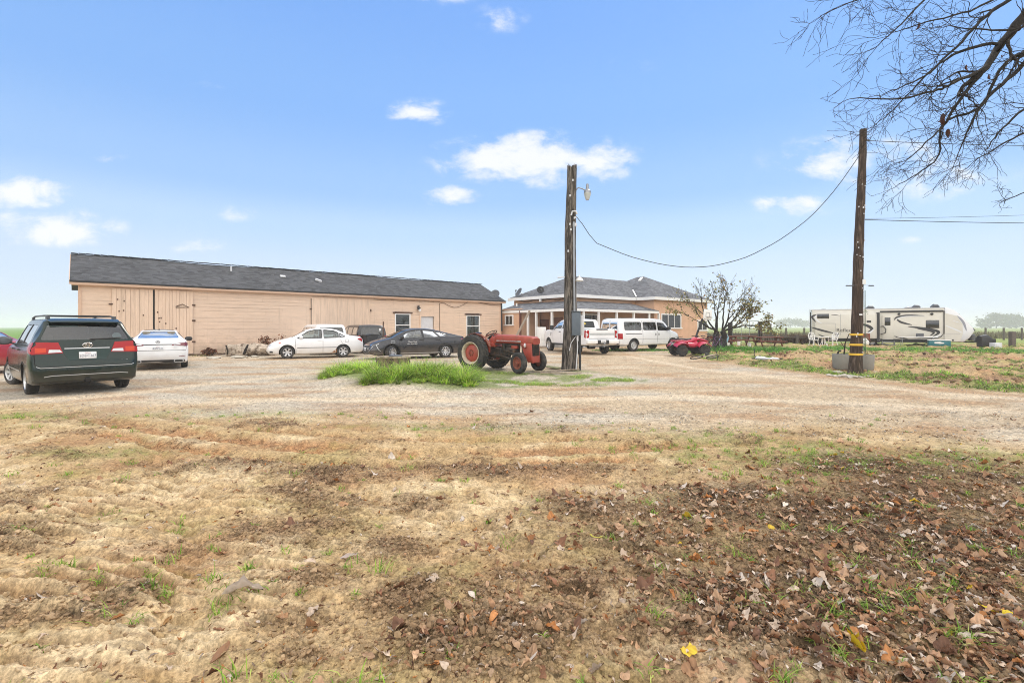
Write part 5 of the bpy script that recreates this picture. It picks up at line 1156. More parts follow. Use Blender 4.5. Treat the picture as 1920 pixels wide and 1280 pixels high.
# ---- charcoal sedan beside the tractor
GP = paint('charcoal_paint', (.035, .036, .042), (.24, .2, .16), .25, .5)
c = Car('sedan', 'charcoal grey fastback sedan with turned front wheels, between the white sedan and the tractor', 'sedan', -4.95, 24.35, 210.5, GP, 2.75, 1.60, .335, .22, axf=1.42,
    zb=[(-2.45, .40), (-2.38, .28), (-2.1, .22), (2.0, .2), (2.3, .24), (2.45, .34)],
    zr=[(-2.45, .7), (-2.43, .92), (-2.36, 1.05), (-2.2, 1.10), (-1.9, 1.17), (-1.2, 1.34), (-.6, 1.45), (-.1, 1.478), (.3, 1.45), (.65, 1.36), (1.45, 1.01), (1.65, .96), (2.1, .83), (2.32, .70), (2.41, .58), (2.45, .46)],
    zs=[(-2.45, 1.05), (-1.6, 1.04), (0, .98), (1.4, .93), (2.45, .5)],
    wm=[(-2.45, .72), (-2.38, .82), (-2.2, .90), (-1.6, .93), (0, .935), (1.8, .92), (2.2, .84), (2.36, .74), (2.45, .55)],
    wr=[(-2.45, .70), (-2.2, .66), (-1.6, .58), (-.6, .55), (0, .55), (.6, .56), (1.45, .70), (2.1, .68), (2.45, .5)], dws=.06)
SW = [round_poly([(1.08, 1.01), (.52, 1.33), (.1, 1.40), (-.12, 1.40), (-.12, 1.01)], .03), round_poly([(-.20, 1.01), (-.20, 1.40), (-.75, 1.355), (-1.0, 1.06)], .03), round_poly([(-1.05, 1.08), (-.82, 1.34), (-1.10, 1.27), (-1.50, 1.10)], .02)]
WS = round_poly([(-.66, 1.04), (.66, 1.04), (.50, 1.37), (-.50, 1.37)], .04); RG = round_poly([(-.5, 1.19), (.5, 1.19), (.46, 1.40), (-.46, 1.40)], .04)
c.make_body((-1.5, 1.3), SW, [(RG, -3, -.6), (WS, .2, 3)])
for p in SW: c.both(lambda A: (c.panel('side_window', p, A, M['carglass'], -.01), c.seam(list(p) + [p[0]], A, .024, M['black'], 'window_trim', .004)))
c.panel('rear_window', RG, 'B', M['tinted'], -.01); c.panel('windscreen', WS, 'F', M['carglass'], -.01)
c.wheels('twin', 28, n=5); c.seats((.15, -.9), M['seat_light']); c.mirrors(.92, .86, .99, M['black'], 1.0)
for sg, A in ((1, 'L'), (-1, 'R')):
    hl = c.panel('headlamp', round_poly([(1.95, .80), (2.22, .72), (2.34, .66), (2.30, .62), (2.05, .70)], .02), A, M['lampdark'], .008)
    Q = [(.42, .715), (.72, .74), (.74, .66), (.44, .65)]; Q = [(a * sg, b) for a, b in Q]; c.panel('front_lamp', Q if sg > 0 else Q[::-1], 'F', M['lampdark'], .008, parent=hl)
    c.seam([(2.02, .745), (2.14, .70), (2.06, .50), (1.96, .42)], A, .022, M['silver'], 'lamp_blade', .01); c.seam([(.72, .62), (.66, .46), (.58, .38)] if sg > 0 else [(-.72, .62), (-.66, .46), (-.58, .38)], 'F', .02, M['silver'], 'lamp_blade', .01)
    c.seam([(1.0, .285), (-1.02, .285)], A, .03, M['silver'], 'sill_strip', .008); c.seam([(-.16, .28), (-.16, 1.42)], A); c.seam([(-.98, 1.0), (-1.1, .7), (-.95, .32)], A); c.seam([(1.05, .3), (1.08, .98)], A)
    c.seam([(1.0, .93), (-1.9, .985)], A, .01); c.seam(round_poly([(1.28, .88), (1.46, .88), (1.46, .78), (1.28, .78)], .02) + [(1.28, .87)], A, .008, M['silver'])
    c.panel('wheel_guard', [(-1.75, .62), (-1.33, .66), (-1.0, .60), (-1.05, .66), (-1.35, .72), (-1.72, .68)], A, GP, .012)
    c.panel('tail_lamp', round_poly([(-2.42, .95), (-2.2, 1.0), (-2.15, .92), (-2.42, .84)], .02), A, M['darkred'], .008)
    for xx in (-.05, -.92): MB().loft([(xx - .10, sg * .925, .925, .01, .015), (xx + .10, sg * .93, .925, .015, .018)], 8).build('door_handle', GP, c.root)
c.panel('grille', round_poly([(-.40, .66), (.40, .66), (.40, .56), (-.40, .56)], .02), 'F', M['black'], .008); c.panel('grille_bar', [(-.66, .70), (.66, .70), (.60, .665), (-.60, .665)], 'F', M['chrome'], .012)
c.panel('lower_grille', round_poly([(-.55, .42), (.55, .42), (.50, .27), (-.50, .27)], .03), 'F', M['black'], .008); c.plate(2.47, .49, '8KLM203', False)
p, nn = c.hit(.42, .78, 'L'); text('Clean Fuel', .11, M['plate'], c.root, (p.x, p.y + .008, p.z + .05), (R(90), 0, R(180))); text('CELL ELECTRIC', .075, M['plate'], c.root, (p.x, p.y + .008, p.z - .05), (R(90), 0, R(180)))
arch_lips(c, M['under'])

# ---- crew-cab pickup behind the big pole
FW = paint('truck_white', (.82, .82, .83), (.42, .31, .18), .3)
def pickup(label, x, y, head, body, sc=1.):
    c = Car('pickup_truck', label, 'pickup truck', x, y, head, body, 4.06, 1.72, .41, .27, axf=2.19,
        zb=[(-3.17, .62), (-3.1, .55), (-2.6, .52), (2.6, .5), (3.0, .48), (3.17, .55)],
        zr=[(-3.17, 1.38), (-3.16, 1.44), (-3.0, 1.45), (-1.13, 1.45), (-1.10, 1.50), (-1.04, 1.95), (-.9, 2.01), (0, 2.03), (.7, 1.98), (1.0, 1.88), (1.62, 1.48), (1.8, 1.44), (2.6, 1.38), (3.0, 1.30), (3.14, 1.15), (3.17, .95)],
        zs=[(-3.17, 1.40), (1.6, 1.38), (3.0, 1.2), (3.17, .9)],
        wm=[(-3.17, .97), (-3.1, 1.0), (0, 1.01), (2.6, 1.0), (3.0, .96), (3.17, .85)], wr=[(-3.17, .95), (-1.2, .95), (-.9, .74), (0, .73), (.8, .73), (1.6, .86), (3.0, .86), (3.17, .75)], dws=.04)
    SW = [round_poly([(1.38, 1.46), (.92, 1.83), (.25, 1.90), (.25, 1.46)], .04), round_poly([(.12, 1.46), (.12, 1.90), (-.85, 1.88), (-.85, 1.46)], .04)]
    RG = round_poly([(-.66, 1.52), (.66, 1.52), (.58, 1.90), (-.58, 1.90)], .05); WS = round_poly([(-.76, 1.50), (.76, 1.50), (.64, 1.88), (-.64, 1.88)], .05)
    b = MB().box((-2.15, 0, 1.32), (1.92, 1.66, .9))
    c.make_body((-1.0, 1.4), SW, [(RG, -2.2, -.2), (WS, .4, 4)], [(b.v, b.f, 2)])
    for p in SW: c.both(lambda A: c.panel('side_window', p, A, M['tinted'], -.01))
    c.panel('windscreen', WS, 'F', M['carglass'], -.01); c.panel('rear_window', RG, 'B', M['privacy'], -.01) if False else MB().prism(RG, -1.055, -1.045, Matrix(((0, 0, 1, 0), (1, 0, 0, 0), (0, 1, 0, 0), (0, 0, 0, 1)))).build('rear_window', M['privacy'], c.root)
    c.wheels('twin', 0, n=6); c.seats((.25, -.75), z=.95)
    for sg, A in ((1, 'L'), (-1, 'R')):
        mo = MB().loft([(1.15, sg * 1.20, 1.52, .12, .15, 4), (1.26, sg * 1.20, 1.52, .11, .14, 4), (1.32, sg * 1.2, 1.52, .07, .1, 4)], 14).bar((1.2, sg * .92, 1.47), (1.2, sg * 1.12, 1.45), .08, .06).build('mirror', M['black'], c.root)
        Q = [(.80, 1.36), (1.0, 1.36), (1.0, .94), (.80, .96)]; Q = [(a * -sg, b) for a, b in Q]; Q = [(max(-.99, min(.99, a)), b) for a, b in Q]; tl = c.panel('tail_lamp', Q[::-1] if sg < 0 else Q, 'B', M['redlens'], .014)
        Q = [(.86, 1.20), (.92, 1.20), (.92, 1.05), (.86, 1.05)]; Q = [(a * -sg, b) for a, b in Q]; c.panel('reverse_lamp', Q, 'B', M['clear'], .018, parent=tl)
        c.panel('wrap', [(-3.14, 1.36), (-2.96, 1.34), (-3.0, .96), (-3.14, .96)], A, M['redlens'], .01, parent=tl)
        c.seam([(.18, .62), (.18, 1.92)], A); c.seam([(-.92, .62), (-.95, 1.45)], A); c.seam([(-1.12, .6), (-1.12, 1.44)], A, .02); c.seam([(1.42, .62), (1.48, 1.42)], A)
        MB().box((.05, sg * 1.0, .50), (2.9, .14, .06)).build('running_board', M['under'], c.root)
        for xx in (.36, -.75): MB().loft([(xx - .13, sg * .99, 1.27, .015, .025), (xx + .13, sg * .995, 1.27, .02, .025)], 8).build('door_handle', M['black'], c.root)
        text('4X4', .14, M['dkgrey'], c.root, (-2.75, sg * 1.012, 1.27), (R(90), 0, R(180) if sg > 0 else 0)) if sc == 1. else None
        c.panel('side_badge', [(1.70, 1.22), (1.82, 1.22), (1.80, 1.0), (1.72, 1.0)], A, M['black'], .008)
    tg = c.panel('tailgate', [(-.78, 1.42), (.78, 1.42), (.78, .93), (-.78, .93)], 'B', body, .02)
    c.panel('tailgate_band', [(-.76, 1.22), (.76, 1.22), (.76, 1.10), (-.76, 1.10)], 'B', M['silver'], .024, parent=tg); c.panel('tailgate_top', [(-.35, 1.45), (.35, 1.45), (.35, 1.385), (-.35, 1.385)], 'B', M['black'], .026, parent=tg)
    c.seam([(-.80, 1.42), (-.80, .91), (.80, .91), (.80, 1.42)], 'B', .018)
    MB().box((-3.27, .66, .74), (.2, .62, .2)).box((-3.27, -.66, .74), (.2, .62, .2)).build('rear_bumper', M['white'] if body == FW else M['dkgrey'], c.root, bevel=.03)
    MB().box((-3.26, 0, .72), (.18, .72, .22)).build('bumper_step', M['black'], c.root, bevel=.02); c.plate(-3.365, .76, '47D829')
    MB().box((-3.3, 0, .50), (.3, .09, .09)).box((-2.8, 0, .50), (.12, 1.2, .1)).lathe([(.01, -.05), (.05, 0), (.01, .05)], 10, T(-3.5, 0, .62)).build('tow_hitch', M['grey'], c.root)
    MB().tube([(-3.0, -.6, .45), (-1.5, -.6, .45)], .05, 8).box((-2.0, 0, .52), (.14, 1.5, .14)).lathe([(.2, -.2), (.2, .2)], 12, T(-1.87, 0, .48) @ MY).build('rear_axle', M['under'], c.root)
    arch_lips(c, M['under']); return c
c = pickup('white crew cab pickup truck behind the weathered pole, tailgate towards the camera', 4.02, 29.7, 108, FW)
MB().loft([(.4, 0, 2.05, .2, .03), (.5, 0, 2.05, .3, .035), (.9, 0, 2.04, .25, .03)], 10).build('roof_antenna', M['white'], c.root)
yl = AT(1089, 609, 27.9); tag(MB().add([(0, 0, 0), (.55, .05, .3), (.1, .05, .5), (-.1, 0, .15), (0, .12, 0), (.5, .2, .28), (.1, .2, .46), (-.1, .15, .15)], [(0, 1, 2, 3), (7, 6, 5, 4), (0, 4, 5, 1), (1, 5, 6, 2), (2, 6, 7, 3), (3, 7, 4, 0)], T(*(yl - Vector((.2, 0, .22))))).build('yellow_sack', mat('yellow_sack', (.75, .55, .06), .6, var=.2), None, bevel=.02), 'bright yellow sack lying over the side of the white pickup bed', 'sack')

# ---- passenger van
VW = paint('van_white', (.82, .82, .83), (.45, .38, .26), .3)
c = Car('passenger_van', 'long white passenger van parked side-on before the house porch', 'van', 8.62, 32.05, 30, VW, 3.50, 1.66, .385, .24, axf=1.92,
    zb=[(-2.78, .50), (-2.7, .42), (-2.3, .40), (2.3, .40), (2.6, .40), (2.74, .48)],
    zr=[(-2.78, .9), (-2.77, 1.3), (-2.74, 1.75), (-2.68, 1.98), (-2.5, 2.07), (0, 2.10), (.95, 2.05), (1.2, 1.95), (1.78, 1.42), (1.9, 1.34), (2.45, 1.18), (2.66, 1.02), (2.74, .8)],
    zs=[(-2.78, 1.32), (1.4, 1.30), (1.8, 1.25), (2.5, 1.05), (2.74, .7)],
    wm=[(-2.78, .86), (-2.72, .95), (-2.5, .99), (0, 1.0), (2.0, .99), (2.5, .92), (2.74, .78)], wr=[(-2.78, .78), (-2.5, .80), (0, .80), (1.0, .78), (1.8, .84), (2.74, .7)], dws=.04)
SW = [round_poly([(1.55, 1.34), (1.12, 1.80), (.55, 1.84), (.55, 1.34)], .05), round_poly([(.40, 1.36), (.40, 1.86), (-.75, 1.86), (-.75, 1.36)], .07), round_poly([(-.92, 1.36), (-.92, 1.86), (-2.35, 1.86), (-2.35, 1.36)], .07)]
RG1 = round_poly([(.06, 1.36), (.72, 1.36), (.66, 1.84), (.06, 1.84)], .06); WS = round_poly([(-.80, 1.42), (.80, 1.42), (.68, 1.92), (-.68, 1.92)], .06)
c.make_body((-2.62, 1.6), SW, [(RG1, -4, -1.5), (mir(RG1), -4, -1.5), (WS, .6, 4)])
for p in SW: c.both(lambda A: (c.panel('side_window', p, A, M['tinted'], -.01), c.seam(list(p) + [p[0]], A, .025, M['black'], 'window_trim', .004)))
c.panel('rear_window', RG1, 'B', M['tinted'], -.01); c.panel('rear_window', mir(RG1), 'B', M['tinted'], -.01); c.panel('windscreen', WS, 'F', M['carglass'], -.01)
c.wheels('steel', 0, M['alloy']); c.seats((.9, -.3, -1.3, -2.2), z=.85); c.mirrors(1.35, .97, 1.36, M['black'], 1.4)
for sg, A in ((1, 'L'), (-1, 'R')):
    Q = [(.80, 1.14), (.93, 1.14), (.93, .80), (.80, .80)]; Q = [(a * -sg, b) for a, b in Q]; tl = c.panel('tail_lamp', Q, 'B', M['redlens'], .012); c.panel('wrap', [(-2.74, 1.14), (-2.55, 1.14), (-2.55, .80), (-2.74, .80)], A, M['redlens'], .012, parent=tl)
    c.seam([(.46, .50), (.46, 1.95)], A, .016); c.seam([(-.83, .50), (-.83, 1.95)], A, .016); c.seam([(1.62, .55), (1.66, 1.32)], A, .016); c.seam([(-.9, 1.12), (-2.3, 1.12)], A, .035, M['seam'], 'slide_rail', .006); c.seam([(2.2, .78), (-2.6, .78)], A, .008)
    for xx in (.60, .32): MB().box((xx, sg * .995, 1.08), (.06, .03, .14)).build('door_handle', M['black'], c.root)
    c.panel('headlamp', [(2.46, 1.06), (2.62, 1.0), (2.66, .86), (2.46, .86)], A, M['clear'], .01)
MB().box((-2.83, 0, .58), (.14, 1.84, .18)).build('rear_bumper', M['dkgrey'], c.root, bevel=.03); MB().box((2.78, 0, .56), (.14, 1.8, .2)).build('front_bumper', M['dkgrey'], c.root, bevel=.03)
c.seam([(0, .7), (0, 2.0)], 'B', .014); c.panel('grille', [(-.6, 1.02), (.6, 1.02), (.6, .74), (-.6, .74)], 'F', M['black'], .01); c.plate(-2.80, .92, '6CHW148')
MB().box((-2.80, .55, 1.0), (.02, .22, .22)).build('sticker', M['lampdark'], c.root); MB().box((-2.815, .55, 1.0), (.006, .14, .12)).build('sticker_face', M['plate'], c.root)
arch_lips(c, M['under'])

# ---- two boxy SUVs nose-in to the shed, behind the white compact
def suv(label, x, y, head, body, top, glass_m):
    k = top / 1.78
    c = Car('suv', label, 'SUV', x, y, head, body, 2.85, 1.62, .37, .24,
        zb=[(-2.35, .48), (-2.28, .36), (2.2, .34), (2.35, .46)], zr=[(-2.35, .85 * k), (-2.34, 1.05 * k), (-2.31, 1.3 * k), (-2.22, 1.66 * k), (-2.1, 1.75 * k), (-.5, 1.78 * k), (.3, 1.74 * k), (.6, 1.64 * k), (1.05, 1.2 * k), (1.2, 1.14 * k), (2.1, 1.05 * k), (2.3, .92 * k), (2.35, .7 * k)],
        zs=[(-2.35, 1.10 * k), (1.2, 1.05 * k), (2.35, .7)], wm=[(-2.35, .84), (-2.2, .93), (0, .94), (2.1, .92), (2.35, .75)], wr=[(-2.35, .80), (-2.2, .74), (0, .72), (.6, .70), (1.1, .80), (2.35, .65)], dws=.04)
    SW = [round_poly([(.80, 1.16 * k), (.45, 1.58 * k), (-.1, 1.62 * k), (-.1, 1.16 * k)], .04), round_poly([(-.2, 1.16 * k), (-.2, 1.62 * k), (-1.1, 1.62 * k), (-1.1, 1.16 * k)], .04), round_poly([(-1.2, 1.18 * k), (-1.2, 1.62 * k), (-2.0, 1.60 * k), (-2.05, 1.2 * k)], .04)]
    RG = round_poly([(-.70, 1.18 * k), (.70, 1.18 * k), (.62, 1.60 * k), (-.62, 1.60 * k)], .05); WS = round_poly([(-.68, 1.24 * k), (.68, 1.24 * k), (.58, 1.60 * k), (-.58, 1.60 * k)], .04)
    c.make_body((-2.18, .9), SW, [(RG, -4, -1), (WS, .1, 4)])
    for p in SW: c.both(lambda A: c.panel('side_window', p, A, glass_m, -.01))
    c.panel('rear_window', RG, 'B', glass_m, -.01); c.panel('windscreen', WS, 'F', M['tinted'], -.01); c.wheels('alloy'); c.seats((-.1, -1.0), z=.75)
    for sg in (1, -1):
        Q = [(.74, 1.12 * k), (.86, 1.12 * k), (.86, .82), (.74, .82)]; c.panel('tail_lamp', [(a * -sg, b) for a, b in Q], 'B', M['redlens'], .01)
    c.plate(-2.37, .85, '4UNR903'); MB().box((-2.36, 0, .55), (.14, 1.7, .2)).build('rear_bumper', M['dkgrey'], c.root, bevel=.03)
    return c
c = suv('white boxy SUV backed behind the compact white sedan against the shed', -11.55, 28.75, 128, WP, 1.70, M['tinted'])
c = suv('black boxy SUV with a white rear window sticker, right of the white SUV', -9.60, 30.35, 125, paint('black_paint', (.012, .012, .014), rough=.25), 1.68, M['privacy'])
MB().box((-2.30, -.46, 1.40), (.012, .13, .15)).build('sticker', M['plate'], c.root)
# ------------------------------------------------------------------ materials for the yard things
M['pole'] = mat('weathered_pole', (.034, .028, .023), .95, var=.6, scale=14., col2=(.21, .18, .155), thr=(.44, .62), s2=7., bump=1., bs=24, stretch=(2, 2, .2))
M['pole2'] = mat('brown_pole', (.050, .032, .022), .95, var=.55, scale=12., col2=(.14, .10, .075), thr=(.50, .68), s2=6., bump=.8, bs=22, stretch=(2, 2, .25))
M['wire'] = mat('wire', (.05, .055, .05), .7)
M['bark'] = mat('dark_bark', (.022, .017, .014), .95, var=.4, scale=12., bump=.8, bs=30, stretch=(1, 1, .4))
M['twig'] = mat('twig', (.026, .018, .014), .9, var=.3)
M['tred'] = mat('tractor_red', (.36, .055, .034), .5, var=.2, scale=8., col2=(.24, .075, .04), thr=(.48, .68), s2=5., bump=.15)
M['iron'] = mat('greasy_iron', (.055, .048, .042), .7, .3, var=.4, col2=(.16, .08, .04), thr=(.5, .7), s2=6.)
M['rimpaint'] = mat('cream_rim', (.50, .43, .32), .7, var=.2, col2=(.25, .13, .07), thr=(.5, .7), s2=8.)
M['rustred'] = mat('rusty_red', (.20, .06, .035), .85, var=.4, scale=10.)
M['concrete'] = mat('rough_concrete', (.30, .29, .265), .95, var=.2, scale=4., col2=(.22, .21, .18), thr=(.45, .7), s2=4., bump=.4, bs=40)
M['yellow'] = mat('yellow_band', (.75, .46, .05), .6, var=.15)
M['redwood'] = mat('redwood', (.17, .055, .035), .85, var=.25, scale=8., stretch=(1, 6, 6))
M['oldwood'] = mat('grey_wood', (.12, .10, .085), .95, var=.4, scale=7., bump=.5, stretch=(.4, 4, 4))
M['lightwood'] = mat('split_wood', (.40, .32, .23), .9, var=.35, scale=7., col2=(.16, .12, .08), thr=(.45, .6), s2=3., bump=.6)
M['atv'] = mat('atv_red', (.48, .012, .055), .35, var=.1, coat=.4)
M['rvbody'] = mat('cream_siding', (.67, .64, .57), .5, var=.05, scale=2.)
M['rvwhite'] = mat('white_fibreglass', (.74, .75, .77), .3, var=.04, coat=.4)
M['teal'] = mat('teal_box', (.02, .16, .19), .5, var=.2)
M['rock'] = mat('pale_rock', (.46, .42, .35), .95, var=.25, scale=6., bump=.5)
M['blue'] = mat('pale_blue', (.35, .62, .78), .6)

def zat(px, Y): return (px - 960) / F * Y

# ------------------------------------------------------------------ weathered pole with the yard lamp
bx, by = PG(1067, 694); by -= .0
P0 = thing('utility_pole', 'thick weathered grey pole with a splintered top, yard lamp and meter box', 'utility pole', (bx, by, gh(bx, by)))
zt = CH + (HZ - 311) * by / F - .02
mb = MB(); rr = random.Random(8); n_ = 40; ns = 60
V = []; Fc = []
for i in range(ns + 1):
    t = i / ns; z = -.15 + (zt + .15) * t; r = .165 + .10 * (1 - t) ** 1.2 + .03 * math.exp(-t * 14); cx = .10 * t + .02 * math.sin(t * 7)
    for j in range(n_):
        a = 2 * math.pi * j / n_; g = 1 + .13 * perlin(np.array([a * 2.2]), np.array([z * .45]), 3)[0] + .15 * perlin(np.array([a * 5.4]), np.array([z * .7]), 4)[0]
        r_ = r * g
        V.append((cx + r_ * math.cos(a), r_ * math.sin(a), z + (rr.uniform(-.16, .08) if i == ns else 0)))
for i in range(ns):
    for j in range(n_): a = i * n_ + j; b = i * n_ + (j + 1) % n_; Fc.append((a, b, b + n_, a + n_))
V.append((.10, 0, zt - .12)); Fc += [(ns * n_ + j, ns * n_ + (j + 1) % n_, len(V) - 1) for j in range(n_)]
mb.add(V, Fc).build('shaft', M['pole'], P0, smooth=50)
def onpole(px, py): v = AT(px, py, by); return (v.x - bx, v.z)
lx, lz = onpole(1081, 356); l2x, l2z = onpole(1101, 364)
lp = empty('yard_lamp', P0, (lx, -.05, lz))
MB().tube([(-.05, 0, -.06), (.05, 0, .06), (.18, 0, .03), (l2x - lx - .02, 0, -.06)], .022, 8).build('arm', M['grey'], lp)
MB().lathe([(.13, 0), (.12, .08), (.07, .13), (.05, .2), (.05, .30), (.03, .34), (.0, .35)], 16, T(l2x - lx, 0, -.14)).build('housing', M['grey'], lp)
MB().lathe([(.06, -.24), (.10, -.14), (.135, 0), (.0, .01)], 16, T(l2x - lx, 0, -.14)).build('lamp_shade', M['clear'], lp)
x, z = onpole(1077, 607); mb = MB().box((x + .02, -.26, z), (.30, .22, .84)).box((x + .02, -.27, z + .43), (.34, .27, .03)); mb.build('meter_box', mat('box_grey', (.10, .125, .155), .5, var=.1), P0, bevel=.01)
MB().box((x + .25, -.18, z - .05), (.14, .12, .70)).build('breaker_box', M['pale'], P0, bevel=.01)
for i, dx in enumerate((.28, .36)): MB().tube([(x - .12 + dx * .2, -.24, zt * .72), (x - .1 + dx * .2, -.30, z + .4)], .026, 8).build('conduit', M['grey'], P0)
MB().tube([(x + .05, -.26, z - .4), (x + .08, -.28, z - .8), (x + .02, -.30, .05)], .018, 8).build('conduit', M['pale'], P0); MB().tube([(x + .16, -.2, z - .4), (x + .17, -.2, .02)], .045, 8).build('conduit', M['black'], P0)
MB().tube([(x + .0, -.31, z - .45), (x - .16, -.33, z - .68), (x - .22, -.33, z - .95)], .012, 6).build('ground_wire', M['pale'], P0)
x2, z2 = onpole(1076, 401); MB().tube([(x2 - .12, -.19, z2 - .1), (x2 - .08, -.2, z2 + .04), (x2 + .05, -.2, z2 + .04), (x2 + .09, -.2, z2 - .06)], .03, 8).build('weather_head', M['pale'], P0)
x2, z2 = onpole(1076, 424); MB().box((x2, -.2, z2), (.13, .1, .12)).build('junction_box', M['pale'], P0, bevel=.01)
x2, z2 = onpole(1083, 522); MB().lathe([(.15, 0), (.12, .07), (.04, .13), (.02, .2), (.0, .21)], 14, T(x2 + .05, -.1, z2 - .1)).build('bell_lamp', M['white'], P0)
x2, z2 = onpole(1052, 520); MB().tube([(x2 + .12, -.1, z2), (x2 - .14, -.12, z2 - .02)], .022, 6).build('bracket_arm', M['pale'], P0)
rr = random.Random(3)
for k in range(7):
    x2, z2 = onpole(rr.uniform(1064, 1078), rr.uniform(330, 500)); MB().box((x2, -.2, z2), (.05, .04, .07)).build('fitting', M['pale'], P0)
# tall brown pole on the right
qx, qy = PG(1603, 702); q_t = AT(1618, 243, qy)
P1 = thing('utility_pole', 'tall slim brown pole leaning right with three yellow bands near its foot', 'utility pole', (qx, qy, gh(qx, qy)))
gz = gh(qx, qy); pts = []; rad = []
for i in range(22):
    t = i / 21; pts.append(((q_t.x - qx) * t + .015 * math.sin(t * 9), 0, -.2 + (q_t.z - gz + .2) * t)); rad.append(.185 * (1 - t) + .10 * t + .07 * math.exp(-t * 22) + .006 * math.sin(i * 2.7))
MB().tube(pts, rad, 20).build('shaft', M['pole2'], P1, smooth=50)
def p1x(z): t = (z + .2) / (q_t.z - gz + .2); return (q_t.x - qx) * t, (.185 * (1 - t) + .10 * t) + .07 * math.exp(-t * 22)
for py in (627, 646, 664):
    z = CH - (py - HZ) * qy / F - gz; x, r = p1x(z); MB().lathe([(r + .004, -.035), (r + .014, -.03), (r + .014, .03), (r + .004, .035)], 22, T(x, 0, z)).build('yellow_band', M['yellow'], P1)
for k in range(26):
    z = rr.uniform(.5, 6.2); x, r = p1x(z); a = rr.uniform(-2.6, -.5); MB().box((x + r * math.cos(a), r * math.sin(a), z), (.03, .03, rr.uniform(.02, .06)), (0, 0, a)).build('staple', M['pale'], P1)
z = CH - (536 - HZ) * qy / F - gz; x, r = p1x(z)
for dx, w in ((-.34, .24), (.36, .16)): MB().tube([(x + dx - w / 2, -.1, z), (x + dx + w / 2, -.1, z)], .02, 6).tube([(x + dx, -.1, z), (x + (.1 if dx > 0 else -.1), -.1, z + .02)], .006, 4).build('side_lamp', M['dkgrey'], P1)
MB().box((x + .08, -.15, z + .12), (.10, .06, .16)).build('tag', M['plate'], P1); z = CH - (590 - HZ) * qy / F - gz; x, r = p1x(z); MB().box((x, -r - .005, z), (.10, .01, .05)).build('tag', M['plate'], P1)
z = CH - (262 - HZ) * qy / F - gz; x, r = p1x(z); MB().tube([(x, 0, z), (x + .17, -.02, z - .03)], .03, 8).build('insulator', M['dkgrey'], P1)
def wire(label, a, b, sag, r=.009, kink=None):
    pts = []
    for i in range(41):
        t = i / 40; p = a.lerp(b, t); p.z -= sag * 4 * t * (1 - t); pts.append(p)
    if kink: pts = kink + pts
    tag(MB().tube(pts, r, 5).build('overhead_wire', M['wire'], None), label, 'wire')
A0 = AT(1078, 403, by - .15); K = AT(1119, 456, by - .3); K2 = AT(1300, 502, by - .9); B0 = AT(1611, 292, qy)
pts = [A0, AT(1092, 420, by - .2), AT(1105, 440, by - .25), K]
for i in range(1, 31):
    t = i / 30; xs = 1119 + (1611 - 1119) * t; c = ((1119, 456), (1180, 481), (1240, 496), (1290, 502), (1340, 499), (1400, 483), (1460, 452), (1520, 408), (1570, 352), (1611, 292))
    ys_ = np.interp(xs, [q[0] for q in c], [q[1] for q in c]); pts.append(AT(xs, float(ys_), (by - .3) + (qy - by + .3) * t))
sm = [pts[0]] + [(pts[i - 1] + pts[i] * 2 + pts[i + 1]) / 4 if i > 4 else pts[i] for i in range(1, len(pts) - 1)] + [pts[-1]]
tag(MB().tube(sm, .012, 6).build('overhead_wire', M['wire'], None), 'sagging wire strung between the weathered pole and the tall brown pole', 'wire')
wire('thin wire running right from the top of the tall brown pole', AT(1626, 264, qy), AT(2400, 262, 24), .25, .011)
wire('upper of two wires running right from the middle of the brown pole', AT(1622, 410, qy), AT(2300, 384, 20), .1, .006)
wire('lower, thicker wire running right from the middle of the brown pole', AT(1622, 412, qy), AT(2400, 414, 20), .12, .011)
# concrete planters and stones at its foot
for px, py, lab in ((1577, 697, 'round grey concrete planter tub left of the brown pole foot'), (1622, 699, 'square-topped pale concrete planter tub right of the brown pole foot')):
    x, y = PG(px, py); y += .3; h = .52; p = thing('planter', lab, 'planter', (x * (y / (y - .3)), y, gh(x, y)))
    MB().lathe([(.21, 0), (.25, .06), (.27, h), (.265, h + .02), (.23, h + .02), (.22, h - .10), (.0, h - .10)], 20).build('tub', M['concrete'], p); MB().lathe([(.0, h - .07), (.22, h - .08)], 14).build('soil', mat('potting_soil', (.05, .035, .025), .95), p)
    mb = MB()
    if px < 1600: mb.tube([(.1, 0, h - .1), (.14, 0, .9), (.30, .02, 1.25)], [.03, .02, .012], 6).tube([(.12, 0, .75), (.0, .05, 1.0)], .01, 5).tube([(-.1, .1, h - .1), (-.02, .1, h + .1), (.06, .1, h + .12)], .03, 6)
    else: mb.tube([(0, 0, h - .1), (.0, 0, 2.75)], [.018, .012], 6)
    mb.build('stem', mat('stake_green', (.06, .10, .06), .8) if px > 1600 else M['bark'], p)
    if px > 1600:
        V = [];
        lm = MB()
        for k in range(26):
            a = rr.uniform(0, 6.28); z = rr.uniform(.9, 1.25) if k < 16 else rr.uniform(1.9, 2.3); d = rr.uniform(.03, .14); c_ = Vector((d * math.cos(a), d * math.sin(a), z)); s_ = .03; lm.add([c_ + Vector((-s_, 0, 0)), c_ + Vector((0, -s_, .02)), c_ + Vector((s_, 0, .04)), c_ + Vector((0, s_, .02))], [(0, 1, 2, 3)])
        lm.build('leaf_sprays', mat('sapling_leaf', (.10, .16, .05), .6), p, fix=False)
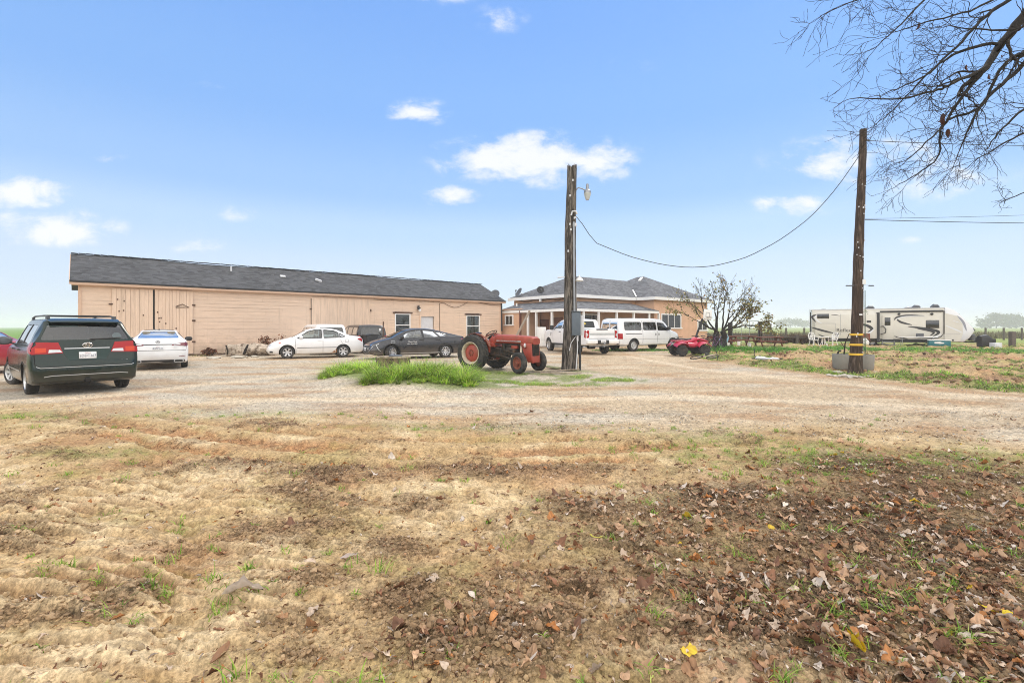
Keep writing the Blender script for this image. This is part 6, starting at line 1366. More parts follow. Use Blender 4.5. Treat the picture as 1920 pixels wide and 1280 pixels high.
for k, (px, py, s) in enumerate(((1571, 701, .15), (1555, 704, .10), (1585, 707, .17), (1597, 708, .13), (1612, 708, .09), (1627, 707, .09), (1566, 706, .09), (1640, 700, .10))):
    x, y = PG(px, py); v, f = clod_shape(2, k + 20); o = link_mesh('stone', np_mesh('stone', v * s * np.array([1.3, 1, .65]), f), M['rock'], smooth=40); o.location = (x, y, gh(x, y) + s * .2); o.rotation_euler = (0, 0, k * 1.3)
    tag(o, 'pale rough stone lying among the others round the tall brown pole foot', 'stone', 'stones round the brown pole')

# ------------------------------------------------------------------ stump in the mound
sx_, sy_ = PG(732, 706); g0 = gh(sx_, sy_)
st = thing('tree_stump', 'broad cut tree stump with a pale flat top in the grass mound', 'tree stump', (sx_, sy_ + .3, g0 - .1))
n_ = 40; V = []; Fc = []
for i, (z, k) in enumerate(((-.05, 1.5), (.06, 1.22), (.18, 1.05), (.34, .97), (.52, .98), (.57, .96))):
    for j in range(n_):
        a = 2 * math.pi * j / n_; fl = .16 * max(0, 1.35 - k if k < 1 else k - 1) ; r = .47 * k * (1 + .09 * math.sin(a * 5 + .7) * (k - .6) + .05 * math.sin(a * 11 + z * 4))
        V.append((r * math.cos(a) * 1.12, r * math.sin(a) * .85, z + .012 * math.sin(a * 3)))
for i in range(5):
    for j in range(n_): a = i * n_ + j; b = i * n_ + (j + 1) % n_; Fc.append((a, b, b + n_, a + n_))
MB().add(V, Fc).build('trunk', mat('stump_side', (.20, .145, .09), .95, var=.45, scale=7., col2=(.07, .05, .035), thr=(.45, .6), s2=4., bump=.9, bs=20, stretch=(2, 2, .5)), st, smooth=60)
top = V[-n_:]; MB().add([(a * 1.06, b * 1.06, .575 + .006 * math.sin(i)) for i, (a, b, c) in enumerate(top)] + [(a * 1.06, b * 1.06, .535) for a, b, c in top], [tuple(range(n_)), tuple(range(2 * n_ - 1, n_ - 1, -1))] + [(i, n_ + i, n_ + (i + 1) % n_, (i + 1) % n_) for i in range(n_)]).build('cut_top', M['lightwood'], st, smooth=20)
MB().lathe([(.20, .03), (.22, .0), (.17, .03), (.0, .02)], 20, T(.08, .05, .585)).build('ring_plate', M['dkgrey'], st)

# ------------------------------------------------------------------ tractor
TH = R(-35); TR = thing('tractor', 'old faded red farm tractor with big lugged rear tyres on the gravel island', 'tractor', (-.98, 17.5, gh(-.9, 17.2)), TH)
def tyre_lugged(w, Rr, ww, sg, rimr, lug, rim_m, disc_m):
    h = ww / 2; MS = MY if sg > 0 else Matrix.Rotation(R(90), 4, 'X')
    mb = MB().lathe([(rimr, -h * .75), (rimr * 1.12, -h * .95), (Rr * .82, -h), (Rr * .93, -h * .8), (Rr * .955, 0), (Rr * .93, h * .8), (Rr * .82, h), (rimr * 1.12, h * .95), (rimr, h * .75)], 40, MS, False)
    for i in range(lug):
        for s in (-1, 1):
            a0 = 2 * math.pi * (i + (.5 if s > 0 else 0)) / lug; vs = []
            for k, (zz, da, rr_) in enumerate(((0, .0, .955), (.95, .28, .86))):
                for d in (-.045, .045):
                    for q in (rr_, rr_ + .055): a = a0 + da + d * 1.1; vs.append(Vector((Rr * q * math.cos(a), Rr * q * math.sin(a), s * h * zz)))
            mb.add(vs, [(0, 1, 3, 2), (4, 6, 7, 5), (0, 4, 5, 1), (2, 3, 7, 6), (1, 5, 7, 3), (0, 2, 6, 4)], MS)
    mb.build('tyre', M['rubber'], w, smooth=35)
    MB().lathe([(rimr * .84, h * .1), (rimr * .90, h * .75), (rimr * 1.03, h * .98), (rimr * 1.0, h * 1.02), (rimr * .88, h * .80), (rimr * .80, h * .2)], 40, MS, False).build('rim', rim_m, w)
    mb = MB().lathe([(rimr * .86, h * .1), (rimr * .70, h * .45), (rimr * .45, h * .62), (rimr * .30, h * .60), (rimr * .27, h * .45), (rimr * .12, h * .5), (.01, h * .55)], 32, MS); mb.build('disc', disc_m, w)
    mb = MB()
    for i in range(6):
        a = i * math.pi / 3; mb.lathe([(.025, 0), (.025, .03), (.0, .03)], 8, MS @ T(rimr * .22 * math.cos(a), rimr * .22 * math.sin(a), h * .5))
    mb.build('wheel_nuts', M['rustred'], w)
for sg in (1, -1):
    tyre_lugged(empty('rear_wheel', TR, (0, sg * .70, .635)), .655, .30, sg, .385, 18, M['rimpaint'], M['tred'])
    w = empty('front_wheel', TR, (1.90, sg * .62, .355), (0, 0, R(-14))); h = .085; MS = MY if sg > 0 else Matrix.Rotation(R(90), 4, 'X')
    MB().lathe([(.20, -h * .8), (.23, -h), (.30, -h * 1.1), (.345, -h * .8), (.355, -h * .5), (.345, -h * .4), (.355, -h * .15), (.355, h * .15), (.345, h * .4), (.355, h * .5), (.345, h * .8), (.30, h * 1.1), (.23, h), (.20, h * .8)], 36, MS, False).build('tyre', M['rubber'], w)
    mb = MB().lathe([(.195, h * .3), (.21, h * .95), (.20, h), (.17, h * .5), (.10, h * .35), (.07, h * .7), (.06, h * 1.2), (.0, h * 1.3)], 24, MS)
    mb.build('rim', M['rustred'], w); mb = MB()
    for i in range(5): a = i * 1.257; mb.lathe([(.016, 0), (.016, .025), (.0, .025)], 8, MS @ T(.075 * math.cos(a), .075 * math.sin(a), h * .9))
    mb.build('wheel_nuts', M['tred'], w)
    # mudguard over the rear wheel
    V = []; Fc = []; k = 18
    for i in range(k + 1):
        a = R(20) + R(165) * i / k
        for y0, r in ((sg * .47, .62), (sg * .49, .70), (sg * .60, .715), (sg * .62, .70)): V.append((r * math.cos(a), y0, .62 + r * math.sin(a)))
    for i in range(k):
        for j in range(3): a = i * 4 + j; Fc.append((a, a + 1, a + 5, a + 4))
    for i in range(k): Fc.append((i * 4, i * 4 + 4, i * 4 + 5, i * 4 + 1)) if False else None
    MB().add(V, Fc).build('fender', M['rustred'], TR, smooth=50)
    MB().prism([(-.30, .95), (.05, 1.32), (.62, .95), (.60, .66), (.25, .80)], sg * .49 - .012, sg * .49 + .012, BXROT).build('fender_skirt', M['tred'], TR)
# hood, grille, lamps
MB().loft([(.62, 0, 1.12, .24, .13, 5), (.70, 0, 1.13, .265, .155, 5), (1.6, 0, 1.11, .26, .15, 5), (2.12, 0, 1.085, .25, .14, 5), (2.21, 0, 1.06, .22, .11, 4)], 24).build('hood', M['tred'], TR, smooth=50)
mb = MB()
for sg in (-1, 1): mb.prism([(1.70, 1.0), (2.17, 1.0), (2.19, .62), (2.14, .36), (2.02, .34), (1.86, .66)], sg * .235 - .015, sg * .235 + .015, BXROT)
mb.box((2.165, 0, .46), (.06, .47, .24)); mb.build('nose', M['tred'], TR, bevel=.01)
mb = MB().box((2.17, 0, .79), (.03, .42, .44))
mb.build('grille_back', M['dark'], TR); mb = MB()
for k in range(11): mb.box((2.195, -.19 + .038 * k, .79), (.015, .012, .44))
mb.box((2.20, 0, .79), (.016, .44, .02)); mb.build('grille', M['iron'], TR)
for sg in (-1, 1): 
    h_ = empty('headlamp', TR, (1.93, sg * .30, .93)); MX = Matrix.Rotation(R(90), 4, 'Y')
    MB().lathe([(.03, -.12), (.085, -.04), (.10, 0), (.085, .01)], 18, MX).build('shell', M['tred'], h_); MB().lathe([(.088, .004), (.06, .03), (.0, .04)], 18, MX).build('lens', M['clear'], h_)
for sg in (-1, 1):
    MB().prism([(.72, 1.09), (1.75, 1.075), (1.75, 1.035), (.72, 1.05)], sg * .272 - .003, sg * .272 + .003, BXROT).build('badge_strip', M['silver'], TR)
    t_ = text('MASSEY-FERGUSON', .075, M['tred'], TR, (1.22, sg * .279, 1.063), (R(90), 0, 0 if sg < 0 else R(180)), sx=1.2)
MB().box((1.15, 0, .80), (.62, .26, .46)).box((1.25, -.17, .78), (.36, .10, .12)).box((1.1, .17, .78), (.36, .10, .14)).lathe([(.05, 0), (.05, .22)], 12, T(.98, -.18, .74)).lathe([(.06, 0), (.06, .16)], 12, T(1.42, -.2, .64)).build('engine', M['iron'], TR, bevel=.015)
MB().box((1.92, 0, .72), (.34, .44, .56)).build('radiator', M['iron'], TR)
MB().box((1.45, -.17, .86), (.26, .12, .12)).build('engine_cover', M['tred'], TR, bevel=.02)
MB().loft([(-.28, 0, .66, .22, .20, 4), (.2, 0, .66, .24, .22, 4), (.45, 0, .66, .16, .19, 4), (.86, 0, .66, .17, .20, 4)], 16).tube([(0, -.66, .635), (0, .66, .635)], .11, 14).build('gearbox', M['iron'], TR)
MB().tube([(1.9, -.60, .37), (1.92, -.35, .44), (1.95, 0, .50), (1.92, .35, .44), (1.9, .60, .37)], .045, 10).bar((1.9, -.5, .40), (.8, -.12, .46), .05, .03).bar((1.9, .5, .40), (.8, .12, .46), .05, .03).build('front_axle', M['iron'], TR)
MB().tube([(.55, -.24, .84), (1.85, -.36, .60)], .016, 6).tube([(.5, -.28, .60), (1.9, -.50, .44)], .018, 6).tube([(.62, -.22, .95), (1.7, -.24, .92)], .012, 6).build('rods', M['iron'], TR)
for sg in (-1, 1): MB().box((.62, sg * .42, .40), (.40, .24, .03)).box((.62, sg * .30, .46), (.04, .24, .04)).build('foot_step', M['iron'], TR)
MB().prism([(.30, .88), (.42, 1.18), (.62, 1.22), (.66, 1.0), (.52, .86)], -.20, .20, BXROT).build('dashboard', M['tred'], TR, bevel=.03)
MB().prism([(.05, .84), (.15, 1.02), (.55, 1.0), (.62, .84)], -.24, .24, BXROT).build('transmission_cover', M['tred'], TR, bevel=.03)
sw = empty('steering_wheel', TR, (.30, 0, 1.33), (0, R(-28), 0)); MB().tube([(.205 * math.cos(t), .205 * math.sin(t), 0) for t in np.linspace(0, 6.284, 30)], .015, 8).build('ring', M['iron'], sw)
mb = MB()
for k in range(3): mb.tube([(0, 0, -.03), (.2 * math.cos(k * 2.09), .2 * math.sin(k * 2.09), 0)], .01, 6)
mb.tube([(0, 0, -.02), (.12, 0, -.42)], .018, 8); mb.build('column', M['iron'], sw)
MB().loft([(-.36, 0, 1.10, .17, .03), (-.30, 0, 1.10, .22, .045), (-.05, 0, 1.09, .23, .045), (.05, 0, 1.09, .17, .03)], 14).loft([(-.40, 0, 1.22, .16, .05), (-.36, 0, 1.22, .20, .10), (-.33, 0, 1.22, .17, .06)], 14).build('seat', M['pale'], TR, smooth=50)
MB().loft([(-.37, 0, 1.315, .15, .03), (-.32, 0, 1.32, .19, .04), (-.26, 0, 1.315, .15, .03)], 12).build('seat_pad', mat('navy_vinyl', (.03, .04, .08), .5), TR, smooth=50); MB().tube([(-.25, 0, .8), (-.2, 0, 1.06)], .03, 8).build('seat_post', M['iron'], TR)
mb = MB()
for sg in (-1, 1): mb.bar((-.1, sg * .3, .45), (-.85, sg * .38, .30), .05, .03).bar((-.2, sg * .2, .95), (-.75, sg * .36, .40), .03, .02)
mb.bar((-.85, -.42, .30), (-.85, .42, .30), .05, .03); mb.build('hitch_arms', M['iron'], TR)
# loose boards at the pole's foot
for k, (p, q, w, lab) in enumerate((((1000, 698), (1086, 695), .12, 'long weathered board lying from the tractor wheel to the weathered pole'), ((1012, 702), (1090, 701), .10, 'narrow bleached board lying nearest the camera below the weathered pole'), ((1024, 690), (1050, 693), .30, 'broad mossy board lying left of the weathered pole foot'))):
    a, b = PG(*p), PG(*q); tag(MB().bar((*a, gh(*a) + .04 + .02 * k), (*b, gh(*b) + .05), w, .03).build('board', M['lightwood'] if k != 2 else mat('mossy_board', (.20, .20, .09), .95, var=.3), None, bevel=.004), lab, 'board')

# ------------------------------------------------------------------ quad bike
ax, ay = PG(1297, 668); AT_ = thing('quad_bike', 'red quad bike parked on the dirt before the white van nose', 'quad bike', (ax, ay + .35, gh(ax, ay + .35)), R(8))
for x in (.62, -.62):
    for sg in (1, -1):
        w = empty('wheel', AT_, (x, sg * .42, .285)); h = .12; MS = MY if sg > 0 else Matrix.Rotation(R(90), 4, 'X')
        mb = MB().lathe([(.13, -h * .8), (.16, -h), (.24, -h * 1.05), (.28, -h * .7), (.285, 0), (.28, h * .7), (.24, h * 1.05), (.16, h), (.13, h * .8)], 28, MS)
        for i in range(16):
            a = i * math.pi / 8
            for s in (-1, 1): mb.box((0, 0, 0), (.001, .001, .001)) if False else mb.add([Vector((.288 * math.cos(a + d + (.1 if s > 0 else 0)) * q, .288 * math.sin(a + d + (.1 if s > 0 else 0)) * q, s * h * z)) for d in (-.07, .07) for q in (.97, 1.04) for z in (.1, .85)], [(0, 1, 3, 2), (4, 6, 7, 5), (0, 4, 5, 1), (2, 3, 7, 6), (0, 2, 6, 4), (1, 5, 7, 3)], MS)
        mb.build('tyre', M['rubber'], w); MB().lathe([(.135, h * .6), (.12, h * .2), (.05, h * .5), (.0, h * .55)], 18, MS).build('rim', M['dkgrey'], w)
for x, r, nm in ((.62, .40, 'front_fender'), (-.62, .42, 'rear_fender')):
    for sg in (1, -1):
        V = []; Fc = []; k = 14
        for i in range(k + 1):
            a = R(28) + R(124) * i / k; zz = .35 + r * math.sin(a) * .92; xx = x + r * math.cos(a)
            V += [(xx, sg * .16, zz + .06), (xx, sg * .40, zz + .03), (xx, sg * .58, zz - .03), (xx, sg * .585, zz - .06), (xx, sg * .16, zz + .02)]
        for i in range(k):
            for j in range(4): a = i * 5 + j; Fc.append((a, a + 1, a + 6, a + 5))
        f_ = MB().add(V, Fc).build(nm, M['atv'], AT_, smooth=60)
MB().loft([(-.95, 0, .80, .30, .03), (-.5, 0, .80, .32, .05), (-.25, 0, .74, .24, .09), (.0, 0, .76, .16, .11), (.25, 0, .86, .17, .13), (.45, 0, .88, .2, .10), (.85, 0, .80, .26, .05), (1.0, 0, .74, .2, .03)], 16).build('body', M['atv'], AT_, smooth=60)
MB().loft([(-.22, 0, .60, .34, .14), (.1, 0, .56, .36, .16), (.32, 0, .62, .30, .2)], 14).build('side_panel', M['atv'], AT_, smooth=60)
MB().loft([(-.75, 0, .88, .16, .04), (-.45, 0, .88, .17, .06), (-.1, 0, .86, .13, .06), (.1, 0, .9, .09, .04)], 14).build('saddle', M['black'], AT_, smooth=60)
MB().tube([(.36, -.42, 1.02), (.34, -.2, 1.06), (.40, 0, 1.02), (.34, .2, 1.06), (.36, .42, 1.02)], .018, 8).tube([(.40, 0, 1.0), (.5, 0, .8)], .03, 8).box((.42, 0, 1.02), (.12, .16, .08)).build('handlebar', M['black'], AT_)
MB().box((0, 0, .38), (1.1, .3, .2)).tube([(.62, -.42, .285), (.62, .42, .285)], .035, 8).tube([(-.62, -.42, .285), (-.62, .42, .285)], .035, 8).build('chassis', M['under'], AT_)
mb = MB()
for x0, x1 in ((.45, .98), (-.98, -.45)):
    for y in (-.3, -.1, .1, .3): mb.tube([(x0, y, .92), (x1, y, .90)], .012, 6)
    for x in (x0, x1): mb.tube([(x, -.32, .91), (x, .32, .91)], .012, 6)
mb.build('rack', M['black'], AT_)

# ------------------------------------------------------------------ bicycles
def bicycle(label, x, y, rz, lean, col, sc=1., group=None):
    p = thing('bicycle', label, 'bicycle', (x, y, gh(x, y) + .02), rz, group); f = empty('frame_pivot', p, (0, 0, 0), (lean, 0, 0)); f.name = 'frame_assembly'
    r = .33 * sc
    for xx in (-.52 * sc, .52 * sc):
        mb = MB().tube([(xx + r * math.cos(t), 0, r + r * math.sin(t)) for t in np.linspace(0, 6.284, 26)], .022, 6)
        mb.build('wheel', M['rubber'], f); mb = MB()
        for k in range(10): a = k * .628; mb.tube([(xx, 0, r), (xx + r * math.cos(a), 0, r + r * math.sin(a))], .004, 4)
        mb.build('spokes', M['grey'], f)
    a, b, c_, d = (-.52 * sc, 0, r), (-.12 * sc, 0, r * .9), (-.22 * sc, 0, .80 * sc), (.36 * sc, 0, .80 * sc)
    MB().tube([a, b, d, c_, a], .018 * sc, 6).tube([b, c_, (-.24 * sc, 0, .90 * sc)], .018 * sc, 6).tube([(.52 * sc, 0, r), d, (.33 * sc, 0, .95 * sc)], .018 * sc, 6).build('frame', col, f)
    MB().tube([(.28 * sc, -.28, .98 * sc), (.33 * sc, -.1, .97 * sc), (.33 * sc, .1, .97 * sc), (.28 * sc, .28, .98 * sc)], .014, 6).build('handlebar', M['black'], f); MB().loft([(-.36 * sc, 0, .92 * sc, .07, .025), (-.12 * sc, 0, .93 * sc, .025, .02)], 10).build('saddle', M['black'], f)
    return p
cols = [mat('bike_red', (.25, .03, .03), .5), M['black'], mat('bike_purple', (.12, .04, .12), .5), M['dkgrey']]
for k, (px, Y, rz, lab) in enumerate(((1322, 29.5, .2, 'dark red bicycle standing nearest behind the quad bike front'), (1334, 30.2, -.5, 'black bicycle among those right of the quad bike, under the small tree'), (1345, 29.3, .6, 'purple bicycle parked rightmost behind the quad bike'), (1275, 29.0, 1.2, 'grey bicycle between the white van nose and the quad bike'))):
    bicycle(lab, zat(px, Y), Y, rz, R(8 - 5 * k), cols[k], .95)
x, y = PG(1318, 678); bk = bicycle('pale fallen bicycle lying in the dirt in front of the quad bike', x, y + .2, .25, R(70), mat('bike_pale', (.62, .55, .48), .6), .8); bk.location.z += .10
# fallen scooter
x, y = PG(1423, 683); s_ = thing('toy_scooter', 'white toy scooter lying on its side in the dirt right of the quad bike', 'scooter', (x, y, gh(x, y) + .03), R(-6)); s_.scale = (.72, .72, .8)
MB().loft([(-.22, 0, .09, .04, .03), (-.12, 0, .12, .12, .08), (.2, 0, .10, .16, .09), (.5, 0, .08, .07, .04), (.62, 0, .08, .05, .03)], 14).build('body', M['rvwhite'], s_); MB().loft([(.55, -.05, .06, .04, .03), (.72, -.05, .09, .11, .07), (1.0, -.05, .07, .10, .05), (1.14, -.05, .06, .03, .02)], 14).build('rear_cover', M['rvwhite'], s_)
MB().tube([(-.15, 0, .08), (-.26, .02, .3), (-.20, .05, .58)], .022, 8).build('handlebar', M['black'], s_); MB().lathe([(.05, -.03), (.10, -.03), (.10, .03), (.05, .03)], 16, T(1.16, -.05, .08)).build('wheel', M['rubber'], s_)
MB().loft([(-.18, -.03, .045, .02, .02), (.2, -.05, .04, .15, .03), (.48, -.03, .04, .05, .02)], 10).build('trim', mat('navy', (.05, .06, .16), .5), s_); MB().lathe([(.05, -.03), (.10, -.03), (.10, .03), (.05, .03)], 16, T(-.30, 0, .08)).build('wheel', M['rubber'], s_)

# ------------------------------------------------------------------ basketball hoop
Y = 28.5; a = AT(1295, 645, Y); b = AT(1318, 597, Y); hp = thing('basketball_hoop', 'portable basketball hoop with a pale backboard, leaning beside the small tree', 'basketball hoop', (a.x, Y, gh(a.x, Y)))
dz_ = gh(a.x, Y); bx_, bz_ = b.x - a.x, b.z - dz_; MB().bar((0, 0, .05), (bx_ * .98, 0, bz_), .09, .09).build('post', M['black'], hp)
MB().bar((bx_ * .9, 0, bz_ * .93), (bx_ + .16, -.1, bz_ + .25), .06, .06).build('arm', M['black'], hp)
bb = empty('backboard', hp, (bx_ + .22, -.14, bz_ + .22), (0, R(6), R(20))); MB().box((0, 0, 0), (.60, .03, .62)).build('panel', M['white'], bb, bevel=.006)
mb = MB().box((0, -.018, -.28), (.5, .006, .03)).box((-.13, -.018, -.02), (.03, .006, .24)).box((.13, -.018, -.02), (.03, .006, .24)).box((0, -.018, .12), (.26, .006, .03)).box((0, -.018, -.14), (.26, .006, .03)); mb.build('markings', M['trimgrey'], bb, fix=False)
MB().tube([(.15 * math.cos(t), -.19 + .15 * math.sin(t), -.16) for t in np.linspace(0, 6.284, 20)], .01, 6).build('rim', M['rust'], bb)
MB().box((0, .1, .1), (.9, .6, .18)).build('base', M['black'], hp, bevel=.05)

# ------------------------------------------------------------------ trees
def grow(mb, tips, p, d, ln, r, depth, rg, spread=.5, up=.05, drop=0., minr=.004, kids_=(2, 3), leafcb=None, wob=.22, seg=4):
    pts = [p]; rad = [r]; d = d.normalized()
    for i in range(seg):
        d = (d + Vector((rg.uniform(-1, 1), rg.uniform(-1, 1), rg.uniform(-1, 1))) * wob + Vector((0, 0, up - drop))).normalized(); pts.append(pts[-1] + d * ln / seg); rad.append(max(minr, r * (1 - .38 * (i + 1) / seg)))
    mb.tube(pts, rad, 7 if r > .03 else 5 if r > .012 else 3, cap=False)
    if leafcb: leafcb(pts, depth, r)
    if depth == 0: tips.append(pts[-1]); return
    for k in range(rg.randint(*kids_)):
        i = rg.randint(max(1, seg // 2), seg); q = pts[i] if k else pts[-1]
        ax_ = d.orthogonal(); ax_.rotate(Matrix.Rotation(rg.uniform(0, 6.28), 3, d)); nd = d.copy(); nd.rotate(Matrix.Rotation(rg.uniform(.35, 1.1) * spread * (1 if k else .5), 3, ax_))
        grow(mb, tips, q, nd, ln * rg.uniform(.62, .86), rad[i] * rg.uniform(.6, .82), depth - 1, rg, spread, up, drop, minr, kids_, leafcb, wob, seg)
def leaf_cloud(name, pts, size, cols, parent, m, rs, droop=.3, kind=None):
    P = np.array([p[:] for p in pts]); n = len(P); a = rs.rand(n) * 6.28; el = rs.randn(n) * .6; s = size * (.6 + .8 * rs.rand(n))
    ux = np.stack([np.cos(a), np.sin(a), el * .6], 1); ux /= np.linalg.norm(ux, axis=1)[:, None]; v = rs.randn(n, 3); w = np.cross(ux, v); w /= np.linalg.norm(w, axis=1)[:, None] + 1e-9
    w *= .42; q = np.cross(ux, w)
    V = np.stack([P, P + (ux * .45 + w + q * .15) * s[:, None], P + ux * s[:, None] - np.array([0, 0, droop]) * s[:, None], P + (ux * .45 - w + q * .15) * s[:, None]], 1).reshape(-1, 3)
    c = np.repeat(np.array(cols)[rs.randint(0, len(cols), n)] * np.clip(1 + .3 * rs.randn(n, 1), .4, 2), 4, 0); Fq = np.arange(n * 4).reshape(n, 4)
    o = link_mesh(name, np_mesh(name, V, Fq, np.clip(c, .005, .9)), m, parent)
    return o
TLM = attr_mat('tree_leaf', .6, trans=.3)
rg = random.Random(21); rs = np.random.RandomState(4)
tx, ty = PG(1347, 656.5); ty = 30.5; tx = zat(1347, ty); tr = thing('fruit_tree', 'small gnarled twin-trunk tree with sparse olive leaves at the house corner', 'tree', (tx, ty, gh(tx, ty)))
mb = MB(); lv = []; k = ty / F
def lcb(pts, depth, r):
    if r < .035:
        for p in pts[1:]:
            dens = 3.0 if p.z < 2.5 else (.8 if p.z < 3.1 else .25)
            if p.x < -.6: dens *= .8
            for q in range(int(dens + rg.random())): lv.append(p + Vector((rg.uniform(-.16, .16), rg.uniform(-.16, .16), rg.uniform(-.2, .12))))
for bx_, dirs in ((-.12, [(-.75, 0, .75), (-.35, .2, 1), (-1, -.3, .42), (-.1, -.3, 1.1)]), (.28, [(.5, .2, 1), (1, -.2, .50), (1.1, .2, .34), (.9, .3, .62), (.2, .3, 1)])):
    top = Vector((bx_ * .9, 0, 1.05)); mb.tube([(bx_ * 1.3, 0, -.1), (bx_ * 1.15, .02, .4), (bx_ * 1.0 + (.1 if bx_ > 0 else -.02), 0, .8), top], [.24, .19, .17, .16], 12)
    for d in dirs: grow(mb, [], top, Vector(d), 1.22, .062, 4, rg, .62, .05, 0, .007, (2, 3), lcb, .22)
mb.build('trunk', M['bark'], tr, smooth=60, fix=False)
leaf_cloud('crown', lv, .13, [(.22, .20, .07), (.30, .26, .09), (.14, .13, .05), (.26, .17, .08), (.40, .33, .12), (.18, .19, .07)], tr, TLM, rs)
# the bare shade tree whose branches hang into the top right corner
bt = thing('bare_tree', 'large leafless tree reaching bare drooping branches into the top right corner', 'tree', (9.6, 7.6, 0))
mb = MB(); rg = random.Random(5); Lm = lambda px, py, Y: AT(px, py, Y) - Vector((9.6, 7.6, 0))
mb.tube([(0, 0, -.1), (0, 0, .5), (.05, 0, 1.6), (.0, 0, 3.0), (-.1, 0, 4.4)], [.5, .40, .34, .30, .24], 18)
fork = Vector((-.1, 0, 4.4)); br = MB(); tw = MB(); leaves = []
def limb(pix, r0, r1, tw_n, tl, start=None):
    r0 *= .62; r1 *= .7; tw_n = int(tw_n * 1.25); tl *= .55
    pts = ([start] if start is not None else []) + [Lm(*p) for p in pix]; n = len(pts); f = []
    for i in range(n - 1):
        for j in range(5):
            t = j / 5; p0, p1, p2, p3 = pts[max(i - 1, 0)], pts[i], pts[i + 1], pts[min(i + 2, n - 1)]
            f.append(.5 * ((2 * p1) + (p2 - p0) * t + (2 * p0 - 5 * p1 + 4 * p2 - p3) * t * t + (3 * p1 - p0 - 3 * p2 + p3) * t ** 3) + Vector((rg.uniform(-1, 1), rg.uniform(-1, 1), rg.uniform(-1, 1))) * .012)
    f.append(pts[-1]); m_ = len(f); rad = [r0 + (r1 - r0) * (i / (m_ - 1)) for i in range(m_)]
    br.tube(f, rad, 9 if r0 > .03 else 6)
    for k in range(tw_n):
        i = rg.randint(int(m_ * .25), m_ - 2); d = (f[i + 1] - f[i]).normalized(); side = rg.choice([-1, 1]); nd = d + Vector((rg.uniform(-.7, .3) , rg.uniform(-.6, .6), side * rg.uniform(.15, .75)))
        grow(tw, leaves, f[i], nd, tl * rg.uniform(.5, 1.15), max(.0042, rad[i] * .45), 2, rg, 1.0, .0, .015, .0023, (2, 4), None, .30, 6)
    grow(tw, leaves, f[-1], f[-1] - f[-2], tl * .7, r1, 2, rg, .9, .0, .015, .0023, (2, 3), None, .28, 6)
D = 7.2
limb([(2050, -160, 7.4), (1935, 10, D), (1880, 80, D), (1850, 125, 7.0), (1808, 160, 7.0)], .16, .040, 5, .9, fork)
limb([(1850, 125, 7.0), (1790, 155, 6.8), (1760, 168, 6.7), (1690, 185, 6.6), (1600, 185, 6.5)], .040, .008, 9, .75)
limb([(1855, 120, 7.0), (1830, 150, 7.0), (1790, 200, 6.9), (1770, 235, 6.9), (1745, 260, 6.8), (1700, 300, 6.8)], .045, .008, 11, .8)
limb([(1880, 80, D), (1815, 92, 7.0), (1760, 120, 6.9), (1710, 170, 6.8), (1660, 220, 6.7)], .040, .008, 11, .8)
limb([(2080, 40, 7.6), (1960, 85, 7.2), (1900, 140, 7.0), (1850, 185, 6.9), (1825, 225, 6.8), (1800, 280, 6.8)], .075, .010, 10, .85, fork)
limb([(1960, 85, 7.2), (1885, 118, 7.1), (1840, 200, 7.0), (1770, 230, 6.9), (1760, 290, 6.9), (1730, 320, 6.8), (1680, 350, 6.8)], .04, .006, 8, .55)
limb([(2080, -120, 7.4), (1900, -5, 7.0), (1850, 30, 6.9), (1790, 90, 6.8), (1730, 145, 6.7), (1660, 175, 6.6)], .06, .008, 13, .85, fork)
limb([(1900, -60, 6.6), (1760, -20, 6.4), (1690, 45, 6.2), (1640, 90, 6.2)], .04, .007, 9, .8, fork)
limb([(1900, -120, 6.3), (1740, -60, 6.1), (1650, -20, 6.0), (1560, 20, 6.0)], .04, .006, 8, .7, fork)
limb([(1900, -20, 6.9), (1820, 20, 6.8), (1740, 40, 6.7), (1670, 62, 6.6)], .028, .006, 8, .8)
limb([(2150, 130, 7.6), (1990, 180, 7.2), (1930, 200, 7.2), (1880, 240, 7.1), (1850, 280, 7.0)], .06, .008, 11, .8, fork)
limb([(2150, 170, 7.4), (2000, 215, 7.2), (1930, 245, 7.1), (1880, 270, 7.0), (1830, 300, 7.0)], .05, .007, 9, .6, fork)
limb([(1960, 85, 7.2), (1925, 95, 7.1), (1890, 140, 7.1), (1875, 165, 7.1)], .03, .006, 5, .6)
limb([(2200, 240, 7.4), (2050, 320, 7.3), (1930, 358, 7.2), (1880, 378, 7.2)], .04, .005, 2, .4, fork)
limb([(2100, 0, 6.6), (1990, 20, 6.5), (1900, 55, 6.4), (1840, 55, 6.3), (1790, 50, 6.3)], .04, .007, 8, .7, fork)
mb.build('trunk', M['bark'], bt, smooth=60, fix=False); br.build('branches', M['bark'], bt, smooth=60, fix=False); tw.build('twigs', M['twig'], bt, smooth=None, fix=False)
for px, py, s in ((1722, 50, .11), (1770, 225, .18), (1778, 250, .12), (1813, 128, .10), (1765, 222, .12), (1855, 145, .09), (1879, 107, .07)):
    lv_, f_ = leaf_shape(int(px) % 30, False); o = link_mesh('dead_leaf', np_mesh('dead_leaf', lv_ * s * np.array([1, 1.3, 1.3]), f_, np.tile(np.array([(.10, .04, .03)]), (len(lv_), 1))), LM, bt, smooth=180); o.location = Lm(px, py, 6.85); o.rotation_euler = (rg.uniform(-.5, .5), R(70), rg.uniform(0, 6))
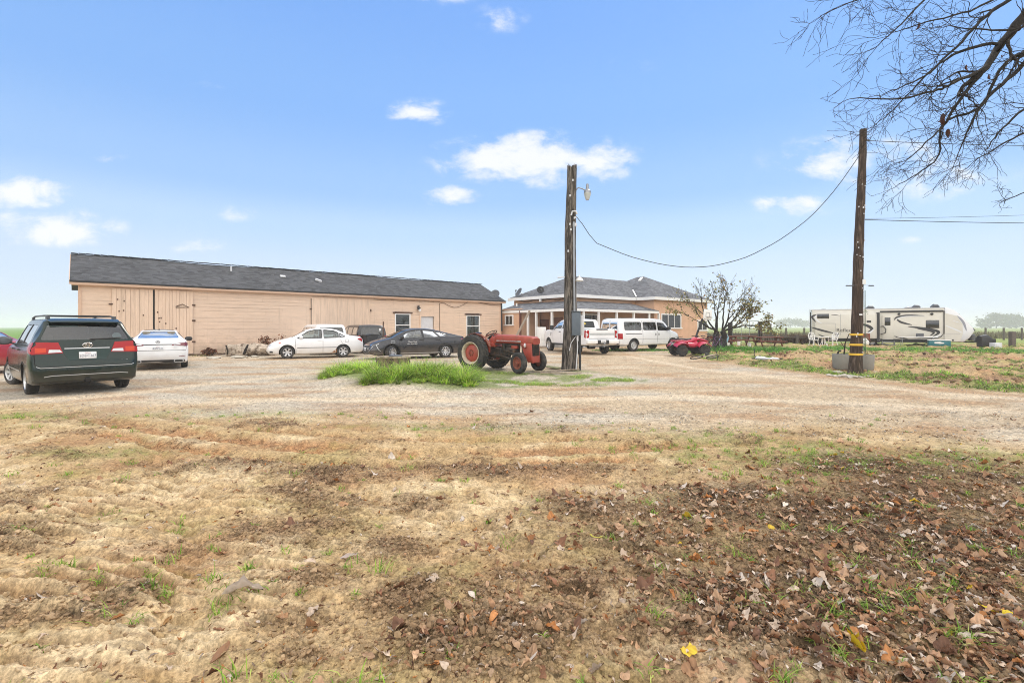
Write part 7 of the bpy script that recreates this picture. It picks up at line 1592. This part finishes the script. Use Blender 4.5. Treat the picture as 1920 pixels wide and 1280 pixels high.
# far trees and hedges in the haze
def crown_tree(label, x, y, h, w, seed, group=None, trunk=.25, col=None, n=900, size=.5):
    r2 = np.random.RandomState(seed); rg2 = random.Random(seed); t = thing('broad_tree', label, 'tree', (x, y, -.05), 0, group); mb = MB()
    mb.tube([(0, 0, 0), (.1, 0, h * .2), (0, 0, h * .45), (.1, 0, h * .8)], [h * .035, h * .028, h * .02, .03], 8); cl_ = []
    for i in range(13):
        a = rg2.uniform(0, 6.28); rr_ = w * math.sqrt(rg2.random()) * .85; zz = h * rg2.uniform(trunk + .1, .9) * (1 - .25 * rr_ / w); c_ = Vector((rr_ * math.cos(a), rr_ * math.sin(a), zz)); cl_.append(c_); mb.tube([(0, 0, h * .25), c_ * .6 + Vector((0, 0, h * .08)), c_], [h * .015, .06, .03], 5)
    mb.build('trunk', M['bark'], t, fix=False); P = []
    for c_ in cl_:
        q = r2.randn(n // 13, 3) * np.array([w * .22, w * .22, h * .085]); P.append(q + np.array(c_[:]))
    leaf_cloud('crown', [Vector(p) for p in np.concatenate(P)], size, col or [(.06, .08, .03), (.045, .065, .025), (.08, .09, .04)], t, TLM, r2)
for k, (px, Y, h, w, lab) in enumerate(((1868, 520, 17, 13, 'left crown of the hazy tree clump beyond the trailer nose'), (1893, 535, 17.5, 12, 'right crown of the hazy tree clump beyond the trailer nose'), (1925, 560, 12, 13, 'hazy tree cut off by the right edge of the picture, on the horizon'))):
    crown_tree(lab, zat(px, Y), Y, h, w, 40 + k, None, .12, None, 1500, 1.9)
for k, (px, Y, h, w, lab) in enumerate(((1462, 760, 13, 8, 'narrow pale hazy tree left of its neighbour, above the fence on the horizon'), (1483, 740, 16, 13, 'wide pale hazy tree on the horizon between the small tree and the trailer'), (1508, 780, 13, 10, 'pale hazy tree just left of the trailer rear, on the horizon'))):
    crown_tree(lab, zat(px, Y), Y, h, w, 50 + k, None, .12, None, 1000, 2.2)
r2 = np.random.RandomState(9); n = 26000; x = r2.rand(n) * 150 - 3; y = 62 + .12 * x + r2.randn(n) * 1.5; x = x + 20
P = np.stack([x, y], 1); blades('far_reeds', P, .55 + .65 * r2.rand(n), .10, .6, gcols(n, [(.22, .19, .11), (.16, .15, .08), (.26, .24, .14)]), GRM, 2)
n = 3000; x = zat(1490, 43) + (r2.rand(n) - .5) * 4.2; y = 43.5 + r2.randn(n) * .5 - (x - 25) * .3; blades('dry_weeds', np.stack([x, y], 1), .4 + .6 * r2.rand(n), .05, .8, gcols(n, [(.14, .085, .05), (.20, .13, .07), (.09, .055, .035)]), GRM, 2)
for k in range(16):
    px = 1440 + k * 34; Y = 52 + (px - 1440) * .012
    if 1530 < px < 1800: continue
    o = MB().box((0, 0, .68), (.14, .14, 1.55)).build('fence_post', M['oldwood'], None); o.location = (zat(px, Y), Y, gh(zat(px, Y), Y)); tag(o, 'far weathered post of the wire field fence along the reeds', 'fence post', 'posts of the far field fence')
Y = 33.5; o = MB().box((0, 0, .40), (.28, .28, 1.35)).build('fence_post', M['oldwood'], None, bevel=.02); o.location = (zat(1898, Y), Y, gh(zat(1898, Y), Y)); tag(o, 'short thick dark post standing alone right of the trailer', 'fence post')
# rail fence and garden posts behind the picnic tables
Y = 41; 
for px, h, lab in ((1369, 1.9, 'left of the two tall dark gate posts behind the picnic tables'), (1425, 1.85, 'right of the two tall dark gate posts behind the picnic tables')):
    o = MB().box((0, 0, h / 2), (.28, .25, h)).build('gate_post', M['bark'], None, bevel=.02); o.location = (zat(px, Y), Y, gh(zat(px, Y), Y)); tag(o, lab, 'post')
g0_ = gh(zat(1400, Y), Y); xa, xb = zat(1374, Y), zat(1422, Y); mb = MB()
for t in (0, .33, .66, 1): mb.tube([(xa + (xb - xa) * t, Y, g0_), (xa + (xb - xa) * t, Y, g0_ + 1.95)], .022, 6)
mb.tube([(xa, Y, g0_ + 1.95), (xb, Y, g0_ + 1.95)], .022, 6); mb.tube([(xa, Y, g0_ + 1.1), (xb, Y, g0_ + 1.1)], .012, 6)
tag(mb.build('wire_gate', M['grey'], None), 'thin metal frame gate hung between the two tall dark posts', 'gate')
fn_ = thing('rail_fence', 'low weathered wooden rail fence sagging towards the trailer', 'fence', (zat(1365, 42), 42, gh(zat(1365, 42), 42)))
x1 = zat(1528, 42) - zat(1365, 42)
MB().bar((0, 0, .80), (x1 * .4, 0, .76), .08, .16).bar((x1 * .4, 0, .76), (x1, .3, .42), .08, .13).build('rail', M['oldwood'], fn_)
for t in (.02, .22, .58, .8, .98): MB().box((x1 * t, .08, .36), (.2, .16, .8)).build('fence_post', M['oldwood'], fn_)
bn = thing('garden_bench', 'slatted wooden bench back standing right of the right gate post', 'bench', (zat(1436, 40.5), 40.5, gh(zat(1436, 40.5), 40.5)))
MB().box((0, 0, 1.55), (.95, .06, .12)).box((0, 0, 1.28), (.95, .06, .10)).box((-.42, 0, .8), (.07, .07, 1.6)).box((.42, 0, .8), (.07, .07, 1.6)).build('backrest', M['oldwood'], bn)
mb = MB().box((0, -.2, .85), (1.0, .4, .06))
for k in range(7): mb.box((-.42 + k * .14, -.38, .5), (.06, .04, .7))
mb.build('seat', M['oldwood'], bn)
# picnic tables
def picnic():
    p = thing('picnic_table', 'x', 'picnic table', (0, 0, 0)); W_ = 1.9
    mb = MB()
    for k in range(5): mb.box((0, -.32 + .16 * k, .75), (W_, .145, .045))
    mb.build('tabletop', M['redwood'], p)
    for s in (-1, 1):
        mb = MB()
        for k in range(2): mb.box((0, s * (.68 + .14 * k), .45), (W_, .13, .045))
        mb.build('seat', M['redwood'], p)
        for q in (-1, 1): MB().bar((q * .72, s * .22, .73), (q * .72, s * .66, 0), .05, .11).build('leg', M['redwood'], p)
    for q in (-1, 1): MB().bar((q * .72, -.86, .40), (q * .72, .86, .40), .05, .11).box((q * .72, 0, .70), (.05, .7, .08)).build('crossbeam', M['redwood'], p)
    return p
p0_ = picnic()
for k, (px, Y, rz, lab) in enumerate(((1392, 37.0, .12, 'dark red picnic table in the middle of three, under the gate frame'), (1441, 36.2, -.05, 'dark red picnic table rightmost of three, nearest the trailer'), (1347, 36.0, .3, 'dark red picnic table leftmost of three, beside the small tree trunk'))):
    o = p0_ if k == 0 else copy_tree(p0_); o.location = (zat(px, Y), Y, gh(zat(px, Y), Y)); o.rotation_euler = (0, 0, rz); o['label'] = lab; o['group'] = 'picnic tables behind the grass strip'
def lawn_chair(name, label, x, y, rz, m, sc=1.):
    p = thing(name, label, 'chair', (x, y, gh(x, y)), rz); MB().box((0, 0, .42 * sc), (.45 * sc, .42 * sc, .04)).build('seat', m, p, bevel=.01)
    mb = MB(); 
    for k in range(5): a = -.18 + .09 * k; mb.tube([(a * sc, .2 * sc, .42 * sc), (a * 1.25 * sc, .26 * sc, (.92 - abs(a) * .6) * sc)], .018, 6)
    mb.tube([(-.21 * sc, .2 * sc, .42 * sc), (-.26 * sc, .25 * sc, .7 * sc), (-.16 * sc, .28 * sc, .9 * sc), (0, .29 * sc, .96 * sc), (.16 * sc, .28 * sc, .9 * sc), (.26 * sc, .25 * sc, .7 * sc), (.21 * sc, .2 * sc, .42 * sc)], .024, 6); mb.tube([(-.24 * sc, .22 * sc, .62 * sc), (0, .25 * sc, .7 * sc), (.24 * sc, .22 * sc, .62 * sc)], .018, 6); mb.build('backrest', m, p)
    for sg in (-1, 1):
        for q in (-1, 1): MB().tube([(sg * .18 * sc, q * .17 * sc, .42 * sc), (sg * .19 * sc, q * .18 * sc, .2 * sc), (sg * .24 * sc, q * .24 * sc, 0)], .022, 6).build('leg', m, p)
        MB().tube([(sg * .23 * sc, .22 * sc, .66 * sc), (sg * .27 * sc, -.1 * sc, .64 * sc), (sg * .21 * sc, -.18 * sc, .42 * sc)], .018, 6).build('armrest', m, p)
    return p
lawn_chair('garden_chair', 'white ornate garden chair at the trailer rear, left of the small table', zat(1526, 35.6), 35.6, .1, M['white']); lawn_chair('garden_chair', 'white ornate garden chair seen side-on, right of the small table', zat(1561, 35.4), 35.4, R(-75), M['white'])
Y = 35.5; p = thing('garden_table', 'small white ornate garden table between the two white chairs', 'table', (zat(1544, Y), Y, gh(zat(1544, Y), Y)))
MB().lathe([(.0, .66), (.34, .66), (.35, .68), (.34, .70), (.0, .70)], 20).build('tabletop', M['white'], p)
for k in range(4): a = k * 1.57 + .6; MB().tube([(.08 * math.cos(a), .08 * math.sin(a), .66), (.12 * math.cos(a), .12 * math.sin(a), .3), (.28 * math.cos(a), .28 * math.sin(a), 0)], .024, 6).build('leg', M['white'], p)
lawn_chair('plastic_chair', 'pale blue plastic chair beside the small tree trunk', zat(1357, 34.2), 34.2, R(170), M['blue'], 1.0)
for px, Y, s, m_, lab, nm in ((1365, 33.4, .26, M['white'], 'white bucket on the ground right of the pale blue chair', 'bucket'), (1385, 35.0, .28, M['white'], 'white bucket half hidden under the middle picnic table', 'bucket'), (1405, 33.6, .3, M['pale'], 'grey tub lying before the middle picnic table', 'bucket')):
    o = MB().lathe([(s * .34, 0), (s * .42, s), (s * .45, s), (s * .45, s * 1.05), (s * .40, s * 1.05), (s * .33, .03), (.0, .03)], 18).build(nm, m_, None); o.location = (zat(px, Y), Y, gh(zat(px, Y), Y)); tag(o, lab, nm)
o = MB().lathe([(.18, 0), (.19, .85), (.17, .85)], 16).build('steel_pipe', M['rust'], None); Y = 33.2; o.location = (zat(1270, Y), Y, 0); o.scale = (.4, .4, 1.1); tag(o, 'rusty upright pipe in the ground before the house wing window', 'pipe')

# ------------------------------------------------------------------ travel trailer
vx, vy = 25.6, 41.0; VA = R(-31); RV = thing('travel_trailer', 'long cream travel trailer with dark swoosh graphics parked beyond the brown pole', 'travel trailer', (vx, vy, 0), VA)
VL, z0, z1 = 9.3, .50, 2.98; k_ = 1
def rvx(px): u = (px - 960) / F; c_, s_ = math.cos(VA), math.sin(VA); return (u * vy - vx) / (c_ - u * s_)
def rvz(px, py): return CH - (py - HZ) * (vy + math.sin(VA) * rvx(px)) / F
XF = rvx(1770); XN = rvx(1828)
MB().prism([(0, z0), (XF, z0), (XF, z1), (0.02, z1)], 0, -2.4, BXROT).build('body', M['rvbody'], RV, bevel=.03)
nose = [(XF, .42), (XF + (XN - XF) * .65, .40), (XF + (XN - XF) * .85, .75), (XN, 1.25), (XN - .10, 1.55), (XF + (XN - XF) * .62, 2.35), (XF + (XN - XF) * .33, 2.90), (XF + (XN - XF) * .12, z1 + .03), (XF, z1 + .03)]
MB().prism(nose, .015, -2.415, BXROT).build('front_cap', M['rvwhite'], RV, bevel=.12)
MB().prism([(XF + .02, .46), (XF + (XN - XF) * .52, .46), (XF + (XN - XF) * .62, 1.1), (XF + (XN - XF) * .60, 1.75), (XF + (XN - XF) * .42, 2.4), (XF + .02, 2.62)], .020, .028, BXROT).build('cap_panel', M['rvbody'], RV)
MB().box((XF / 2, 1.2, z1 + .03), (XF + .1, 2.44, .06)).build('roof', M['pale'], RV)
def rvbox(nm, pa, pb, m, y=-.006, d=.02, bev=.0, parent=None):
    a, b = rvx(pa[0]), rvx(pb[0]); c_, d_ = rvz((pa[0] + pb[0]) / 2, pa[1]), rvz((pa[0] + pb[0]) / 2, pb[1]); return MB().box(((a + b) / 2, y, (c_ + d_) / 2), (abs(b - a), d, abs(c_ - d_))).build(nm, m, parent or RV, bevel=bev)
slide = MB().box((rvx(1585), -.20, (rvz(1585, 589) + rvz(1585, 634)) / 2), (rvx(1645) - rvx(1528), .40, rvz(1585, 589) - rvz(1585, 634))).build('slide_out', M['rvbody'], RV, bevel=.03)
rvbox('slide_seal', (1643, 586), (1648, 642), M['black'], -.22, .46); rvbox('awning_rail', (1650, 582), (1768, 585), M['black'], -.03, .08); rvbox('corner_trim', (1769, 582), (1771, 626), M['black'], -.02, .05); rvbox('skirt', (1521, 635), (1769, 641), M['black'], -.012, .02)
rvbox('corner_trim', (1519, 585), (1521, 642), M['black'], -.01, .03)
WB = mat('trailer_window', (.015, .016, .02), .08, coat=1.)
rvbox('window', (1532, 588.5), (1554, 597), WB, -.41, .02, .03); rvbox('window', (1736, 600), (1761, 615), WB, -.012, .03, .04); rvbox('window', (1608, 592), (1612, 602), WB, -.41, .02); rvbox('vent', (1624, 601), (1632, 604.5), M['black'], -.41, .02); rvbox('vent', (1566, 624), (1572, 632), M['black'], -.41, .02); rvbox('vent', (1604, 624), (1612, 632), M['black'], -.41, .02)
for px in (1685.5, 1747): MB().lathe([(.09, 0), (.09, .06), (.0, .07)], 16, T(rvx(px), -.02, rvz(px, 588.5)) @ Matrix.Rotation(R(90), 4, 'X')).build('speaker', M['black'], RV)
d_ = rvbox('door', (1654, 591), (1675, 636), M['rvbody'], -.02, .04, .01); rvbox('pane', (1658.5, 595), (1669.5, 610), WB, -.045, .02, .03, d_)
hx, hz_ = rvx(1651), rvz(1651, 612); MB().tube([(hx, -.05, hz_), (hx + .15, -.12, hz_ + .04), (hx + .33, -.12, hz_ - .2), (hx + .30, -.12, hz_ - .5), (hx, -.05, hz_ - .62)], .03, 8).build('grab_handle', M['black'], RV)
rvbox('panel_line', (1523, 606), (1566, 606.6), M['trimgrey'], -.405, .01); rvbox('panel_line', (1565.5, 606), (1566, 632), M['trimgrey'], -.405, .01); rvbox('panel_line', (1575, 589), (1575.6, 628), M['trimgrey'], -.405, .01); rvbox('panel_line', (1772, 625), (1800, 625.6), M['trimgrey'], -.03, .01); rvbox('hatch', (1785, 636), (1788, 639), M['black'], -.03, .02)
def swoosh(pts, w, m, y, name='graphic'):
    n = len(pts); Pt = [Vector((rvx(a), rvz(a, b))) for a, b in pts]; f = []
    for i in range(n - 1):
        for j in range(6):
            t = j / 6; p0, p1, p2, p3 = Pt[max(i - 1, 0)], Pt[i], Pt[i + 1], Pt[min(i + 2, n - 1)]
            f.append(.5 * ((2 * p1) + (p2 - p0) * t + (2 * p0 - 5 * p1 + 4 * p2 - p3) * t * t + (3 * p1 - p0 - 3 * p2 + p3) * t ** 3))
    f.append(Pt[-1]); k = len(f); V = []
    for i, p in enumerate(f):
        d = (f[min(i + 1, k - 1)] - f[max(i - 1, 0)]).normalized(); nn = Vector((-d.y, d.x)); ww = w * math.sin(math.pi * (.04 + .92 * i / (k - 1))) ** .9
        for s in (-.5, .5): q = p + nn * ww * s; V.append((q.x, y, q.y))
    MB().add(V, [(2 * i, 2 * i + 1, 2 * i + 3, 2 * i + 2) for i in range(k - 1)]).build(name, m, RV, fix=False, smooth=None)
DK, WHT = mat('graphic_dark', (.03, .03, .032), .4), M['rvwhite']
for pts, w, m_, y in (([(1537, 589), (1525, 592), (1523, 596), (1530, 604)], .16, DK, -.408), ([(1545, 588.5), (1532, 591), (1528, 596), (1535, 603), (1542, 607)], .12, WHT, -.409), ([(1520, 613), (1540, 619), (1565, 625)], .16, DK, -.408), ([(1533, 626), (1545, 631), (1556, 633)], .10, DK, -.408), ([(1523, 631), (1535, 634)], .08, DK, -.408), ([(1557, 591), (1566, 590.5), (1574, 592)], .05, DK, -.408),
                      ([(1608, 607), (1624, 610), (1634, 617), (1626, 622)], .22, DK, -.408), ([(1638, 616), (1630, 623), (1615, 627)], .12, WHT, -.409),
                      ([(1733, 591.5), (1700, 591), (1681, 595), (1677, 600)], .12, DK, -.012), ([(1740, 593), (1700, 593), (1683, 597), (1680, 601)], .07, WHT, -.013), ([(1681, 598), (1690, 604), (1710, 609)], .15, DK, -.012), ([(1702, 612), (1735, 616), (1760, 622), (1750, 630)], .20, DK, -.012), ([(1720, 616), (1750, 622), (1744, 629)], .14, DK, -.014), ([(1765, 624), (1755, 631), (1720, 632)], .10, WHT, -.013), ([(1768, 626), (1758, 633), (1715, 634)], .07, DK, -.014), ([(1676, 630), (1690, 633), (1702, 635)], .10, DK, -.012),
                      ([(1772, 610), (1790, 617), (1805, 624)], .10, WHT, -.031), ([(1795, 592), (1806, 604), (1812, 620)], .14, mat('graphic_grey', (.30, .31, .36), .4), -.031), ([(1786, 601), (1800, 605)], .05, WHT, -.034)):
    swoosh(pts, w, m_, y)
text('Reflection', .42, DK, RV, (rvx(1588) + .1, -.412, rvz(1588, 619)), (R(90), 0, 0)).name = 'lettering'
for px, h, w in ((1611, .22, .5), (1634, .26, .55), (1707, .14, .5), (1722, .26, .5), (1758, .30, .5), (1545, .08, .4)):
    MB().loft([(-w / 2, 0, 0, .25, h * .3), (-w * .2, 0, h * .35, .3, h * .5), (w * .3, 0, h * .3, .3, h * .45), (w / 2, 0, h * .1, .2, h * .2)], 12, T(rvx(px), .9, z1 + .06 + h * .2)).build('roof_vent', M['dkgrey'] if h > .2 else M['grey'], RV)
for dx in (-.45, .45): w = empty('wheel', RV, (rvx(1622) + dx, .12, .36)); wheel(w, .36, .22, -1, 'steel', M['alloy'])
MB().tube([(rvx(1622) - .95, -.015, .50), (rvx(1622) - .6, -.02, .78), (rvx(1622) + .6, -.02, .78), (rvx(1622) + .95, -.015, .50)], .05, 8).build('wheel_arch', M['rvwhite'], RV)
MB().box((XF / 2, 1.2, .45), (XF - .3, 2.2, .14)).box((.4, .4, .2), (.1, .1, .4)).box((XF - .2, .4, .2), (.1, .1, .4)).build('chassis', M['under'], RV)
sx0 = rvx(1664); MB().box((sx0, -.25, .36), (.75, .3, .04)).box((sx0, -.5, .17), (.75, .28, .04)).box((sx0 - .38, -.35, .25), (.03, .5, .4)).box((sx0 + .38, -.35, .25), (.03, .5, .4)).build('steps', M['grey'], RV)
MB().bar((XN - .5, .6, .42), (XN + .9, 1.2, .42), .1, .1).bar((XN - .5, 1.8, .42), (XN + .9, 1.2, .42), .1, .1).tube([(XN + .6, 1.2, .05), (XN + .6, 1.2, .75)], .05, 8).build('tow_frame', M['under'], RV)
tk = empty('gas_tanks', RV, (XN + .05, 1.0, .5))
for y in (-.2, .25): MB().lathe([(.12, 0), (.16, .05), (.16, .42), (.10, .5), (.0, .52)], 16, T(0, y, 0)).build('tank', M['dkgrey'], tk)
MB().box((XN + .45, 1.1, .62), (.35, .5, .36)).build('battery_box', M['black'], RV, bevel=.02)
for a, b in (((1790, 583), (1800, 590)), ((1800, 591), (1809, 603)), ((1815, 605), (1829, 620))):
    pa, pb = (rvx(a[0]), rvz(*a)), (rvx(b[0]), rvz(*b)); MB().bar((pa[0], .1, pa[1]), (pb[0], .1, pb[1]), .05, .08).build('cap_trim', M['dkgrey'], RV)
MB().box((rvx(1526), .3, 2.0), (.05, .05, 1.6)).build('ladder_rail', M['grey'], RV) if False else None
mb = MB()
for yy_ in (.5, .85): mb.tube([(-.12, yy_, .7), (-.12, yy_, 3.1)], .02, 6)
for k in range(7): mb.tube([(-.12, .5, .9 + .32 * k), (-.12, .85, .9 + .32 * k)], .015, 6)
mb.build('ladder', M['grey'], RV)
# clutter beside the trailer
def at_rv(px, dy): lx_ = rvx(px); c_, s_ = math.cos(VA), math.sin(VA); return vx + c_ * lx_ - s_ * dy, vy + s_ * lx_ + c_ * dy
x, y = at_rv(1715, -.9); p = thing('folding_table', 'long white folding table along the trailer side right of its door', 'table', (x, y, gh(x, y)), VA); MB().box((0, 0, .72), (2.3, .7, .05)).build('tabletop', M['white'], p, bevel=.01)
for q in (-1, 1):
    for s in (-1, 1): MB().tube([(q * .9, s * .28, .70), (q * .95, s * .3, 0)], .018, 6).build('leg', M['grey'], p)
x, y = at_rv(1720, -.9); o = MB().box((0, 0, .19), (.42, .34, .28)).box((-.06, -.172, .20), (.24, .01, .18)).build('microwave', M['dkgrey'], None, bevel=.01); o.location = (x, y, gh(x, y) + .70); o.rotation_euler = (0, 0, VA); tag(o, 'small dark grey appliance box sitting on the white folding table', 'appliance')
x, y = at_rv(1752, -1.4); p = thing('cool_box', 'teal blue lidded box with white markings on the grass below the trailer window', 'cool box', (x, y, gh(x, y)), VA); MB().box((0, 0, .22), (1.25, .5, .42)).build('body', M['teal'], p, bevel=.03); MB().box((0, 0, .46), (1.3, .54, .06)).build('lid', M['white'], p, bevel=.02); MB().loft([(-.3, -.255, .27, .004, .05), (0, -.255, .27, .004, .08), (.25, -.255, .24, .004, .03)], 10).build('marking', M['white'], p)
x, y = at_rv(1618, -1.6); o = MB().loft([(-.2, 0, .25, .15, .22), (0, 0, .32, .22, .28), (.2, 0, .22, .15, .2)], 12).build('sack', M['white'], None); o.location = (x, y, gh(x, y)); tag(o, 'plump white sack on the ground right of the brown pole, before the trailer', 'sack')
x, y = at_rv(1622, -1.0); p = thing('camp_chair', 'brown folding camp chair by the trailer wheel', 'chair', (x, y, gh(x, y)), VA); MB().box((0, 0, .42), (.5, .45, .04)).build('seat', M['rustred'], p); MB().box((0, .25, .72), (.5, .05, .5), (R(-12), 0, 0)).build('backrest', M['rustred'], p); 
for q in (-1, 1): MB().bar((q * .24, -.22, 0), (q * .24, .24, .45), .03, .03).bar((q * .24, .22, 0), (q * .24, -.2, .45), .03, .03).build('leg', M['black'], p)
Y = 33.0; o = MB().box((0, 0, .20), (.5, .4, .36)).lathe([(.13, 0), (.15, .02), (.13, .03)], 16, T(0, -.2, .16) @ Matrix.Rotation(R(90), 4, 'X')).build('generator', M['pale'], None, bevel=.03); o.location = (zat(1867, Y), Y, gh(zat(1867, Y), Y)); tag(o, 'small white portable generator on the dirt below the trailer nose', 'generator')
Y = 34.2; o = MB().loft([(-.35, 0, .45, .2, .42, 4), (.1, 0, .5, .25, .45, 4), (.4, 0, .4, .2, .36, 4)], 14).box((.55, 0, .4), (.3, .3, .5)).build('covered_equipment', M['black'], None); o.location = (zat(1845, Y), Y, gh(zat(1845, Y), Y) ); tag(o, 'black tarp-covered equipment heap at the trailer nose', 'equipment')

# ------------------------------------------------------------------ things along the shed
bxn = PG(706, 655); Y = 27.6; p = thing('trash_bin', 'black wheeled trash bin behind the charcoal sedan nose', 'trash bin', (zat(695, Y), Y, gh(zat(695, Y), Y)), R(35)); MB().add([(-.25, -.28, .06), (.25, -.28, .06), (.25, .28, .06), (-.25, .28, .06), (-.33, -.36, 1.05), (.33, -.36, 1.05), (.33, .36, 1.05), (-.33, .36, 1.05)], [(3, 2, 1, 0), (4, 5, 6, 7), (0, 1, 5, 4), (1, 2, 6, 5), (2, 3, 7, 6), (3, 0, 4, 7)]).build('body', M['black'], p, bevel=.03); MB().loft([(-.40, 0, 1.08, .36, .03, 5), (0, 0, 1.12, .38, .04, 5), (.42, 0, 1.08, .34, .03, 5)], 16).build('lid', M['black'], p)
for s in (-1, 1): MB().lathe([(.10, -.03), (.10, .03), (.0, .03)], 14, T(-.26, s * .25, .1) @ MY).build('wheel', M['rubber'], p)
Y = 26.5; o = MB().tube([(0, 0, 0), (.02, 0, 1.85)], .035, 8).build('steel_post', M['rust'], None); o.location = (zat(718, Y), Y, 0); tag(o, 'thin rusty steel post upright behind the charcoal sedan hood', 'post')
x, y = PG(452, 668); lg = thing('log_section', 'big pale split log section lying before the white compact sedan nose', 'log', (x + .1, y + .45, gh(x, y + .4)), R(15)); n_ = 22; V = []; Fc = []; prof_ = [(-1.0, .30), (-.95, .36), (-.6, .33), (-.1, .36), (.05, .30), (.3, .37), (.7, .33), (1.3, .30), (1.35, .25)]
for i, (xx, r) in enumerate(prof_):
    for j in range(n_): a = 2 * math.pi * j / n_; r_ = r * (1 + .16 * math.sin(a * 3 + i * .9) + .10 * math.sin(a * 7 + i * 2.1)); V.append((xx, r_ * math.cos(a), .30 + r_ * math.sin(a) * .95))
for i in range(len(prof_) - 1):
    for j in range(n_): a = i * n_ + j; b = i * n_ + (j + 1) % n_; Fc.append((a, b, b + n_, a + n_))
Fc += [tuple(reversed(range(n_))), tuple((len(prof_) - 1) * n_ + j for j in range(n_))]
MB().add(V, Fc).build('log_body', mat('split_log', (.46, .38, .30), .95, var=.4, scale=5., col2=(.12, .08, .05), thr=(.48, .6), s2=3.2, bump=1., bs=14), lg, smooth=40)
MB().tube([(-.1, -.36, .1), (.0, -.40, .35), (.1, -.33, .62)], [.05, .07, .04], 7).tube([(-.9, -.3, .1), (-.85, -.38, .3), (-.95, -.33, .6)], .04, 6).build('roots', M['bark'], lg)
for k, (px, py, s, lab) in enumerate(((449, 671, .30, 'flat pale stone before the split log'), (402, 672, .22, 'pinkish stone left of the split log by the shed'), (478, 669, .16, 'small white stone under the white compact sedan nose'))):
    x, y = PG(px, py); v, f = clod_shape(2, k + 31); o = link_mesh('stone', np_mesh('stone', v * s * np.array([1.4, 1, .5]), f), M['rock'], smooth=40); o.location = (x, y, gh(x, y) + s * .15); tag(o, lab, 'stone')
a, b = PG(400, 666), PG(446, 664); tag(MB().bar((*a, .10), (*b, .13), .20, .05).build('board', M['lightwood'], None, bevel=.004), 'pale board lying along the shed foot, left of the split log', 'board')
for k, (px, Y, s, lab) in enumerate(((512, 27.8, .7, 'rust-coloured dry shrub against the shed behind the white compact sedan hood'), (394, 25.8, .24, 'small dry brown shrub at the shed foot, left of the split log'))):
    p = thing('dry_shrub', lab, 'shrub', (zat(px, Y), Y, 0)); mb = MB(); rg = random.Random(30 + k); tips = []; lv = []
    for q in range(7): grow(mb, tips, Vector((rg.uniform(-.1, .1), 0, 0)), Vector((rg.uniform(-.8, .8), rg.uniform(-.5, .5), 1)), s * .75, .02, 2, rg, .8, .02, 0, .006, (2, 3), lambda pts, d, r: lv.extend([w + Vector((rg.uniform(-.06, .06), rg.uniform(-.06, .06), rg.uniform(-.06, .06))) for w in pts[1:] for _ in range(2)]))
    mb.build('stems', M['bark'], p, fix=False); leaf_cloud('foliage', lv, .11, [(.22, .09, .05), (.30, .15, .08), (.14, .07, .04)], p, TLM, rs)
Y = 35.6; p = thing('fridge', 'pale box-shaped fridge on the porch left of the white pickup hood', 'fridge', (zat(1015, Y), Y, .1), HA); MB().box((0, 0, .75), (.5, .5, 1.4)).build('body', M['white'], p, bevel=.02); MB().box((0, -.26, .95), (.46, .02, .9)).build('door', M['white'], p, bevel=.01)
# a few single leaves that stand out
for k, (px, py, s, col, lab) in enumerate(((455, 1131, .21, (.48, .40, .33), 'large pale dry leaf lying alone on the bare dirt'), (1605, 1217, .17, (.66, .46, .02), 'big bright yellow leaf at the lower right among brown leaves'), (1866, 1168, .13, (.66, .48, .03), 'curved yellow leaf near the lower right edge'), (1820, 1113, .10, (.66, .48, .03), 'small yellow leaf in the dark litter at right'), (412, 1228, .15, (.28, .15, .08), 'curled brown leaf with a long stalk in the bare dirt at left'), (1118, 845 + 170, .10, (.55, .48, .10), 'pale yellow leaf beside the grass tuft in the middle foreground'), (655, 1050, .12, (.42, .34, .30), 'greyish curled leaf on the sand in the centre foreground'), (315, 1150, .13, (.45, .27, .12), 'tan wavy leaf alone on the sand at left'))):
    v, f = leaf_shape(60 + k, k in (0, 1)); v = v * s; v[:, 2] *= .6; o = link_mesh('fallen_leaf', np_mesh('fallen_leaf', v, f, np.tile(np.array([col]), (len(v), 1))), LM, smooth=180); x, y = PG(px, py); o.location = (x, y, gh(x, y) + .012); o.rotation_euler = (0, 0, k * 1.1 + .3); tag(o, lab, 'leaf')
